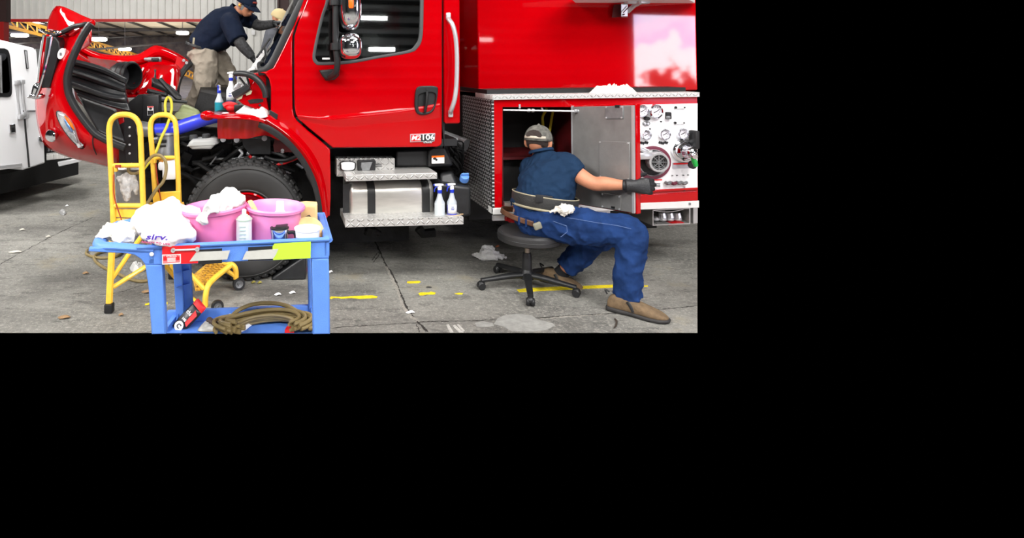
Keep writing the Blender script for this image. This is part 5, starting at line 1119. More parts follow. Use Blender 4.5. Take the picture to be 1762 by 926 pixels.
curvetext('sirv.', 270, 408.5, -.052, 9.5, mat('violet_letters', (78, 50, 170), .5), 'bag_lettering', bag, 1.75, R(4), .15)
curvetext('READY TO USE', 268, 418.5, -.046, 3.0, mat('rose_letters', (196, 90, 130), .5), 'bag_small_print', bag, 1.75, R(7))
b = CB(); b.limb([(k(168,412,.06), .02, .010), (k(182,404,.10), .045, .022), (k(200,397,.14), .06, .03), (k(220,398,.16), .06, .03), (k(236,404,.16), .05, .03)], 20, 6); b.limb([(k(192,416,.04), .02, .012), (k(208,410,.06), .04, .03), (k(226,408,.08), .05, .04)], 20, 6); b.ball(k(222,401,.1), (.03,.03,.022)); b.ball(k(214,410,.05), (.025,.02,.018))
o = b.build('cleaning_rag', CLOTH2, mods=[REM(.005), SMO(2), DISP(.034, .06, 'MUSGRAVE'), DISP(.012, .02), SMO(1)]); tag(o, 'off white crumpled rag draped over the cart handle left of the bag', 'rag')
# --- lower tray: coiled hose, packet, scraps
b = CB(); rnd = random.Random(2)
zc0 = zt0+.012
def arc(rx, d, yoff, lift, a0=0.0, a1=math.pi, cx=0.0):
    c = k(457, 571, yc+.0); out = []
    for i in range(33):
        a = -.75+(math.pi+1.5)*i/32; p = Vector((c.x+cx+rx*math.cos(a), yc+.006+yoff+d*HD*math.sin(a), zc0+lift+.006*math.sin(a*2+rx*40)))
        if p.y > yc+.004-2.25*(p.z-zt0): out.append(p)
    return out
for i in range(12): b.tube(arc(.205-.0078*i, .183-.0078*i, .0, .008*(i % 4)+.002, .0, math.pi, .006*((i*5) % 3)), .0075, 9, 2)
for i in range(5): b.tube(arc(.198-.013*i, .172-.013*i, .0, .030+.004*i, .0, math.pi, -.01+.012*(i % 2)), .0075, 9, 2)
tag(b.build('coiled_hose', HOSE), 'olive brown hose coiled on the lower shelf of the blue cart', 'hose')
b = CB(); c = k(450, 560, .24); b.tube(KQ([(392,556,.25),(405,538,.29),(428,526,.31),(455,521.5,.31),(485,524,.30),(510,535,.27),(528,553,.23),(533,562,.22)]), .0085, 9, 5); tag(b.build('loose_hose', HOSE), 'single loop of olive hose sprung up above the coil on the cart', 'hose')
pk = empty('snack_packet', CM @ k(320, 560, .24), 'red and black printed plastic packet on the lower shelf beside cart leg', 'packet')
_q = _kp(323, 548, zt0+.035); XP = Matrix.Translation(_q) @ Matrix.Rotation(R(12), 4, 'Z') @ Matrix.Rotation(R(-44), 4, 'Y') @ Matrix.Rotation(R(-38), 4, 'X') @ Matrix.Scale(.74, 4)
def pkb(): return MB(CM @ XP)
def sec(u): return [(u-.075, .028), (u-.03, .038), (u+.03, .04), (u+.075, .036)]
b = pkb(); b.limb([((-.085,0,0), .004, .036), ((-.06,0,0), .014, .040), ((0,0,0), .020, .042), ((.06,0,0), .014, .040), ((.075,0,0), .008, .038)], 20, 5); b.build('packet_body', mat('black_foil', (34, 32, 38), .35, var=.2, vscale=40), pk)
b = pkb(); b.limb([((.070,0,0), .009, .039), ((.095,0,0), .009, .040), ((.11,0,0), .003, .036)], 20, 5); b.build('packet_tip', REDL, pk)
b = pkb(); b.plate([Vector(p) for p in ((-.03,-.020,-.034),(.05,-.020,-.036),(.062,-.020,-.008),(-.02,-.020,-.012))], .004); b.build('packet_band', REDL, pk)
def ptext(tx, x, z, h, name, m=LABEL, y=-.024): b = pkb(); b.mesh(text_mesh(tx, h, .003, True), Matrix.Translation((x, y, z)) @ Matrix.Rotation(R(90), 4, 'Y')); b.build(name, m, pk, smooth=False)
ptext('chi', .030, .008, .030, 'packet_word'); ptext('100', -.012, .004, .02, 'packet_number'); 
b = pkb(); b.lathe([(.001,.0),(.026,.0),(.026,.004)], Matrix.Translation((-.055, -.018, 0)) @ Matrix.Rotation(R(90), 4, 'X'), 20); b.build('packet_roundel', LABEL, pk); ptext('C', -.055, .0, .034, 'packet_initial', INK, -.026)
def heap(name, pts, y, h, m, label, cat, seed, amp=.5, fine=3):
    q = [CM @ Vector((k(px, py, y).x, y+(573-py)*.0, zt0+.001)) for px, py in pts]; return q
def flat_pts(pts, z): return [CM @ (lambda d: _kp(px, py, z))(0) for px, py in pts]
def shelf(pts): return [CM @ _kp(px, py, zt0+.002) for px, py in pts]
crumple('crumpled_paper', shelf([(372,560),(385,550),(405,549),(420,556),(410,563),(388,566)]), .03, CLOTH, 'white crumpled paper behind the hose coil on the lower shelf', 'paper', seed=3)
crumple('plastic_wrap', shelf([(340,571),(352,560),(372,556),(382,564),(376,571)]), .025, mat('clear_wrap', (196, 196, 190), .25, trans=.4), 'clear crumpled wrapper lying between packet and hose coil', 'wrapper', seed=8)
b = CB(); b.tube(KQ([(359,551,.28),(372,558,.24)]), [.014,.011], 10); tag(b.build('tool_handle', mat('dark_grip', (70, 56, 50), .6)), 'short dark tool handle on the lower shelf left of hose coil', 'tool')
o = CB(); a = [_kp(*p, zt0+.003) for p in ((490,573),(494,566),(507,564),(506,573))]; o.prism(a, (0,0,.012)); tag(o.build('red_cloth', REDL), 'small red cloth inside the hose coil on the lower shelf', 'cloth')
o = CB(); a = [_kp(*p, zt0+.003) for p in ((520,549),(531,548.5),(531,558),(522,558))]; o.prism(a, (0,0,.01)); tag(o.build('red_card', REDL), 'red card at the right end of the cart\'s lower shelf', 'card')
crumple('paper_scrap', shelf([(404,573),(410,563),(430,557),(438,556),(424,568),(412,573)]), .012, LABEL, 'white paper scrap lying inside the ring of coiled hose', 'paper', seed=5)

# ================================================================ yellow rolling step ladder
LAD = empty('rolling_ladder', G(187, 537), 'scuffed yellow rolling step ladder with two hoop handrails left of the wheel', 'ladder')
def lt(b, pts, r=.0175, **kw): b.tube([W(*p) for p in pts], r, 10, **kw); return b
def lpart(b, name, m=YEL, parent=None, **kw): return b.build(name, m, parent or LAD, **kw)
b = MB(); lt(b, [(195,388,3.72),(194,350,3.72),(191,290,3.72),(188.5,240,3.72),(188,222,3.72),(191,208,3.72),(200,199.5,3.72),(213,197,3.72),(226,199,3.72),(236,207,3.72),(241,222,3.72),(242.5,250,3.72),(244.5,300,3.72),(246,340,3.72),(247,372,3.72)], sm=4); lpart(b, 'handrail_hoop')
b = MB(); lt(b, [(268,352,4.0),(266,320,4.0),(264,290,4.0),(261,250,4.0),(259,225,4.0),(260,210,4.0),(267,200.5,4.0),(279,197.5,4.0),(291,199,4.0),(300,207,4.0),(303,222,4.0),(304,250,4.0),(306,290,4.0),(307,320,4.0),(308,348,4.0)], .0175, sm=4); lpart(b, 'handrail_hoop')
for q, Y, r_ in (([(190,285),(245,284.5)], 3.72, .014), ([(261,272),(305,271)], 4.0, .013), ([(194,354),(247,354)], 3.72, .015)):
    b = MB(); lt(b, [(p[0], p[1], Y) for p in q], r_); lpart(b, 'hoop_crossbar')
b = MB(); 
for x_, yy, Y in ((200, 291, 3.71), (267, 277, 3.99)): b.box(W(x_, yy, Y), (.018, .03, .03), bev=.004)
lpart(b, 'latch_tab')
def lbox(b, px4, Y0, Y1):
    a = [W(p[0], p[1], Y0) for p in px4]; b.prism(a, (0, Y1-Y0, 0)); return b
b = MB(); lbox(b, [(197,360),(246,361),(246,376),(197,374)], 3.72, 3.74); lbox(b, [(198,376),(246,378),(246,386),(198,385)], 3.72, 3.74); lpart(b, 'side_board', mods=[BEV(.004)])
b = MB(); lbox(b, [(262,332),(310,329),(310,348),(263,350)], 3.98, 4.0); lpart(b, 'side_board', mods=[BEV(.004)])
b = MB(); b.hexa([W(246,362,3.78), W(318,363,3.82), W(316,352,4.0), W(252,353,4.0), W(246,358,3.78), W(318,357,3.82), W(316,349,4.0), W(252,350,4.0)])
for i in range(9):
    s = (i+.5)/9; b.tube([W(246,357.5,3.78).lerp(W(252,349.5,4.0), s), W(318,356.5,3.82).lerp(W(316,348.5,4.0), s)], .006, 6)
lpart(b, 'platform', YEL2)
b = MB(); b.box(W(312,357,3.80), (.02,.006,.014)); lpart(b, 'platform_label', LABEL)
def flatbar(pts, w_=.017, name='leg'):
    b = MB(); b.tube([W(*p) for p in pts], w_, 8); return lpart(b, name)
flatbar([(195.5,384,3.72),(192,440,3.71),(187.5,528,3.69)], .021)
b = MB(); f_ = G(187, 539); b.box(f_+Vector((0,.01,.028)), (.05,.05,.056), bev=.008); lpart(b, 'rubber_foot', BLACK)
flatbar([(194,478,3.71),(225,433,3.74),(247,402,3.75)], .014, 'brace'); flatbar([(195,494,3.71),(249,460,3.80),(300,430,3.98)], .014, 'brace'); flatbar([(247,404,3.75),(279,450,3.9),(300,476,4.2)], .016, 'brace'); flatbar([(250,371,3.74),(322,466,3.80),(351,497,3.80)], .015, 'stringer'); flatbar([(308,349,4.0),(392,452,4.05)], .015, 'stringer'); flatbar([(299,474,4.2),(330,514,3.9),(352,530,3.79)], .015, 'brace')
b = MB(); b.hexa([W(288,425,3.78), W(345,420,4.02), W(372,420,4.02), W(318,425,3.78), W(288,421,3.78), W(345,416,4.02), W(372,416,4.02), W(318,421,3.78)]); lpart(b, 'middle_step', YEL2); flatbar([(386,463,4.02),(404,475,4.05)], .014, 'brace')
b = MB(); b.box(G(296, 480)+Vector((0,0,.03)), (.045,.045,.06), bev=.008); lpart(b, 'rubber_foot', BLACK)
b = MB(); fb = G(296, 480); b.tube([fb+Vector((0,0,.05)), W(300,380,4.2)], .018, 8); lpart(b, 'leg')
b = MB(); lt(b, [(356,454,4.05),(385,453.5,4.05),(398,455,4.05),(404,460,4.05),(406,468,4.05),(406,480,4.05)], .018, sm=4); lpart(b, 'step_frame')
b = MB(); lt(b, [(398,456,3.98),(385,466,3.93),(368,480,3.86),(358,492,3.80),(354,508,3.78),(353,530,3.77)], .018, sm=4); lpart(b, 'step_frame')
b = MB(); c4 = [W(331,474,3.97), W(356,453.5,4.04), W(398,456,3.98), W(352,496,3.82)]; b.prism([c4[0], c4[1], c4[2], c4[3], W(336,498,3.86)], (0, 0, -.012))
for i in range(11):
    s = (i+.5)/11; a_, c_ = c4[1].lerp(W(336,496,3.86), s), c4[2].lerp(c4[3], s)
    P_ = [a_.lerp(c_, j/9)+Vector((0, (-.006 if j % 2 else .006), .006)) for j in range(10)]; b.tube(P_, .005, 5)
lpart(b, 'lower_step', YEL2)
def caster(px, py, gy, name='caster'):
    g = G(px, gy); r_ = g.z+(gy-py)*g.y/F*.98; c = g+Vector((0, 0, r_)); X = Matrix.Translation(c) @ Matrix.Rotation(R(25), 4, 'Z') @ Matrix.Rotation(R(90), 4, 'X')
    b = MB(); b.lathe([(r_*.62,-.014),(r_*.95,-.014),(r_,-.008),(r_,.008),(r_*.95,.014),(r_*.62,.014)], X, 28, caps=False); w_ = lpart(b, name, BLK2)
    b = MB(); b.lathe([(.002,.016),(r_*.2,.018),(r_*.3,.008),(r_*.62,.013),(r_*.62,-.013),(.002,-.013)], X, 28, caps=False); lpart(b, 'caster_hub', GREY, w_)
caster(411, 488, 499); caster(374, 527, 538)
b = MB(); b.tube([W(196,300,3.70), W(197,340,3.70), W(211,384,3.70)], .004, 6, 4); b.tube([W(268,280,3.98), W(271,310,3.98), W(277,345,3.98)], .004, 6, 4); b.tube([W(203,284,3.70), W(203,288,3.70)], .018, 8); lpart(b, 'red_cord', mat('red_cord', (160, 56, 34), .6))
# grey rag hung inside the near hoop
b = MB(); b.limb([(W(212,300,3.78), .05, .01), (W(216,312,3.77), .04, .016), (W(217,330,3.77), .034, .018), (W(219,346,3.77), .02, .012)], 18, 6, up=(0, 1, 0)); b.limb([(W(226,300,3.78), .03, .01), (W(232,318,3.78), .02, .012), (W(236,336,3.78), .012, .008)], 14, 6, up=(0, 1, 0))
o = b.build('hanging_rag', mat('dirty_grey_rag', (186, 186, 186), .85, var=.35, vscale=40, bump=.5), mods=[REM(.006), SMO(2), DISP(.02, .03)]); tag(o, 'dirty grey rag hanging inside the near yellow hoop of the ladder', 'rag')
b = MB(); b.plate([W(p[0], p[1], 3.86) for p in ((199,292),(243,291),(244,352),(201,352))], .02); tag(b.build('sheet_metal_panel', GREY), 'scratched grey sheet metal panel behind the rag in the near hoop', 'panel')
crumple('foil_scrap', [W(x, y, Y) for x, y, Y in ((199,293,3.80),(240,293,3.80),(240,288,3.88),(201,287,3.88))], .03, mat('foil', (176, 176, 178), .35, .4), 'crumpled grey plastic wrap bunched on the sheet metal panel', 'wrap', seed=6)
# air hose over ladder and floor
b = MB(); b.tube([W(*p) for p in ((221,282,3.80),(222,296,3.78),(232,299,3.78),(243,293,3.80),(252,279,3.88),(264,268,3.94),(276,268,3.95),(284,276,3.95),(286,292,3.94),(281,312,3.92),(270,325,3.90),(258,343,3.88),(248,360,3.86),(240,380,3.95),(232,410,4.1))], .0105, 8, 4); tag(b.build('air_hose', HOSE), 'olive air hose looped through both yellow ladder hoops', 'hose')
b = MB(); b.tube([G(x, y, .011) for x, y in ((260,466),(262,478),(247,484),(225,481),(200,470),(178,460),(164,449),(163,440),(175,434),(196,430),(208,434),(200,441),(178,444),(160,442),(149,437),(150,430))], .011, 8, 5); tag(b.build('air_hose', HOSE), 'olive air hose looping on the floor under the cart handle', 'hose')
crumple('plastic_scrap', [G(x, y) for x, y in ((224,460),(240,458),(252,464),(240,470),(226,468))], .05, mat('scrap_wrap', (190, 190, 188), .3), 'crumpled clear plastic on the floor behind the cart leg', 'scrap', seed=12)
# ================================================================ people
def head_frame(c, f, up=(0, 0, 1)):
    f = Vector(f).normalized(); x = f.cross(Vector(up)).normalized(); z = x.cross(f)
    m = Matrix((x, f, z)).transposed().to_4x4(); m.translation = Vector(c); return m    # x right, y forward, z up
def add_head(b, H, s=1.0):
    q = lambda x, y, z: H @ Vector((x*s, y*s, z*s)); r3 = H.to_3x3()
    b.ball(q(0, -.012, .025), (.074*s, .094*s, .092*s), r3, 24, 16)
    b.limb([(q(0, .012, .02), .066*s, .075*s), (q(0, .022, -.04), .060*s, .066*s), (q(0, .036, -.085), .044*s, .042*s), (q(0, .046, -.105), .026*s, .024*s)], 20, 5, up=r3 @ Vector((0, 1, 0)))
    b.limb([(q(0, .078, .012), .008*s, .008*s), (q(0, .094, -.012), .012*s, .012*s), (q(0, .100, -.034), .017*s, .015*s), (q(0, .086, -.042), .014*s, .010*s)], 12, 4, up=r3 @ Vector((0, 1, 0)))
    b.limb([(q(-.022, .080, -.066), .004*s, .005*s), (q(0, .086, -.064), .008*s, .007*s), (q(.022, .080, -.066), .004*s, .005*s)], 10, 3, up=r3 @ Vector((0, 0, 1)))
    b.limb([(q(-.018, .078, -.074), .004*s, .005*s), (q(0, .083, -.076), .008*s, .007*s), (q(.018, .078, -.074), .004*s, .005*s)], 10, 3, up=r3 @ Vector((0, 0, 1)))
    b.limb([(q(-.045, .068, .030), .012*s, .009*s), (q(0, .078, .028), .012*s, .010*s), (q(.045, .068, .030), .012*s, .009*s)], 10, 3, up=r3 @ Vector((0, 0, 1)))
    for sg in (-1, 1):
        b.ball(q(sg*.040, .058, -.022), (.022*s, .022*s, .018*s), r3)
        b.ball(q(sg*.081, -.012, -.005), (.011*s, .021*s, .032*s), r3 @ Matrix.Rotation(sg*.25, 3, 'Z')); b.ball(q(sg*.076, -.006, -.03), (.009*s, .012*s, .012*s), r3)
def add_hand(b, wrist, fwd, nrm, s=1.0, curl=(.5, .7, .5), side=1, fr=1.0):
    "palm, four unequal fingers bending towards nrm, and a thumb leaving the side of the palm"
    f = Vector(fwd).normalized(); n = Vector(nrm); n = (n-f*n.dot(f)).normalized(); l = f.cross(n)*side
    w = Vector(wrist)
    b.limb([(w-f*.03*s, .034*s, .032*s), (w+f*.01*s, .034*s, .030*s), (w+f*.05*s, .041*s, .022*s), (w+f*.092*s, .041*s, .014*s)], 18, 5, up=n)
    for i, (o, L) in enumerate(((.031, .076), (.0105, .086), (-.0105, .080), (-.031, .062))):
        p = w+f*(.088-.006*abs(i-1))*s+l*o*s; d = f+l*o*.8; d.normalize(); pts = [p-d*.018*s, p]; a = 0
        for j, q in enumerate((.44, .31, .25)):
            a += curl[j]*(1+.06*i); dd = d*math.cos(a)+n*math.sin(a); p = p+dd*L*q*s; pts.append(p)
        b.tube(pts, [.0105*s*fr, .0105*s*fr, .0098*s*fr, .0090*s*fr, .0076*s*fr], 10, 3)
    p = w+f*.028*s+l*.026*s+n*.004*s; d1 = (l*.75+f*.62+n*.35).normalized(); d2 = (l*.30+f*.85+n*.5).normalized()
    b.tube([p-d1*.02*s, p, p+d1*.040*s, p+d1*.040*s+d2*.030*s, p+d1*.040*s+d2*.052*s], [.014*s, .0145*s, .012*s, .0108*s, .008*s], 10, 3)
def shoe(name, heel, toe, s, parent, m_up, m_sole, tilt=0.0, w=.052):
    "slip-on shoe from heel to toe: upper and sole"
    h, tt = Vector(heel), Vector(toe); f = (tt-h); L = f.length; f.normalize(); lat = f.cross(Vector((0, 0, 1))).normalized(); up = lat.cross(f)
    def ring(u, hw, z0, z1, n=18, e=.7):
        c = h+f*L*u; return [c+lat*hw*math.copysign(abs(math.cos(a))**e, math.cos(a))+up*((z0+z1)/2+(z1-z0)/2*math.copysign(abs(math.sin(a))**e, math.sin(a))) for a in [j*2*math.pi/n for j in range(n)]]
    b = MB(); b.rings([ring(.00, w*.45, .016, .05), ring(.02, w*.62, .012, .085), ring(.08, w*.72, .012, .102), ring(.20, w*.76, .012, .104), ring(.33, w*.80, .012, .106), ring(.45, w*.86, .012, .096), ring(.60, w*.96, .012, .078), ring(.75, w*1.0, .012, .064), ring(.88, w*.86, .012, .052), ring(.96, w*.58, .014, .040), ring(1.0, w*.25, .018, .030)])
    u_ = b.build(name, m_up, parent, angle=60, mods=[SUB(1)])
    b = MB(); b.rings([ring(-.015, w*.5, .0, .03, e=.5), ring(.03, w*.76, .0, .032, e=.5), ring(.2, w*.84, .0, .030, e=.5), ring(.42, w*.84, .004, .030, e=.5), ring(.6, w*1.0, .0, .028, e=.5), ring(.76, w*1.06, .0, .026, e=.5), ring(.9, w*.92, .002, .026, e=.5), ring(.98, w*.62, .006, .026, e=.5), ring(1.02, w*.28, .010, .024, e=.5)])
    b.build('sole', m_sole, u_, angle=50)
    b = MB(); b.limb([(h+f*L*.36+lat*w*.80+up*.088, .010, .004), (h+f*L*.42+lat*w*.84+up*.062, .010, .004), (h+f*L*.46+lat*w*.90+up*.034, .008, .004)], 10, 4, up=lat); b.tube([h+up*.092-f*.004, h+up*.118-f*.018, h+up*.108+f*.010], .005, 8, 3); b.build('gore_band', BLK2, u_)
    return u_
NAVY = mat('navy_cotton', (24, 47, 74), .85, var=.12, vscale=8, spec=.15, bump=.15, bscale=120)
NAVYD = mat('dark_navy_cotton', (20, 29, 48), .85, var=.12, vscale=8, spec=.15, bump=.15, bscale=120)
DENIM = mat('blue_denim', (27, 53, 100), .85, var=.28, vscale=9, bump=.25, bscale=260, spec=.15)
KHAKI = mat('khaki_drill', (150, 140, 126), .85, var=.14, vscale=9, bump=.2, bscale=160)
GLOVE = mat('black_glove', (32, 33, 36), .5, bump=.2, bscale=120)
CAPG = mat('grey_camouflage', (104, 103, 97), .85, var=.5, vscale=30, bump=.2)
LEATH = mat('brown_leather', (92, 60, 40), .5, var=.3, vscale=20); SUEDE = mat('brown_suede', (112, 92, 68), .85, var=.25, vscale=30, bump=.2, bscale=150)
SOLEM = mat('dark_sole', (44, 42, 42), .7); BRACE = mat('black_brace', (46, 46, 46), .7, var=.2, bump=.3, bscale=100); PIPEM = mat('tan_piping', (158, 150, 126), .7); SOCK = mat('black_sock', (22, 24, 30), .9)
# ---------------------------------------------------------------- seated man (back to the camera, turned right)
f_ = Vector((.80, .60, 0)); hc = W(927, 245, 4.25)
M1 = empty('person', Vector((W(925, 380, 4.08).x, 4.08, 0)), 'person in grey cap, navy t-shirt and jeans seated on stool holding the open compartment door', 'person')
H1 = head_frame(hc, (.55, .83, -.05)); sh, el, wr_ = W(970, 285, 4.08), W(1017, 314, 3.97), W(1082, 319.5, 3.865)
lsh, lel, lwr = W(913, 292, 4.31), W(935, 320, 4.40), W(985, 322, 4.46)
hipn, kn, an = W(930, 386, 4.00), W(1086, 397, 3.72), W(1078, 520, 3.69)
hipf, knf, anf = W(925, 385, 4.14), W(1036, 402, 4.04), W(964, 470, 4.17)
pel = W(922, 378, 4.08)
b = MB(); add_head(b, H1, 1.05)
b.limb([(W(933, 268, 4.22), .066, .066), (W(930, 252, 4.235), .060, .062)], 20, up=f_)
b.limb([(pel, .165, .13), (W(930, 350, 4.10), .165, .145), (W(940, 318, 4.13), .165, .14), (W(940, 292, 4.19), .17, .115), (W(936, 272, 4.21), .12, .08), (W(934, 264, 4.215), .065, .06)], 24, 6, up=f_)
b.limb([(W(950, 282, 4.14), .06, .06), (sh, .062, .062), (el, .049, .047), (el.lerp(wr_, .35), .049, .046), (el.lerp(wr_, .8), .034, .033), (wr_, .029, .028), (wr_+(wr_-el).normalized()*.05, .022, .016)], 20, 6)
b.limb([(W(915, 282, 4.27), .055, .055), (lsh, .058, .058), (lel, .046, .046), (lwr, .030, .030), (lwr+Vector((.07, .03, 0)), .03, .02)], 16, 6)
for hp, kk_, aa in ((hipn, kn, an), (hipf, knf, anf)): b.limb([(hp, .095, .095), (hp.lerp(kk_, .5), .078, .078), (kk_, .056, .056), (kk_.lerp(aa, .35), .054, .056), (aa, .036, .038), (aa+(aa-kk_).normalized()*.03, .036, .04)], 16, 6)
BD1 = b.build('body', SKIN, M1, mods=[REM(.008), SMO(5)])
b = MB(); add_hand(b, wr_+(wr_-el).normalized()*.012, W(1110, 320, 3.85)-wr_, Vector((.2, .9, -.3)), 1.22, (.5, .8, .5), 1, 1.1); b.limb([(wr_-(wr_-el).normalized()*.035, .037, .036), (wr_+(wr_-el).normalized()*.02, .034, .032)], 16); b.build('right_glove', GLOVE, M1, mods=[REM(.0035), SMO(2)])
b = MB(); add_hand(b, lwr, Vector((.9, .35, 0)), Vector((0, 0, -1)), 1.0, (.3, .4, .3), -1, 1.05); b.build('left_glove', GLOVE, M1, mods=[REM(.004), SMO(2)])
b = MB(); b.limb([(W(914, 372, 4.09), .175, .15), (W(926, 354, 4.10), .180, .164), (W(938, 332, 4.11), .188, .176), (W(942, 308, 4.14), .200, .168), (W(941, 290, 4.18), .192, .138), (W(937, 275, 4.205), .142, .10), (W(934, 264, 4.215), .078, .074), (W(933, 259, 4.22), .074, .070)], 32, 6, up=f_)
se = sh.lerp(el, .60)
b.limb([(W(948, 283, 4.15), .085, .085), (sh, .094, .092), (sh.lerp(el, .35), .089, .086), (se, .080, .076)], 24, 6); b.limb([(W(922, 284, 4.26), .075, .075), (lsh, .080, .078), (lsh.lerp(lel, .7), .074, .072)], 20, 6)
b.build('t_shirt', NAVY, M1, mods=[REM(.010), SMO(6), DISP(.020, .14), DISP(.012, .05, 'MUSGRAVE'), SUB(1)])
b = MB(); b.limb([(W(930.5, 257.5, 4.223), .078, .074), (W(931.5, 262, 4.218), .084, .080)], 28, up=f_, caps=False); b.build('shirt_collar', NAVY, M1, mods=[SOLID(.010, 0)])
# back brace
def band(name, c0, c1, r0, r1, m, th=.012, parent=M1):
    b = MB(); b.limb([(c0, *r0), (c0.lerp(c1, .5), (r0[0]+r1[0])/2+.004, (r0[1]+r1[1])/2+.004), (c1, *r1)], 48, 4, up=f_, caps=False); return b.build(name, m, parent, mods=[SOLID(th, 0)])
c0, c1 = W(936, 355, 4.10), W(938, 335, 4.105)
band('back_brace', c0, c1, (.203, .199), (.209, .209), BRACE)
dd_ = (c1-c0).normalized(); band('brace_piping', c0-dd_*.008, c0+dd_*.002, (.205, .201), (.206, .202), PIPEM, .010); band('brace_piping', c1-dd_*.002, c1+dd_*.002, (.211, .211), (.211, .211), PIPEM, .006)
b = MB(); 
for i, (px, py) in enumerate(((928, 342), (936, 343), (944, 344))): b.box(W(px, py, 3.905+.006*i), (.05, .006, .05), Matrix.Rotation(.05, 3, 'Y'), bev=.003)
b.build('brace_patch', BLK2, M1)
# jeans
b = MB(); b.limb([(W(905, 384, 4.14), .10, .10), (W(918, 378, 4.09), .178, .155), (W(924, 366, 4.09), .180, .160)], 28, 6, up=f_)
b.limb([(W(925, 382, 4.05), .14, .13), (hipn+Vector((.06, -.02, .02)), .135, .125), (hipn.lerp(kn, .5)+Vector((0, 0, .0)), .118, .108), (hipn.lerp(kn, .85), .100, .094), (kn+Vector((.0, 0, -.01)), .092, .094), (W(1086, 425, 3.71), .090, .092), (kn.lerp(an, .6), .086, .092), (kn.lerp(an, .85), .080, .086), (W(1083, 516, 3.69), .080, .086)], 28, 6, up=(0, 1, .2))
b.limb([(W(915, 384, 4.12), .12, .11), (hipf.lerp(knf, .5), .105, .095), (knf, .088, .085), (W(1012, 424, 4.08), .088, .088), (knf.lerp(anf, .72), .080, .084), (W(974, 462, 4.15), .078, .085)], 24, 6, up=(0, 1, .2))
JN = b.build('jeans', DENIM, M1, mods=[REM(.009), SMO(4), DISP(.020, .09), DISP(.024, .10, 'MUSGRAVE'), DISP(.008, .03), SUB(1)])
STI = mat('pale_stitching', (84, 106, 150), .8)
b = MB(); b.tube([W(*p) for p in ((948,371,3.885),(985,376,3.80),(1025,383,3.72),(1060,388,3.66),(1086,394,3.625))], .0018, 5, 4); b.build('seam_stitching', STI, JN)
b = MB(); b.tube([W(*p) for p in ((941,377,3.875),(975,389,3.80),(976,399,3.79),(965,408,3.80))], .002, 5); b.build('pocket_stitching', STI, JN)
b = MB(); b.limb([(W(907, 379, 4.095), .184, .162), (W(909, 371, 4.095), .185, .164)], 40, 3, up=f_+Vector((0, 0, 0)), caps=False); b.build('belt', LEATH, M1, mods=[SOLID(.010, 0)])
b = MB()
for px, py in ((893, 381), (905, 385), (920, 384)): b.box(W(px, py-1, 3.905), (.012, .012, .05), bev=.003)
b.build('belt_loop', DENIM, M1)
b = MB(); b.box(W(925, 389, 3.865), (.052, .022, .046), Matrix.Rotation(-.35, 3, 'Y'), bev=.012, seg=3); b.build('belt_pouch', mat('grey_green_pouch', (128, 126, 110), .6), M1)
# cap seen from behind with strap opening, hair
def HQ(H, s, x, y, z): return H @ Vector((x*s, y*s, z*s))
def cap_dome(H, s, m, parent, tilt=-.12, name='cap', zoff=.018, bill=True, billlen=.075):
    r3 = H.to_3x3(); b = MB(H @ Matrix.Translation((0, -.010*s, zoff*s)) @ Matrix.Rotation(tilt, 4, 'X')); rg = []
    for i in range(9):
        a = math.pi/2*i/8; rg.append([Vector((.084*s*math.cos(a)**.8*math.cos(q), .104*s*math.cos(a)**.8*math.sin(q), .098*s*math.sin(a))) if i < 8 else Vector((.002*math.cos(q), .002*math.sin(q), .098*s)) for q in [j*2*math.pi/32 for j in range(32)]])
    b.rings(rg, caps=False); b.ball((0, 0, .099*s), .007*s); c = b.build(name, m, parent, mods=[SOLID(.006, 0)])
    if bill:
        b = MB(H @ Matrix.Translation((0, -.010*s, zoff*s)) @ Matrix.Rotation(tilt, 4, 'X')); n = 14; A = []; B = []
        for j in range(n+1):
            q = R(28+124*j/n); A.append(Vector((.084*s*math.cos(q), .102*s*math.sin(q), .004*s))); u = math.sin(math.pi*j/n)**.6
            B.append(Vector((.086*s*math.cos(q)*(1+.05*u), .102*s*math.sin(q)+billlen*s*u, .004*s-.020*s*abs(math.cos(q))-.016*s*u)))
        b.loft([A, [x.lerp(y, .5)+Vector((0, 0, .006*s)) for x, y in zip(A, B)], B], 20, 4); b.build('bill', m, c, mods=[SOLID(.005, 0)])
    return c
CP1 = cap_dome(H1, 1.08, CAPG, M1, -.05, zoff=.012)
b = MB(H1 @ Matrix.Rotation(-.05, 4, 'X')); a_ = [Vector((.050*math.sin(q), -.1285, .040+.046*math.cos(q))) for q in [R(-90+15*j) for j in range(13)]]
b.prism(a_, (0, .03, 0)); b.build('strap_opening', HAIR, CP1)
b = MB(H1 @ Matrix.Rotation(-.05, 4, 'X')); b.limb([((-.07,-.088,.036), .004, .009), ((-.04,-.118,.036), .004, .009), ((0,-.130,.036), .004, .009), ((.04,-.118,.036), .004, .009), ((.07,-.088,.036), .004, .009)], 10, 5, up=(0, 0, 1)); b.build('cap_strap', mat('pale_strap', (196, 186, 170), .7), CP1)
b = MB(H1); b.limb([((0,-.022,.04), .0765, .096), ((0,-.026,.0), .0765, .094), ((0,-.034,-.028), .070, .078), ((0,-.040,-.042), .056, .058)], 24, 5, up=(0, 1, 0)); HR1 = b.build('hair', HAIR, M1)
s1 = shoe('shoe', G(1046, 532), G(1151, 557), 1, M1, SUEDE, SOLEM, w=.056)
s2 = shoe('shoe', W(931, 483, 4.24), W(1003, 505, 4.07), 1, M1, SUEDE, SOLEM, w=.055)
b = MB(); b.limb([(W(1078, 512, 3.69), .05, .054), (W(1073, 527, 3.71), .050, .058)], 18, up=(0, 1, 0)); b.build('sock', SOCK, M1)
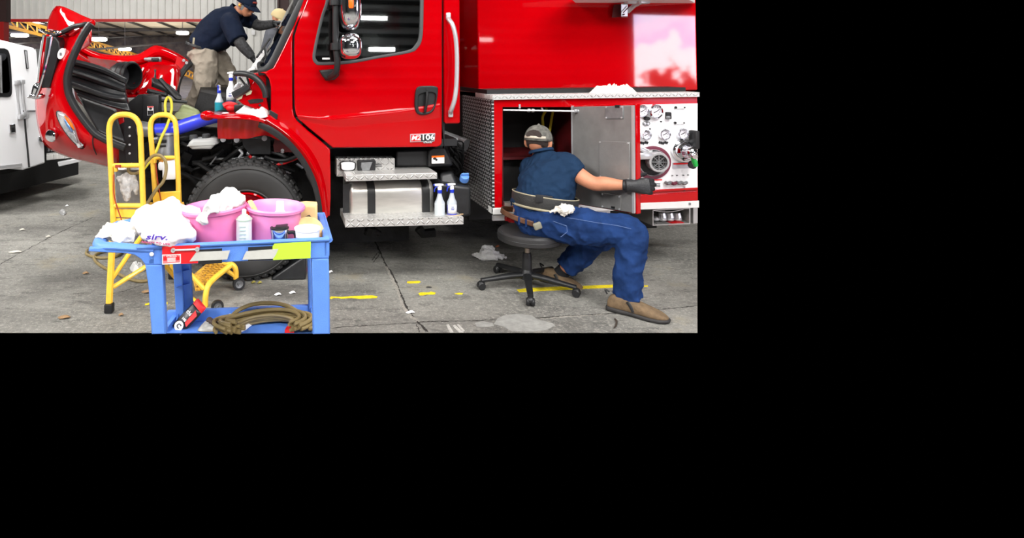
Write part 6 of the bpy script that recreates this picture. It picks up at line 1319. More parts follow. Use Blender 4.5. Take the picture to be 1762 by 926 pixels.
b = MB(); b.limb([(W(972, 464, 4.16), .048, .052), (W(957, 478, 4.19), .048, .056)], 18, up=(0, 1, 0)); b.build('sock', SOCK, M1)
b = MB(); b.limb([(W(946,366,3.85), .012, .008), (W(955,363,3.84), .022, .014), (W(966,359,3.83), .042, .028), (W(976,360,3.82), .045, .03), (W(988,357,3.83), .022, .014)], 18, 6); b.limb([(W(966,354,3.84), .02, .014), (W(972,364,3.81), .03, .02), (W(968,371,3.82), .018, .012)], 14, 5)
tag(b.build('rag', CLOTH2, mods=[REM(.004), SMO(1), DISP(.022, .03, 'MUSGRAVE'), SMO(1)]), 'pale rag tucked in the seated person\'s back brace at the hip', 'rag')
# ---------------------------------------------------------------- stool
sc_ = W(912, 397, 4.09); zs = sc_.z; hub = Vector((sc_.x-.02, 4.09, 0))
ST = empty('work_stool', hub, 'black round padded work stool on a five star castor base under the seated person', 'stool')
X = Matrix.Translation(Vector((sc_.x, 4.09, zs))); rs = .214
VINYL = mat('black_vinyl', (40, 40, 41), .5, bump=.1, bscale=80)
b = MB(X); b.lathe([(.002,-.066),(rs*.9,-.066),(rs*.985,-.056),(rs,-.03),(rs*.985,-.008),(rs*.93,.004),(rs*.6,.006),(.002,.004)], None, 48, caps=False); b.build('seat', VINYL, ST)
b = MB(X); b.lathe([(rs*.99,-.036),(rs*1.006,-.032),(rs*.995,-.028)], None, 48, caps=False); b.build('seat_piping', BLACK, ST)
b = MB(Matrix.Translation(hub)); b.lathe([(.002,.20),(.018,.20),(.018,zs-.06),(.002,zs-.06)], None, 20, caps=False); b.build('piston', mat('bronze_steel', (150, 140, 128), .35, .8), ST)
b = MB(Matrix.Translation(hub)); b.lathe([(.002,.07),(.034,.07),(.030,.22),(.026,.235),(.002,.235)], None, 20, caps=False); b.lathe([(.002,.06),(.05,.065),(.045,.10),(.03,.13)], None, 20, caps=False); b.build('column', BLACK, ST)
ab = G(913, 527)-hub; a0 = math.atan2(ab.y, ab.x)
for i in range(5):
    a = a0+i*2*math.pi/5; d = Vector((math.cos(a), math.sin(a), 0)); rl = .315
    b = MB(); b.limb([(hub+d*.02+Vector((0,0,.088)), .030, .022), (hub+d*.12+Vector((0,0,.082)), .024, .020), (hub+d*.24+Vector((0,0,.068)), .020, .016), (hub+d*rl+Vector((0,0,.060)), .018, .014)], 14, 5); lg = b.build('leg', BLACK, ST)
    b = MB(); c = hub+d*rl; lat = Vector((-d.y, d.x, 0))
    for s_ in (-1, 1): b.lathe([(.002,-.011),(.020,-.011),(.025,-.006),(.025,.006),(.020,.011),(.002,.011)], look(c+lat*.015*s_+Vector((0,0,.025)), c+lat*s_+Vector((0,0,.025))), 20)
    b.ball(c+Vector((0,0,.036)), (.026,.026,.022)); b.build('castor', BLACK, lg)
# ---------------------------------------------------------------- man standing on the engine, wiping the windscreen
M2 = empty('person', W(335, 196, 5.9), 'person in navy cap, glasses and khaki trousers standing on the engine wiping the windshield', 'person')
f2_ = Vector((.88, -.35, 0)); u2 = Vector((.45, -.2, .8)).normalized()
hc2 = W(424, 9, 5.92); H2 = head_frame(hc2, (.80, -.50, -.34))
rsh, rel, rwr = W(396, 40, 5.80), W(414, 75, 5.70), W(433, 97, 5.72)
lsh2, lel2, lwr2 = W(424, 33, 6.10), W(447, 44, 6.10), W(472, 41, 6.02)
rh, rk, ra = W(355, 94, 5.90), W(352, 142, 5.84), W(338, 184, 5.90)
lh, lk, la = W(370, 94, 6.10), W(392, 134, 6.05), W(378, 184, 6.2)
b = MB(); add_head(b, H2, .98)
side2 = Vector((.35, .88, 0))
b.limb([(W(406, 22, 5.95), .058, .058), (W(416, 15, 5.94), .054, .056)], 18)
b.limb([(W(352, 90, 6.0), .13, .115), (W(358, 72, 6.0), .13, .12), (W(376, 48, 5.98), .14, .12), (W(394, 30, 5.96), .13, .10), (W(405, 22, 5.95), .06, .058)], 24, 6, up=f2_)
for p in (((W(400, 34, 5.88), .055, .055), (rsh, .058, .058), (rel, .045, .045), (rel.lerp(rwr, .4), .042, .042), (rwr, .028, .028), (rwr+(rwr-rel).normalized()*.04, .022, .016)), ((W(410, 30, 6.0), .055, .055), (lsh2, .056, .056), (lel2, .044, .044), (lwr2, .028, .028), (lwr2+(lwr2-lel2).normalized()*.04, .022, .016))): b.limb(list(p), 18, 6)
for hp, kk_, aa in ((rh, rk, ra), (lh, lk, la)): b.limb([(hp, .085, .085), (hp.lerp(kk_, .5), .075, .075), (kk_, .054, .054), (kk_.lerp(aa, .4), .050, .052), (aa, .034, .036)], 16, 6)
b.build('body', SKIN, M2, mods=[REM(.0075), SMO(3)])
b = MB(); b.limb([(W(344, 84, 6.0), .150, .140), (W(352, 76, 6.0), .162, .156), (W(364, 62, 5.99), .172, .168), (W(378, 46, 5.97), .178, .162), (W(391, 32, 5.96), .158, .125), (W(402, 23, 5.95), .090, .082), (W(407, 19, 5.948), .074, .07)], 30, 6, up=f2_)
b.limb([(W(366, 74, 5.95), .08, .08), (W(380, 72, 5.93), .105, .09), (W(396, 56, 5.93), .09, .09)], 20, 5)
b.limb([(W(399, 33, 5.90), .082, .08), (rsh, .094, .092), (rsh.lerp(rel, .45), .098, .094), (rsh.lerp(rel, .88), .094, .09)], 24, 6); b.limb([(W(410, 30, 6.0), .08, .08), (lsh2, .084, .08), (lsh2.lerp(lel2, .6), .082, .07)], 20, 6)
b.build('polo_shirt', NAVYD, M2, mods=[REM(.010), SMO(5), DISP(.026, .11), SUB(1)])
b = MB(); b.limb([(W(405, 20, 5.948), .076, .074), (W(409, 16.5, 5.944), .080, .078)], 24, caps=False); b.build('shirt_collar', NAVYD, M2, mods=[SOLID(.008, 0)])
SLV = mat('dark_mesh_sleeve', (64, 64, 66), .75, var=.5, vscale=45, bump=.3)
b = MB(); b.limb([(rsh.lerp(rel, .80), .060, .058), (rel, .056, .054), (rel.lerp(rwr, .5), .052, .050), (rwr, .042, .040)], 20, 6); b.build('arm_sleeve', SLV, M2)
b = MB(); b.limb([(lsh2.lerp(lel2, .5), .058, .054), (lel2, .054, .052), (lwr2, .040, .038)], 20, 6); b.build('arm_sleeve', SLV, M2)
b = MB(); add_hand(b, rwr, W(440, 110, 5.76)-rwr, Vector((.9, .3, .2)), .98, (.25, .35, .3), 1, 1.1); b.limb([(rwr-(rwr-rel).normalized()*.04, .040, .038), (rwr+(rwr-rel).normalized()*.01, .035, .032)], 16); b.build('right_glove', GLOVE, M2, mods=[REM(.004), SMO(2)])
b = MB(); add_hand(b, lwr2, W(484, 38, 5.98)-lwr2, Vector((.3, .1, -.9)), .98, (.2, .3, .25), -1, 1.1); b.build('left_glove', GLOVE, M2, mods=[REM(.004), SMO(2)])
b = MB(); b.limb([(W(346, 80, 6.0), .150, .140), (W(349, 88, 6.0), .165, .155), (W(352, 98, 6.0), .165, .15)], 26, 5, up=f2_)
b.limb([(W(352, 92, 5.92), .13, .13), (rh.lerp(rk, .45), .124, .128), (rk, .110, .112), (rk.lerp(ra, .45), .108, .108), (rk.lerp(ra, .8), .108, .100), (W(333, 186, 5.9), .115, .09), (W(332, 191, 5.9), .108, .08)], 26, 6, up=(0, 1, .2))
b.limb([(W(364, 94, 6.06), .12, .12), (lh.lerp(lk, .5), .115, .112), (lk, .100, .100), (lk.lerp(la, .5), .100, .096), (la, .09, .085)], 24, 6, up=(0, 1, .2))
b.build('trousers', KHAKI, M2, mods=[REM(.009), SMO(4), DISP(.024, .12), DISP(.026, .10, 'MUSGRAVE'), SUB(1)])
b = MB(); b.limb([(W(346.5, 79, 6.0), .156, .147), (W(345, 83.5, 6.0), .157, .148)], 30, up=f2_, caps=False); b.build('belt', BLK2, M2, mods=[SOLID(.008, 0)])
b = MB(); b.box(W(333.5, 71, 5.86), (.02, .02, .07), Matrix.Rotation(.1, 3, 'Y'), bev=.004); b.build('belt_clip', PIPEM, M2)
shoe('shoe', W(320, 197, 5.98), W(350, 198, 5.86), 1, M2, mat('dark_grey_shoe', (84, 80, 76), .8), SOLEM, w=.05); shoe('shoe', W(372, 192, 6.25), W(400, 194, 6.1), 1, M2, BLK2, SOLEM, w=.05)
CP2 = cap_dome(H2, 1.04, NAVYD, M2, -.10, zoff=.016, billlen=.085)
b = MB(H2); b.limb([((-.03,.096,.052), .004, .008), ((0,.104,.056), .004, .010), ((.03,.096,.052), .004, .008)], 10, 4, up=(0,0,1)); b.build('cap_badge', mat('red_badge', (150, 60, 50), .6), CP2)
b = MB(H2); b.limb([((0,-.02,.03), .079, .093), ((0,-.024,-.01), .0785, .088), ((0,-.034,-.04), .070, .072)], 24, 5, up=(0, 1, 0)); b.build('hair', mat('grey_hair', (150, 148, 146), .8, bump=.5, bscale=150), M2)
b = MB(H2)
for sg in (-1, 1): b.ball((sg*.031, .071, .004), (.013, .010, .009))
b.build('eye', LABEL, M2)
b = MB(H2)
for sg in (-1, 1):
    b.tube([Vector((sg*.034+.030*math.cos(a), .096-.012*abs(math.cos(a)), -.004+.022*math.sin(a))) for a in [j*math.pi/9 for j in range(18)]], .0028, 6, closed=True); b.tube([(sg*.062, .088, .006), (sg*.084, .02, .008), (sg*.084, -.012, .0)], .003, 6)
b.tube([(-.008, .098, .002), (.008, .098, .002)], .003, 6); GL = b.build('glasses', BLACK, M2)
b = MB(H2)
for sg in (-1, 1): b.lathe([(.001,.0),(.028,.0),(.028,.002)], Matrix.Translation((sg*.034, .093, -.004)) @ Matrix.Rotation(R(-90), 4, 'X') @ Matrix.Diagonal((1, .74, 1, 1)), 18)
b.build('lens', GLASS, GL)
b = MB(H2); b.ball((.090, -.004, -.008), (.012, .010, .010)); b.build('ear_plug', YEL, M2)
b = MB(); b.limb([(W(437,118,5.62), .03, .02), (W(443,110,5.66), .05, .03), (W(450,98,5.7), .04, .025), (W(455,88,5.74), .02, .012)], 18, 6); b.limb([(W(425,123,5.6), .03, .018), (W(437,120,5.58), .055, .03), (W(448,119,5.6), .03, .02)], 16, 5)
tag(b.build('wiping_cloth', CLOTH, mods=[REM(.006), SMO(1), DISP(.03, .06, 'MUSGRAVE'), SMO(1)]), 'white cloth under the standing person\'s gloved hand at the windshield foot', 'cloth')
b = MB(); b.limb([(W(484,44,5.98), .03, .02), (W(490,36,5.96), .05, .02), (W(496,24,5.96), .04, .02), (W(500,14,5.96), .015, .01)], 16, 6); tag(b.build('wiping_cloth', CLOTH, mods=[REM(.006), SMO(1), DISP(.03, .06, 'MUSGRAVE'), SMO(1)]), 'white cloth held against the upper windshield beside a tan cap', 'cloth')
# ---------------------------------------------------------------- third person beyond the windscreen
M3 = empty('person', Vector((W(478, 60, 7.2).x, 7.2, 0.5)), 'person in tan cap and grey jacket beyond the windshield, half hidden by it', 'person')
H3 = head_frame(W(481, 34, 7.2), (.75, -.4, -.3)); z3 = .52
b = MB(); add_head(b, H3, .98); cx3 = W(468, 60, 7.2).x
b.limb([((cx3+.04, 7.2, z3+.78), .13, .11), ((cx3+.03, 7.2, z3+1.05), .14, .11), ((cx3+.02, 7.2, z3+1.3), .15, .10), ((cx3+.02, 7.2, z3+1.40), .06, .06), (H3 @ Vector((0,0,-.06)), .055, .055)], 20, 6, up=(1, 0, 0))
for s_ in (-1, 1): b.limb([((cx3+.04, 7.2+s_*.09, z3+.8), .08, .08), ((cx3+.05, 7.2+s_*.1, z3+.45), .055, .055), ((cx3+.04, 7.2+s_*.1, z3+.06), .04, .04)], 14, 5, up=(1, 0, 0)); b.limb([((cx3+.02, 7.2+s_*.18, z3+1.32), .055, .055), ((cx3+.1, 7.2+s_*.22, z3+1.08), .042, .042), ((cx3+.28, 7.2+s_*.16, z3+1.12), .03, .03), ((cx3+.36, 7.2+s_*.14, z3+1.14), .03, .018)], 14, 5)
b.build('body', SKIN, M3, mods=[REM(.01), SMO(4)])
b = MB(); b.limb([((cx3+.02, 7.2, z3+.68), .165, .15), ((cx3+.02, 7.2, z3+.9), .17, .145), ((cx3+.01, 7.2, z3+1.2), .18, .13), ((cx3+.02, 7.2, z3+1.36), .13, .09), ((cx3+.03, 7.2, z3+1.42), .075, .07)], 26, 6, up=(1, 0, 0))
for s_ in (-1, 1): b.limb([((cx3+.02, 7.2+s_*.14, z3+1.32), .075, .075), ((cx3+.03, 7.2+s_*.2, z3+1.26), .07, .07), ((cx3+.1, 7.2+s_*.22, z3+1.08), .06, .06), ((cx3+.26, 7.2+s_*.16, z3+1.12), .045, .045)], 18, 6)
b.build('jacket', mat('charcoal_grey_jacket', (92, 94, 102), .85, var=.15), M3, mods=[REM(.012), SMO(4), DISP(.03, .1)])
b = MB()
for s_ in (-1, 1): b.limb([((cx3+.03, 7.2+s_*.07, z3+.8), .12, .12), ((cx3+.05, 7.2+s_*.1, z3+.45), .085, .085), ((cx3+.04, 7.2+s_*.1, z3+.04), .075, .075)], 18, 6, up=(1, 0, 0))
b.build('trousers', BLK2, M3, mods=[REM(.012), SMO(3)])
for s_ in (-1, 1): shoe('shoe', (cx3-.04, 7.2+s_*.1, z3-.02), (cx3+.24, 7.2+s_*.1, z3-.02), 1, M3, BLK2, SOLEM)
cap_dome(H3, 1.08, mat('tan_cap', (206, 186, 140), .8), M3, -.1)
for q in (1,):
    b = MB(); b.bb((cx3-.5, 6.85, z3-.06), (cx3+.6, 7.55, z3-.022), .01); b2 = MB()
    PT = empty('work_platform', Vector((cx3, 7.2, 0)), 'low steel work platform under the person in grey jacket beyond the truck', 'platform'); b.build('deck', GREY, PT)
    for x_ in (-.45, .55):
        for y_ in (6.9, 7.5): q_ = MB(); q_.bb((cx3+x_-.02, y_-.02, 0), (cx3+x_+.02, y_+.02, z3-.06)); q_.build('leg', GREY, PT)
# ================================================================ bottles, rags, floor litter, white truck
def spray_bottle(base, h, label, liquid=None, lev=.4, body=TRPL, sticker=None, aim=(-1, 0, 0), trig=BTRIG, headm=WPL, wide=1.0, group=None):
    base = Vector(base); s = h/.26; r_ = .040*s*wide; X = Matrix.Translation(base)
    e = empty('spray_bottle', base, label, 'bottle', group)
    b = MB(X); b.lathe([(.002,.002),(r_*.92,.0),(r_,.006*s),(r_,.10*s),(r_*.96,.112*s),(r_*.62,.140*s),(r_*.42,.172*s),(r_*.38,.182*s),(r_*.38,.190*s),(.002,.190*s)], None, 24, caps=False); b.build('bottle_body', body, e)
    if liquid:
        b = MB(X); zl = .14*lev*s+.01; b.lathe([(.002,.0015),(r_*.94,-.0005),(r_*1.012,.006*s),(r_*1.012,min(zl,.105*s)),(r_*.99,min(zl,.105*s)+.001),(.002,min(zl,.105*s)+.001)], None, 24, caps=False); b.build('liquid', liquid, e)
    a = Vector(aim).normalized(); lat = Vector((-a.y, a.x, 0))
    b = MB(X); b.lathe([(r_*.44,.184*s),(r_*.46,.186*s),(r_*.46,.206*s),(r_*.36,.210*s)], None, 20); b.build('collar', trig, e)
    b = MB(X); b.limb([(Vector((0,0,.206*s)), .014*s, .016*s), (Vector((0,0,.224*s)), .013*s, .018*s), (Vector((0,0,.238*s))+a*.004, .012*s, .016*s)], 14, 4, up=a); b.limb([(-a*.030*s+Vector((0,0,.246*s)), .008*s, .007*s), (a*.0*s+Vector((0,0,.247*s)), .013*s, .011*s), (a*.03*s+Vector((0,0,.248*s)), .011*s, .010*s), (a*.044*s+Vector((0,0,.248*s)), .009*s, .009*s)], 14, 4); b.build('spray_head', headm, e)
    b = MB(X); b.limb([(a*.022*s+Vector((0,0,.238*s)), .007*s, .006*s), (a*.040*s+Vector((0,0,.222*s)), .007*s, .004*s), (a*.046*s+Vector((0,0,.196*s)), .006*s, .003*s)], 10, 4, up=a); b.tube([a*.044*s+Vector((0,0,.248*s)), a*.052*s+Vector((0,0,.248*s))], .009*s, 10); b.build('trigger', trig, e)
    if sticker:
        b = MB(X); rg = []
        for z_ in (.028, .095): rg.append([Vector((r_*1.02*math.cos(q), r_*1.02*math.sin(q), z_*s)) for q in [R(-150+12*j) for j in range(11)]])
        b.rings(rg, False, False); lb = b.build('bottle_label', LABEL, e, mods=[SOLID(.001)])
        b = MB(X)
        for j, (z_, w_) in enumerate(((.080, .02), (.066, .026), (.058, .022))): b.box(Vector((0, -r_*1.03, z_*s)), (w_*s, .002, .005*s))
        b.build('label_print', sticker, lb)
    return e
def tw(px, py, y): return TM @ t(px, py, y)
spray_bottle(tw(756.5, 373, ys+.05), .232, 'clear spray bottle with blue trigger on the lower step, left of the violet one', mat('clear_water', (206, 214, 218), .2), .75, aim=(-1, -.3, 0), wide=1.0, group=None)
spray_bottle(tw(777.5, 372, ys+.05), .232, 'labelled spray bottle of violet liquid on the lower step beside black tank', VIOL, .55, aim=(-1, -.5, 0), sticker=NAVYP, wide=.96)
spray_bottle(W(377, 194.5, 4.62), .215, 'spray bottle of teal liquid on the fender at the standing person\'s feet', TEAL, .62, aim=(0, -1, 0), wide=.98)
spray_bottle(W(397.5, 178, 4.66), .245, 'big white spray bottle with printed label on the fender beside cowl', mat('slate_liquid', (70, 84, 130), .3), .35, body=WPL, aim=(1, 0, 0), sticker=NAVYP, wide=.95)
b = MB(); b.hexa([W(362,197,4.5), W(412,190,4.5), W(412,186,4.9), W(362,193,4.9), W(362,195,4.5), W(412,183,4.5), W(412,177.5,4.9), W(362,190,4.9)]); b.build('fender_ledge', GRIME, TR)
crumple('cleaning_rag', [tw(*p) for p in ((403,197,.12),(420,200,.02),(440,204,-.04),(458,203,-.04),(464,197,.02),(462,190,.10),(445,189,.2),(420,190,.2))], .055, CLOTH, 'folded white rag lying on the red fender flange beside the cowl bracket', 'rag', seed=21, amp=.35)
crumple('cleaning_rag', [tw(*p) for p in ((1010,163.5,yb+.06),(1040,164,yb),(1080,163.5,yb),(1098,162.5,yb+.04),(1080,160.5,yb+.22),(1045,161,yb+.22))], .075, CLOTH2, 'off white rag heaped on the tread plate ledge above the open door', 'rag', seed=31, amp=.65)
b = MB(); gz = lambda x, y, z: G(x, y)+Vector((0, 0, z))
b.limb([(gz(811,440,.012), .02, .008), (gz(824,443,.02), .05, .018), (gz(836,443,.035), .07, .034), (gz(848,443,.03), .07, .028), (gz(860,443,.016), .07, .014), (gz(869,443,.010), .04, .008)], 20, 6); b.limb([(gz(824,446,.012), .03, .010), (gz(838,447,.018), .05, .016), (gz(854,446,.014), .05, .012)], 16, 5); b.ball(gz(840,440,.05), (.05,.04,.03))
tag(b.build('cleaning_rag', CLOTH, mods=[REM(.005), SMO(1), DISP(.036, .06, 'MUSGRAVE'), DISP(.012, .02), SMO(1)]), 'crumpled white rag lying on the floor left of the black stool', 'rag')
b = MB(); b.tube([tw(737,374.5,ys+.02)+Vector((0,0,.004)), tw(797,369.5,ys+.08)+Vector((0,0,.004))], .004, 6); tag(b.build('wooden_stick', WOOD), 'longer thin wooden stick lying on the lower step before the bottles', 'stick')
b = MB(); b.tube([tw(748,375,ys+.0)+Vector((0,0,.004)), tw(792,371.5,ys+.0)+Vector((0,0,.004))], .003, 6); tag(b.build('wooden_stick', WOOD), 'shorter thin wooden stick at the very edge of the lower step', 'stick')
# wheel chock, pink bottle behind the cart
ck = [G(466, 483), G(526, 482)]
b = MB(); a_, c_ = ck; dY = Vector((0, .22, 0)); b.hexa([a_, c_, c_+dY, a_+dY, a_+Vector((.01,0,.02)), c_+Vector((-.0,0,.17)), c_+dY+Vector((-.0,0,.17)), a_+dY+Vector((.01,0,.02))]); tag(b.build('wheel_chock', BLK2, mods=[BEV(.012)]), 'black rubber wheel chock wedged behind the front tyre', 'chock')
g = G(530, 463.5); pb = empty('cleaner_bottle', g, 'pink and clear bottle on the floor half hidden behind the cart\'s right leg', 'bottle')
b = MB(Matrix.Translation(g)); b.lathe([(.002,0),(.044,0),(.047,.006),(.047,.03),(.002,.03)], None, 24, caps=False); b.build('bottle_base', PINK, pb)
b = MB(Matrix.Translation(g)); b.lathe([(.002,.029),(.046,.029),(.046,.09),(.03,.12),(.018,.14),(.002,.14)], None, 24, caps=False); b.build('bottle_body', TRPL, pb)
b = MB(Matrix.Translation(g)); b.box((-.012, -.047, .06), (.022, .003, .006)); b.build('bottle_print', REDL, pb)
# yellow floor tape
def strip(pts, label, m=YTAPE, name='floor_tape', cat='tape', th=.0015):
    b = MB(); b.prism([G(x, y, .0008) for x, y in pts], (0, 0, th)); return tag(b.build(name, m, smooth=False), label, cat)
strip([(567,513.5),(570,510.5),(588,511.5),(604,510),(640,508.5),(650,510.5),(648,513),(618,514.5),(606,513),(596,513.5),(588,514.5),(582,513),(574,513),(570,515)], 'torn yellow floor tape strip right of the cart\'s right leg')
strip([(701,484.5),(722,483.5),(724,485.5),(720,487.5),(704,488),(700,487)], 'faded short yellow tape piece on the floor nearest the running board')
strip([(720,505),(724,503.5),(737,503.5),(742,502),(750,504),(748,507),(735,507),(728,508.5),(722,508.5)], 'torn yellow tape piece just right of the floor crack')
strip([(782,505.8),(790,504),(797,505),(795,507),(787,507)], 'tiny yellow tape fragment on the floor left of the stool')
strip([(889,499),(905,496.5),(960,493.5),(1010,492),(1058,490),(1059,495),(1012,497),(950,500),(893,503)], 'long yellow floor tape strip passing under the black stool')
strip([(1108,491.8),(1115,491.5),(1115,493.4),(1108,493.8)], 'small yellow tape end on the floor right of the jeans leg')
strip([(250,523),(258,521.5),(256,524.5),(249,525.5)], 'yellow tape scrap on the floor left of the cart\'s front leg'); strip([(281,521),(288.5,520.5),(288,524),(281,524.5)], 'yellow tape scrap on the floor seen right of cart\'s front leg')
strip([(341,521),(353,520.5),(353,523),(341,523.5)], 'yellow tape scrap on the floor below the ladder\'s bottom step')
PAINT = mat('white_floor_paint', (190, 188, 182), .8, var=.3, vscale=60)
def smear(pts, m, name='floor_mark'):
    b = MB(); b.prism([G(x, y, .0004) for x, y in pts], (0, 0, .0006)); o = b.build(name, m, smooth=False); o['kind'] = 'structure'; return o
smear([(768,559),(772,558),(781,572.5),(774,572.5)], PAINT); smear([(779,561),(783,559),(798,572.5),(790,572.5)], PAINT); smear([(786,559),(789,558),(800,569),(797,571)], PAINT)
PATCH = mat('grey_patch', (148, 148, 144), .8, var=.2, vscale=20)
smear([(856,548),(868,543),(890,540),(915,543),(925,550),(950,556),(956,560),(940,568),(915,571),(880,570),(866,562),(850,558)], PATCH); smear([(817,556),(830,553),(848,556),(850,561),(835,563),(820,562)], PATCH)
# cracks and joints of the slab
CRK = mat('crack_dirt', (44, 41, 38), .9); CRK2 = mat('crack_spall', (150, 146, 138), .9, var=.3, vscale=60)
def crack(pts, w, m=CRK, seed=1, n=10):
    rnd = random.Random(seed); P_ = resample(spline([Vector((x, y, 0)) for x, y in pts], 8), max(8, len(pts)*n)); L_, R_ = [], []
    for i, p in enumerate(P_):
        d = (P_[min(i+1, len(P_)-1)]-P_[max(i-1, 0)]); q = G(p.x+rnd.uniform(-1, 1), p.y+rnd.uniform(-.5, .5), .0003); d2 = G(p.x+d.x, p.y+d.y)-G(p.x, p.y); nn = Vector((-d2.y, d2.x, 0)).normalized()*w*rnd.uniform(.4, 1.3)
        L_.append(q+nn); R_.append(q-nn)
    b = MB(); va = [b._v(x) for x in L_]; vb = [b._v(x) for x in R_]
    for i in range(len(va)-1): b._f([va[i], va[i+1], vb[i+1], vb[i]])
    for v in b.b.verts: v.co.z = .0005+.0002*(seed % 4)
    o = b.build('floor_crack', m, smooth=False); o['kind'] = 'structure'
crack([(636,397),(650,425),(664,455),(677,476),(690,505),(700,530),(718,553),(735,571)], .007, CRK, 1); crack([(664,458),(672,475),(684,500),(693,526),(708,545),(722,554)], .011, CRK2, 2)
crack([(566,565),(600,562),(640,560),(690,557),(722,556)], .003, CRK, 3); crack([(722,554),(760,553),(820,552),(860,549),(900,546),(930,547),(970,544),(1010,542),(1042,540),(1090,538),(1140,532),(1175,529),(1199,526)], .0045, CRK, 5)
crack([(722,556),(732,566),(737,572)], .004, CRK, 7); crack([(716,558),(720,566),(722,572)], .003, CRK, 8); crack([(640,448),(646,440),(654,432),(650,442),(642,452)], .004, CRK, 9)
crack([(0,455),(60,422),(110,397),(160,374)], .004, CRK, 11); crack([(172,507),(205,503),(248,490)], .004, CRK, 12); crack([(930,548),(960,546),(1000,543.5),(1040,541)], .009, CRK2, 13)
# litter
LEAF = mat('dry_leaf', (150, 120, 86), .8, var=.3, vscale=40)
def leaf(px, py, w, label, m=LEAF, name='dry_leaf', cat='leaf', d=.5):
    c = G(px, py, .004); b = MB(); w = w*c.y/F; rnd = random.Random(px)
    b.loft([[c+Vector((-w/2, 0, .002)), c+Vector((-w*.2, -w*d*.5, .0)), c+Vector((w*.2, -w*d*.4, .006)), c+Vector((w/2, .0, .003))], [c+Vector((-w/2, .002, .002)), c+Vector((-w*.2, 0, .012)), c+Vector((w*.2, 0, .016)), c+Vector((w/2, .002, .003))], [c+Vector((-w/2, .004, .002)), c+Vector((-w*.1, w*d*.5, .003)), c+Vector((w*.25, w*d*.5, .004)), c+Vector((w/2, .004, .003))]], 8, 3)
    return tag(b.build(name, m, mods=[SOLID(.002, 0)]), label, cat)
PALE = mat('pale_scrap', (200, 196, 184), .7, var=.15, vscale=30)
leaf(26, 434.5, 24, 'long pale peeling strip on the floor at far left', PALE, 'paper_strip', 'scrap', .25)
leaf(147, 471, 11, 'small tan leaf on the floor left of the ladder leg'); leaf(110, 547, 22, 'tan shredded leaf on the floor below the ladder\'s left foot', LEAF); leaf(208, 543, 9, 'small pale leaf right of the ladder\'s black foot'); leaf(252, 503, 18, 'tan flake of litter beside the cart\'s left leg')
crumple('plastic_scrap', [G(x, y) for x, y in ((101,366),(108,371),(114,368),(110,363))], .03, mat('clear_scrap', (170, 170, 170), .3, trans=.3), 'crumpled clear plastic scrap on the open floor before the white truck', 'scrap', seed=4)
leaf(115, 355, 6, 'tiny white chip on the floor behind the clear scrap', LABEL, 'paper_chip', 'chip'); leaf(38, 396, 10, 'small grey flake on the left floor above the joint', PALE, 'paper_chip', 'chip'); leaf(83, 408, 9, 'thin pale flake lying on the slanted floor joint', PALE, 'paper_chip', 'chip', .3)
leaf(569, 469, 8, 'white paper chip on the floor beside the cart\'s upper right leg', LABEL, 'paper_chip', 'chip'); leaf(706, 539, 16, 'white bent paper sliver on the floor crack', LABEL, 'paper_sliver', 'paper', .25); leaf(436, 487, 8, 'dry yellow leaf at the tyre seen left below the cart shelf', mat('yellow_leaf', (150, 140, 60), .8)); leaf(447, 487.5, 8, 'dry yellow leaf at the tyre seen right below the cart shelf', mat('yellow_leaf_pale', (160, 150, 70), .8))
leaf(478, 508, 12, 'thin white scrap on the floor under the cart, left one', LABEL, 'paper_chip', 'chip', .3); leaf(503, 505, 12, 'thin white scrap on the floor under the cart, right one', LABEL, 'paper_chip', 'chip', .3)
b = MB(); b.tube([G(x, y, .006) for x, y in ((1058,549),(1061,553),(1060,560),(1056,565))], [.005,.006,.005,.002], 6, 3); tag(b.build('dry_twig', mat('dark_twig', (58, 48, 40), .8)), 'dark curled twig on the floor before the near brown shoe', 'twig')
b = MB(); b.tube([G(x, y, .004) for x, y in ((853,387),(872,390),(890,392),(906,393))], .003, 5, 3); tag(b.build('dark_rod', BLK2), 'thin dark rod on the floor under the compartment sill', 'rod')
leaf(856, 425, 7, 'small orange chip on the floor behind the white rag', mat('orange_chip', (190, 110, 70), .8), 'orange_chip', 'chip')
b = MB(); b.ball(G(738, 495)+Vector((0,0,.003)), (.02,.008,.004)); tag(b.build('dark_chip', INK), 'black sliver on the floor above the torn tape by the crack', 'chip')
# grimy fittings hanging below the step stay with the truck
b = MB(); 
for i in range(9): b.ball(tw(632+i*2.5, 399+(i % 3)*1.5, .28), .022)
b.build('mount_bolts', GRIME, TR)
# ---------------------------------------------------------------- white utility truck
wl, wr2 = W(-60, 300, 5.6), W(78, 280, 6.55)
ux = Vector((wr2.x-wl.x, wr2.y-wl.y, 0)); ux.normalize(); ang = math.atan2(ux.y, ux.x)
UM = Matrix.Translation((wr2.x, wr2.y, 0)) @ Matrix.Rotation(ang, 4, 'Z')
uf = frame_fn(UM); UT = empty('utility_truck', UM, 'white utility truck parked at the left edge behind the tilted red hood', 'truck')
def UB(): return MB(UM)
def up_(b, name, m, parent=None, **kw): return b.build(name, m, parent or UT, **kw)
def UP_(pts, y=0): return [uf(p[0], p[1], y) for p in pts]
tl, tr_ = uf(-60, 49, 0), uf(62, 85, 0); bl, br = uf(-60, 300, 0), uf(78.5, 278, 0)
b = UB(); b.prism([Vector((p.x, 0, p.z)) for p in UP_([(-60,300.5),(38,288),(40,293),(78.5,281),(74,190),(66,110),(64,88),(58,82),(0,68),(-60,52)])], (0, 2.0, 0)); up_(b, 'body', WHITE, mods=[BEV(.03, 3)])
wn = sm([(-40,82),(0,83),(10,84),(16,90),(19,110),(21,150),(20,163),(15,167),(0,167),(-40,167)]); wn = [(q.x, q.y) for q in wn]
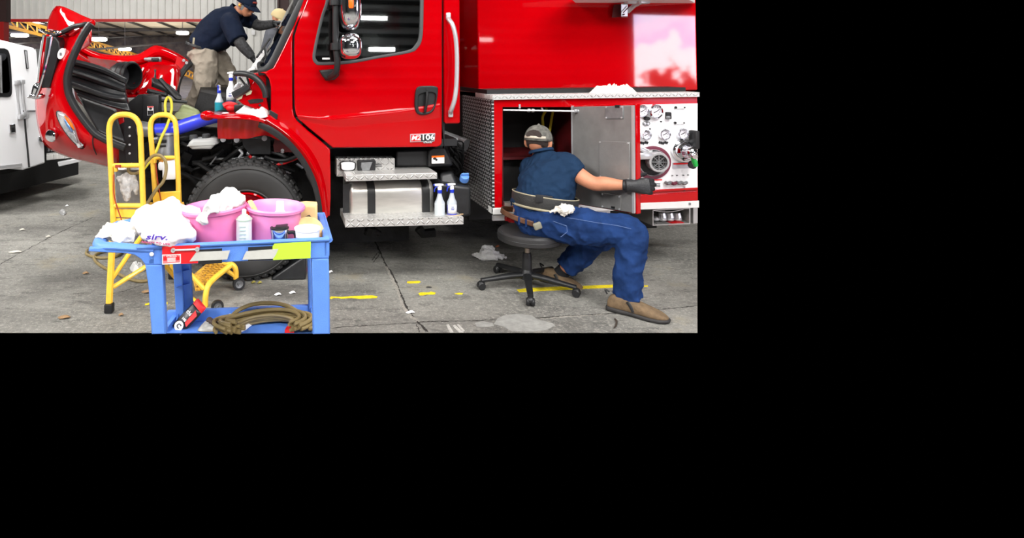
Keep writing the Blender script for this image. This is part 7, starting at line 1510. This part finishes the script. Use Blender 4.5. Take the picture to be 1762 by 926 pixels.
b = UB(); b.plate(UP_(wn, -.012), .012, bev=.003); W1 = up_(b, 'side_window', BLACK)
wn2 = sm([(-38,92),(0,92),(9,93),(13,100),(16,130),(17,152),(14,159),(0,160),(-38,160)]); b = UB(); b.plate(UP_([(q.x, q.y) for q in wn2], -.016), .006); up_(b, 'window_pane', GLASSD, W1)
b = UB(); b.tube(UP_([(1,95),(3,160)], -.02), .008, 6); up_(b, 'window_divider', GREY, W1)
b = UB(); b.plate(UP_([(42.5,86),(47,87),(50,118),(46,118.5)], -.012), .012, bev=.004); up_(b, 'side_vent', BLACK)
b = UB(); b.plate(UP_([(44,88),(46,88),(49,116.5),(47.5,117)], -.018), .008, bev=.002); up_(b, 'vent_slat', SILVER)
b = UB(); b.tube(UP_([(38.5,142),(40,170),(45.5,203)], -.03), .012, 8); up_(b, 'grab_rail', SILVER)
b = UB(); b.tube(UP_([(29.5,141),(31,170),(35,203)], -.02), .010, 8); up_(b, 'hinge_rail', SILVER)
b = UB()
for p in ((30, 142), (38, 141), (35, 201), (45, 200), (41, 197)): b.box(uf(*p, -.02), (.05, .04, .05), bev=.008)
b.tube(UP_([(29,141),(39,141)], -.02), .01, 6); b.tube(UP_([(34,202),(46,201)], -.02), .01, 6); up_(b, 'rail_bracket', SILVER)
b = UB(); b.tube(UP_([(41,190),(44,225),(47.5,260),(50,288)], -.004), .010, 6); up_(b, 'door_gap', BLK2)
b = UB(); b.tube(UP_([(47,191),(70,190.5)], -.004), .008, 6); up_(b, 'panel_gap', GREY)
b = UB(); b.plate(UP_([(17,214),(27,213),(28.5,229),(18,230)], -.02), .02, bev=.01); D1 = up_(b, 'door_latch', CHROME)
b = UB(); b.plate(UP_([(20,219),(26,218.5),(26,227),(20.5,227.5)], -.024), .008, bev=.003); up_(b, 'latch_paddle', INK, D1)
ee = [(72+5*math.cos(a), 239.5+6.5*math.sin(a)) for a in [j*math.pi/10 for j in range(20)]]
b = UB(); b.plate(UP_(ee, -.02), .02, bev=.004); D2 = up_(b, 'round_latch', CHROME)
b = UB(); b.plate(UP_([(70,236),(74,235.5),(73,243),(70.5,243)], -.025), .008, bev=.002); up_(b, 'latch_paddle', INK, D2)
b = UB(); b.plate(UP_([(-60,293.5),(38,281),(38.5,285),(-60,298)], -.006), .01); up_(b, 'skirt_trim', SILVER)
b = UB(); b.plate(UP_([(-60,303),(-20,298),(38,287),(36,292),(20,297),(5,300),(-60,308)], .3), .1); up_(b, 'dark_underside', GRIME)
GRID = diamond_plate('fine_tread', (150, 152, 150), 1, 2, .03, .4, .5)
b = UB(); q0 = uf(70, 100, .0); b.bb((q0.x+.0, .06, 1.0), (q0.x+.05, 1.9, 1.66)); up_(b, 'rear_tread_panel', GRID)
# rear bumper step seen past the red hood
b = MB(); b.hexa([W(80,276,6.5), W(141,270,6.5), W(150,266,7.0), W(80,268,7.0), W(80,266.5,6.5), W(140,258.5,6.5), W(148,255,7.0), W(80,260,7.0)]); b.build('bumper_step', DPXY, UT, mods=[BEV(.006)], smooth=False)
b = MB(); b.hexa([W(101,287,6.45), W(141,278,6.45), W(141,276,6.55), W(101,284,6.55), W(99,279.5,6.45), W(143,270.5,6.45), W(143,269,6.55), W(99,278,6.55)]); b.build('fold_down_step', SILVER, UT, mods=[BEV(.006)])
b = MB(); b.hexa([W(80,266,6.75), W(135,254,6.75), W(140,252,7.1), W(80,262,7.1), W(80,243,6.75), W(112,252,6.75), W(120,250,7.1), W(80,240,7.1)]); b.build('rear_grille', INK, UT)
b = MB()
for i in range(3):
    for j in range(9): b.ball(W(84+j*5.2, 251+i*4-j*.1, 6.72), .012)
b.build('grille_studs', GREY, UT)
b = MB(); b.tube([W(108,264,6.6), W(113,263,6.55), W(116,266,6.55)], .014, 6, 3); b.tube([W(124,262,6.6), W(133,262.5,6.55), W(133,264.5,6.6)], .014, 6, 3); b.build('tow_hook', INK, UT)
b = UB(); b.bb((uf(-60,300,0).x, .4, .12), (1.0, 1.8, .6)); b.build('undercarriage', INK, UT)
for x_ in (-2.0,):
    b = UB(); b.lathe([(.2,-.12),(.42,-.12),(.45,-.08),(.45,.08),(.42,.12),(.2,.12)], Matrix.Translation((x_, .35, .45)) @ Matrix.Rotation(R(90), 4, 'X'), 32, caps=False); b.build('wheel', BLK2, UT)
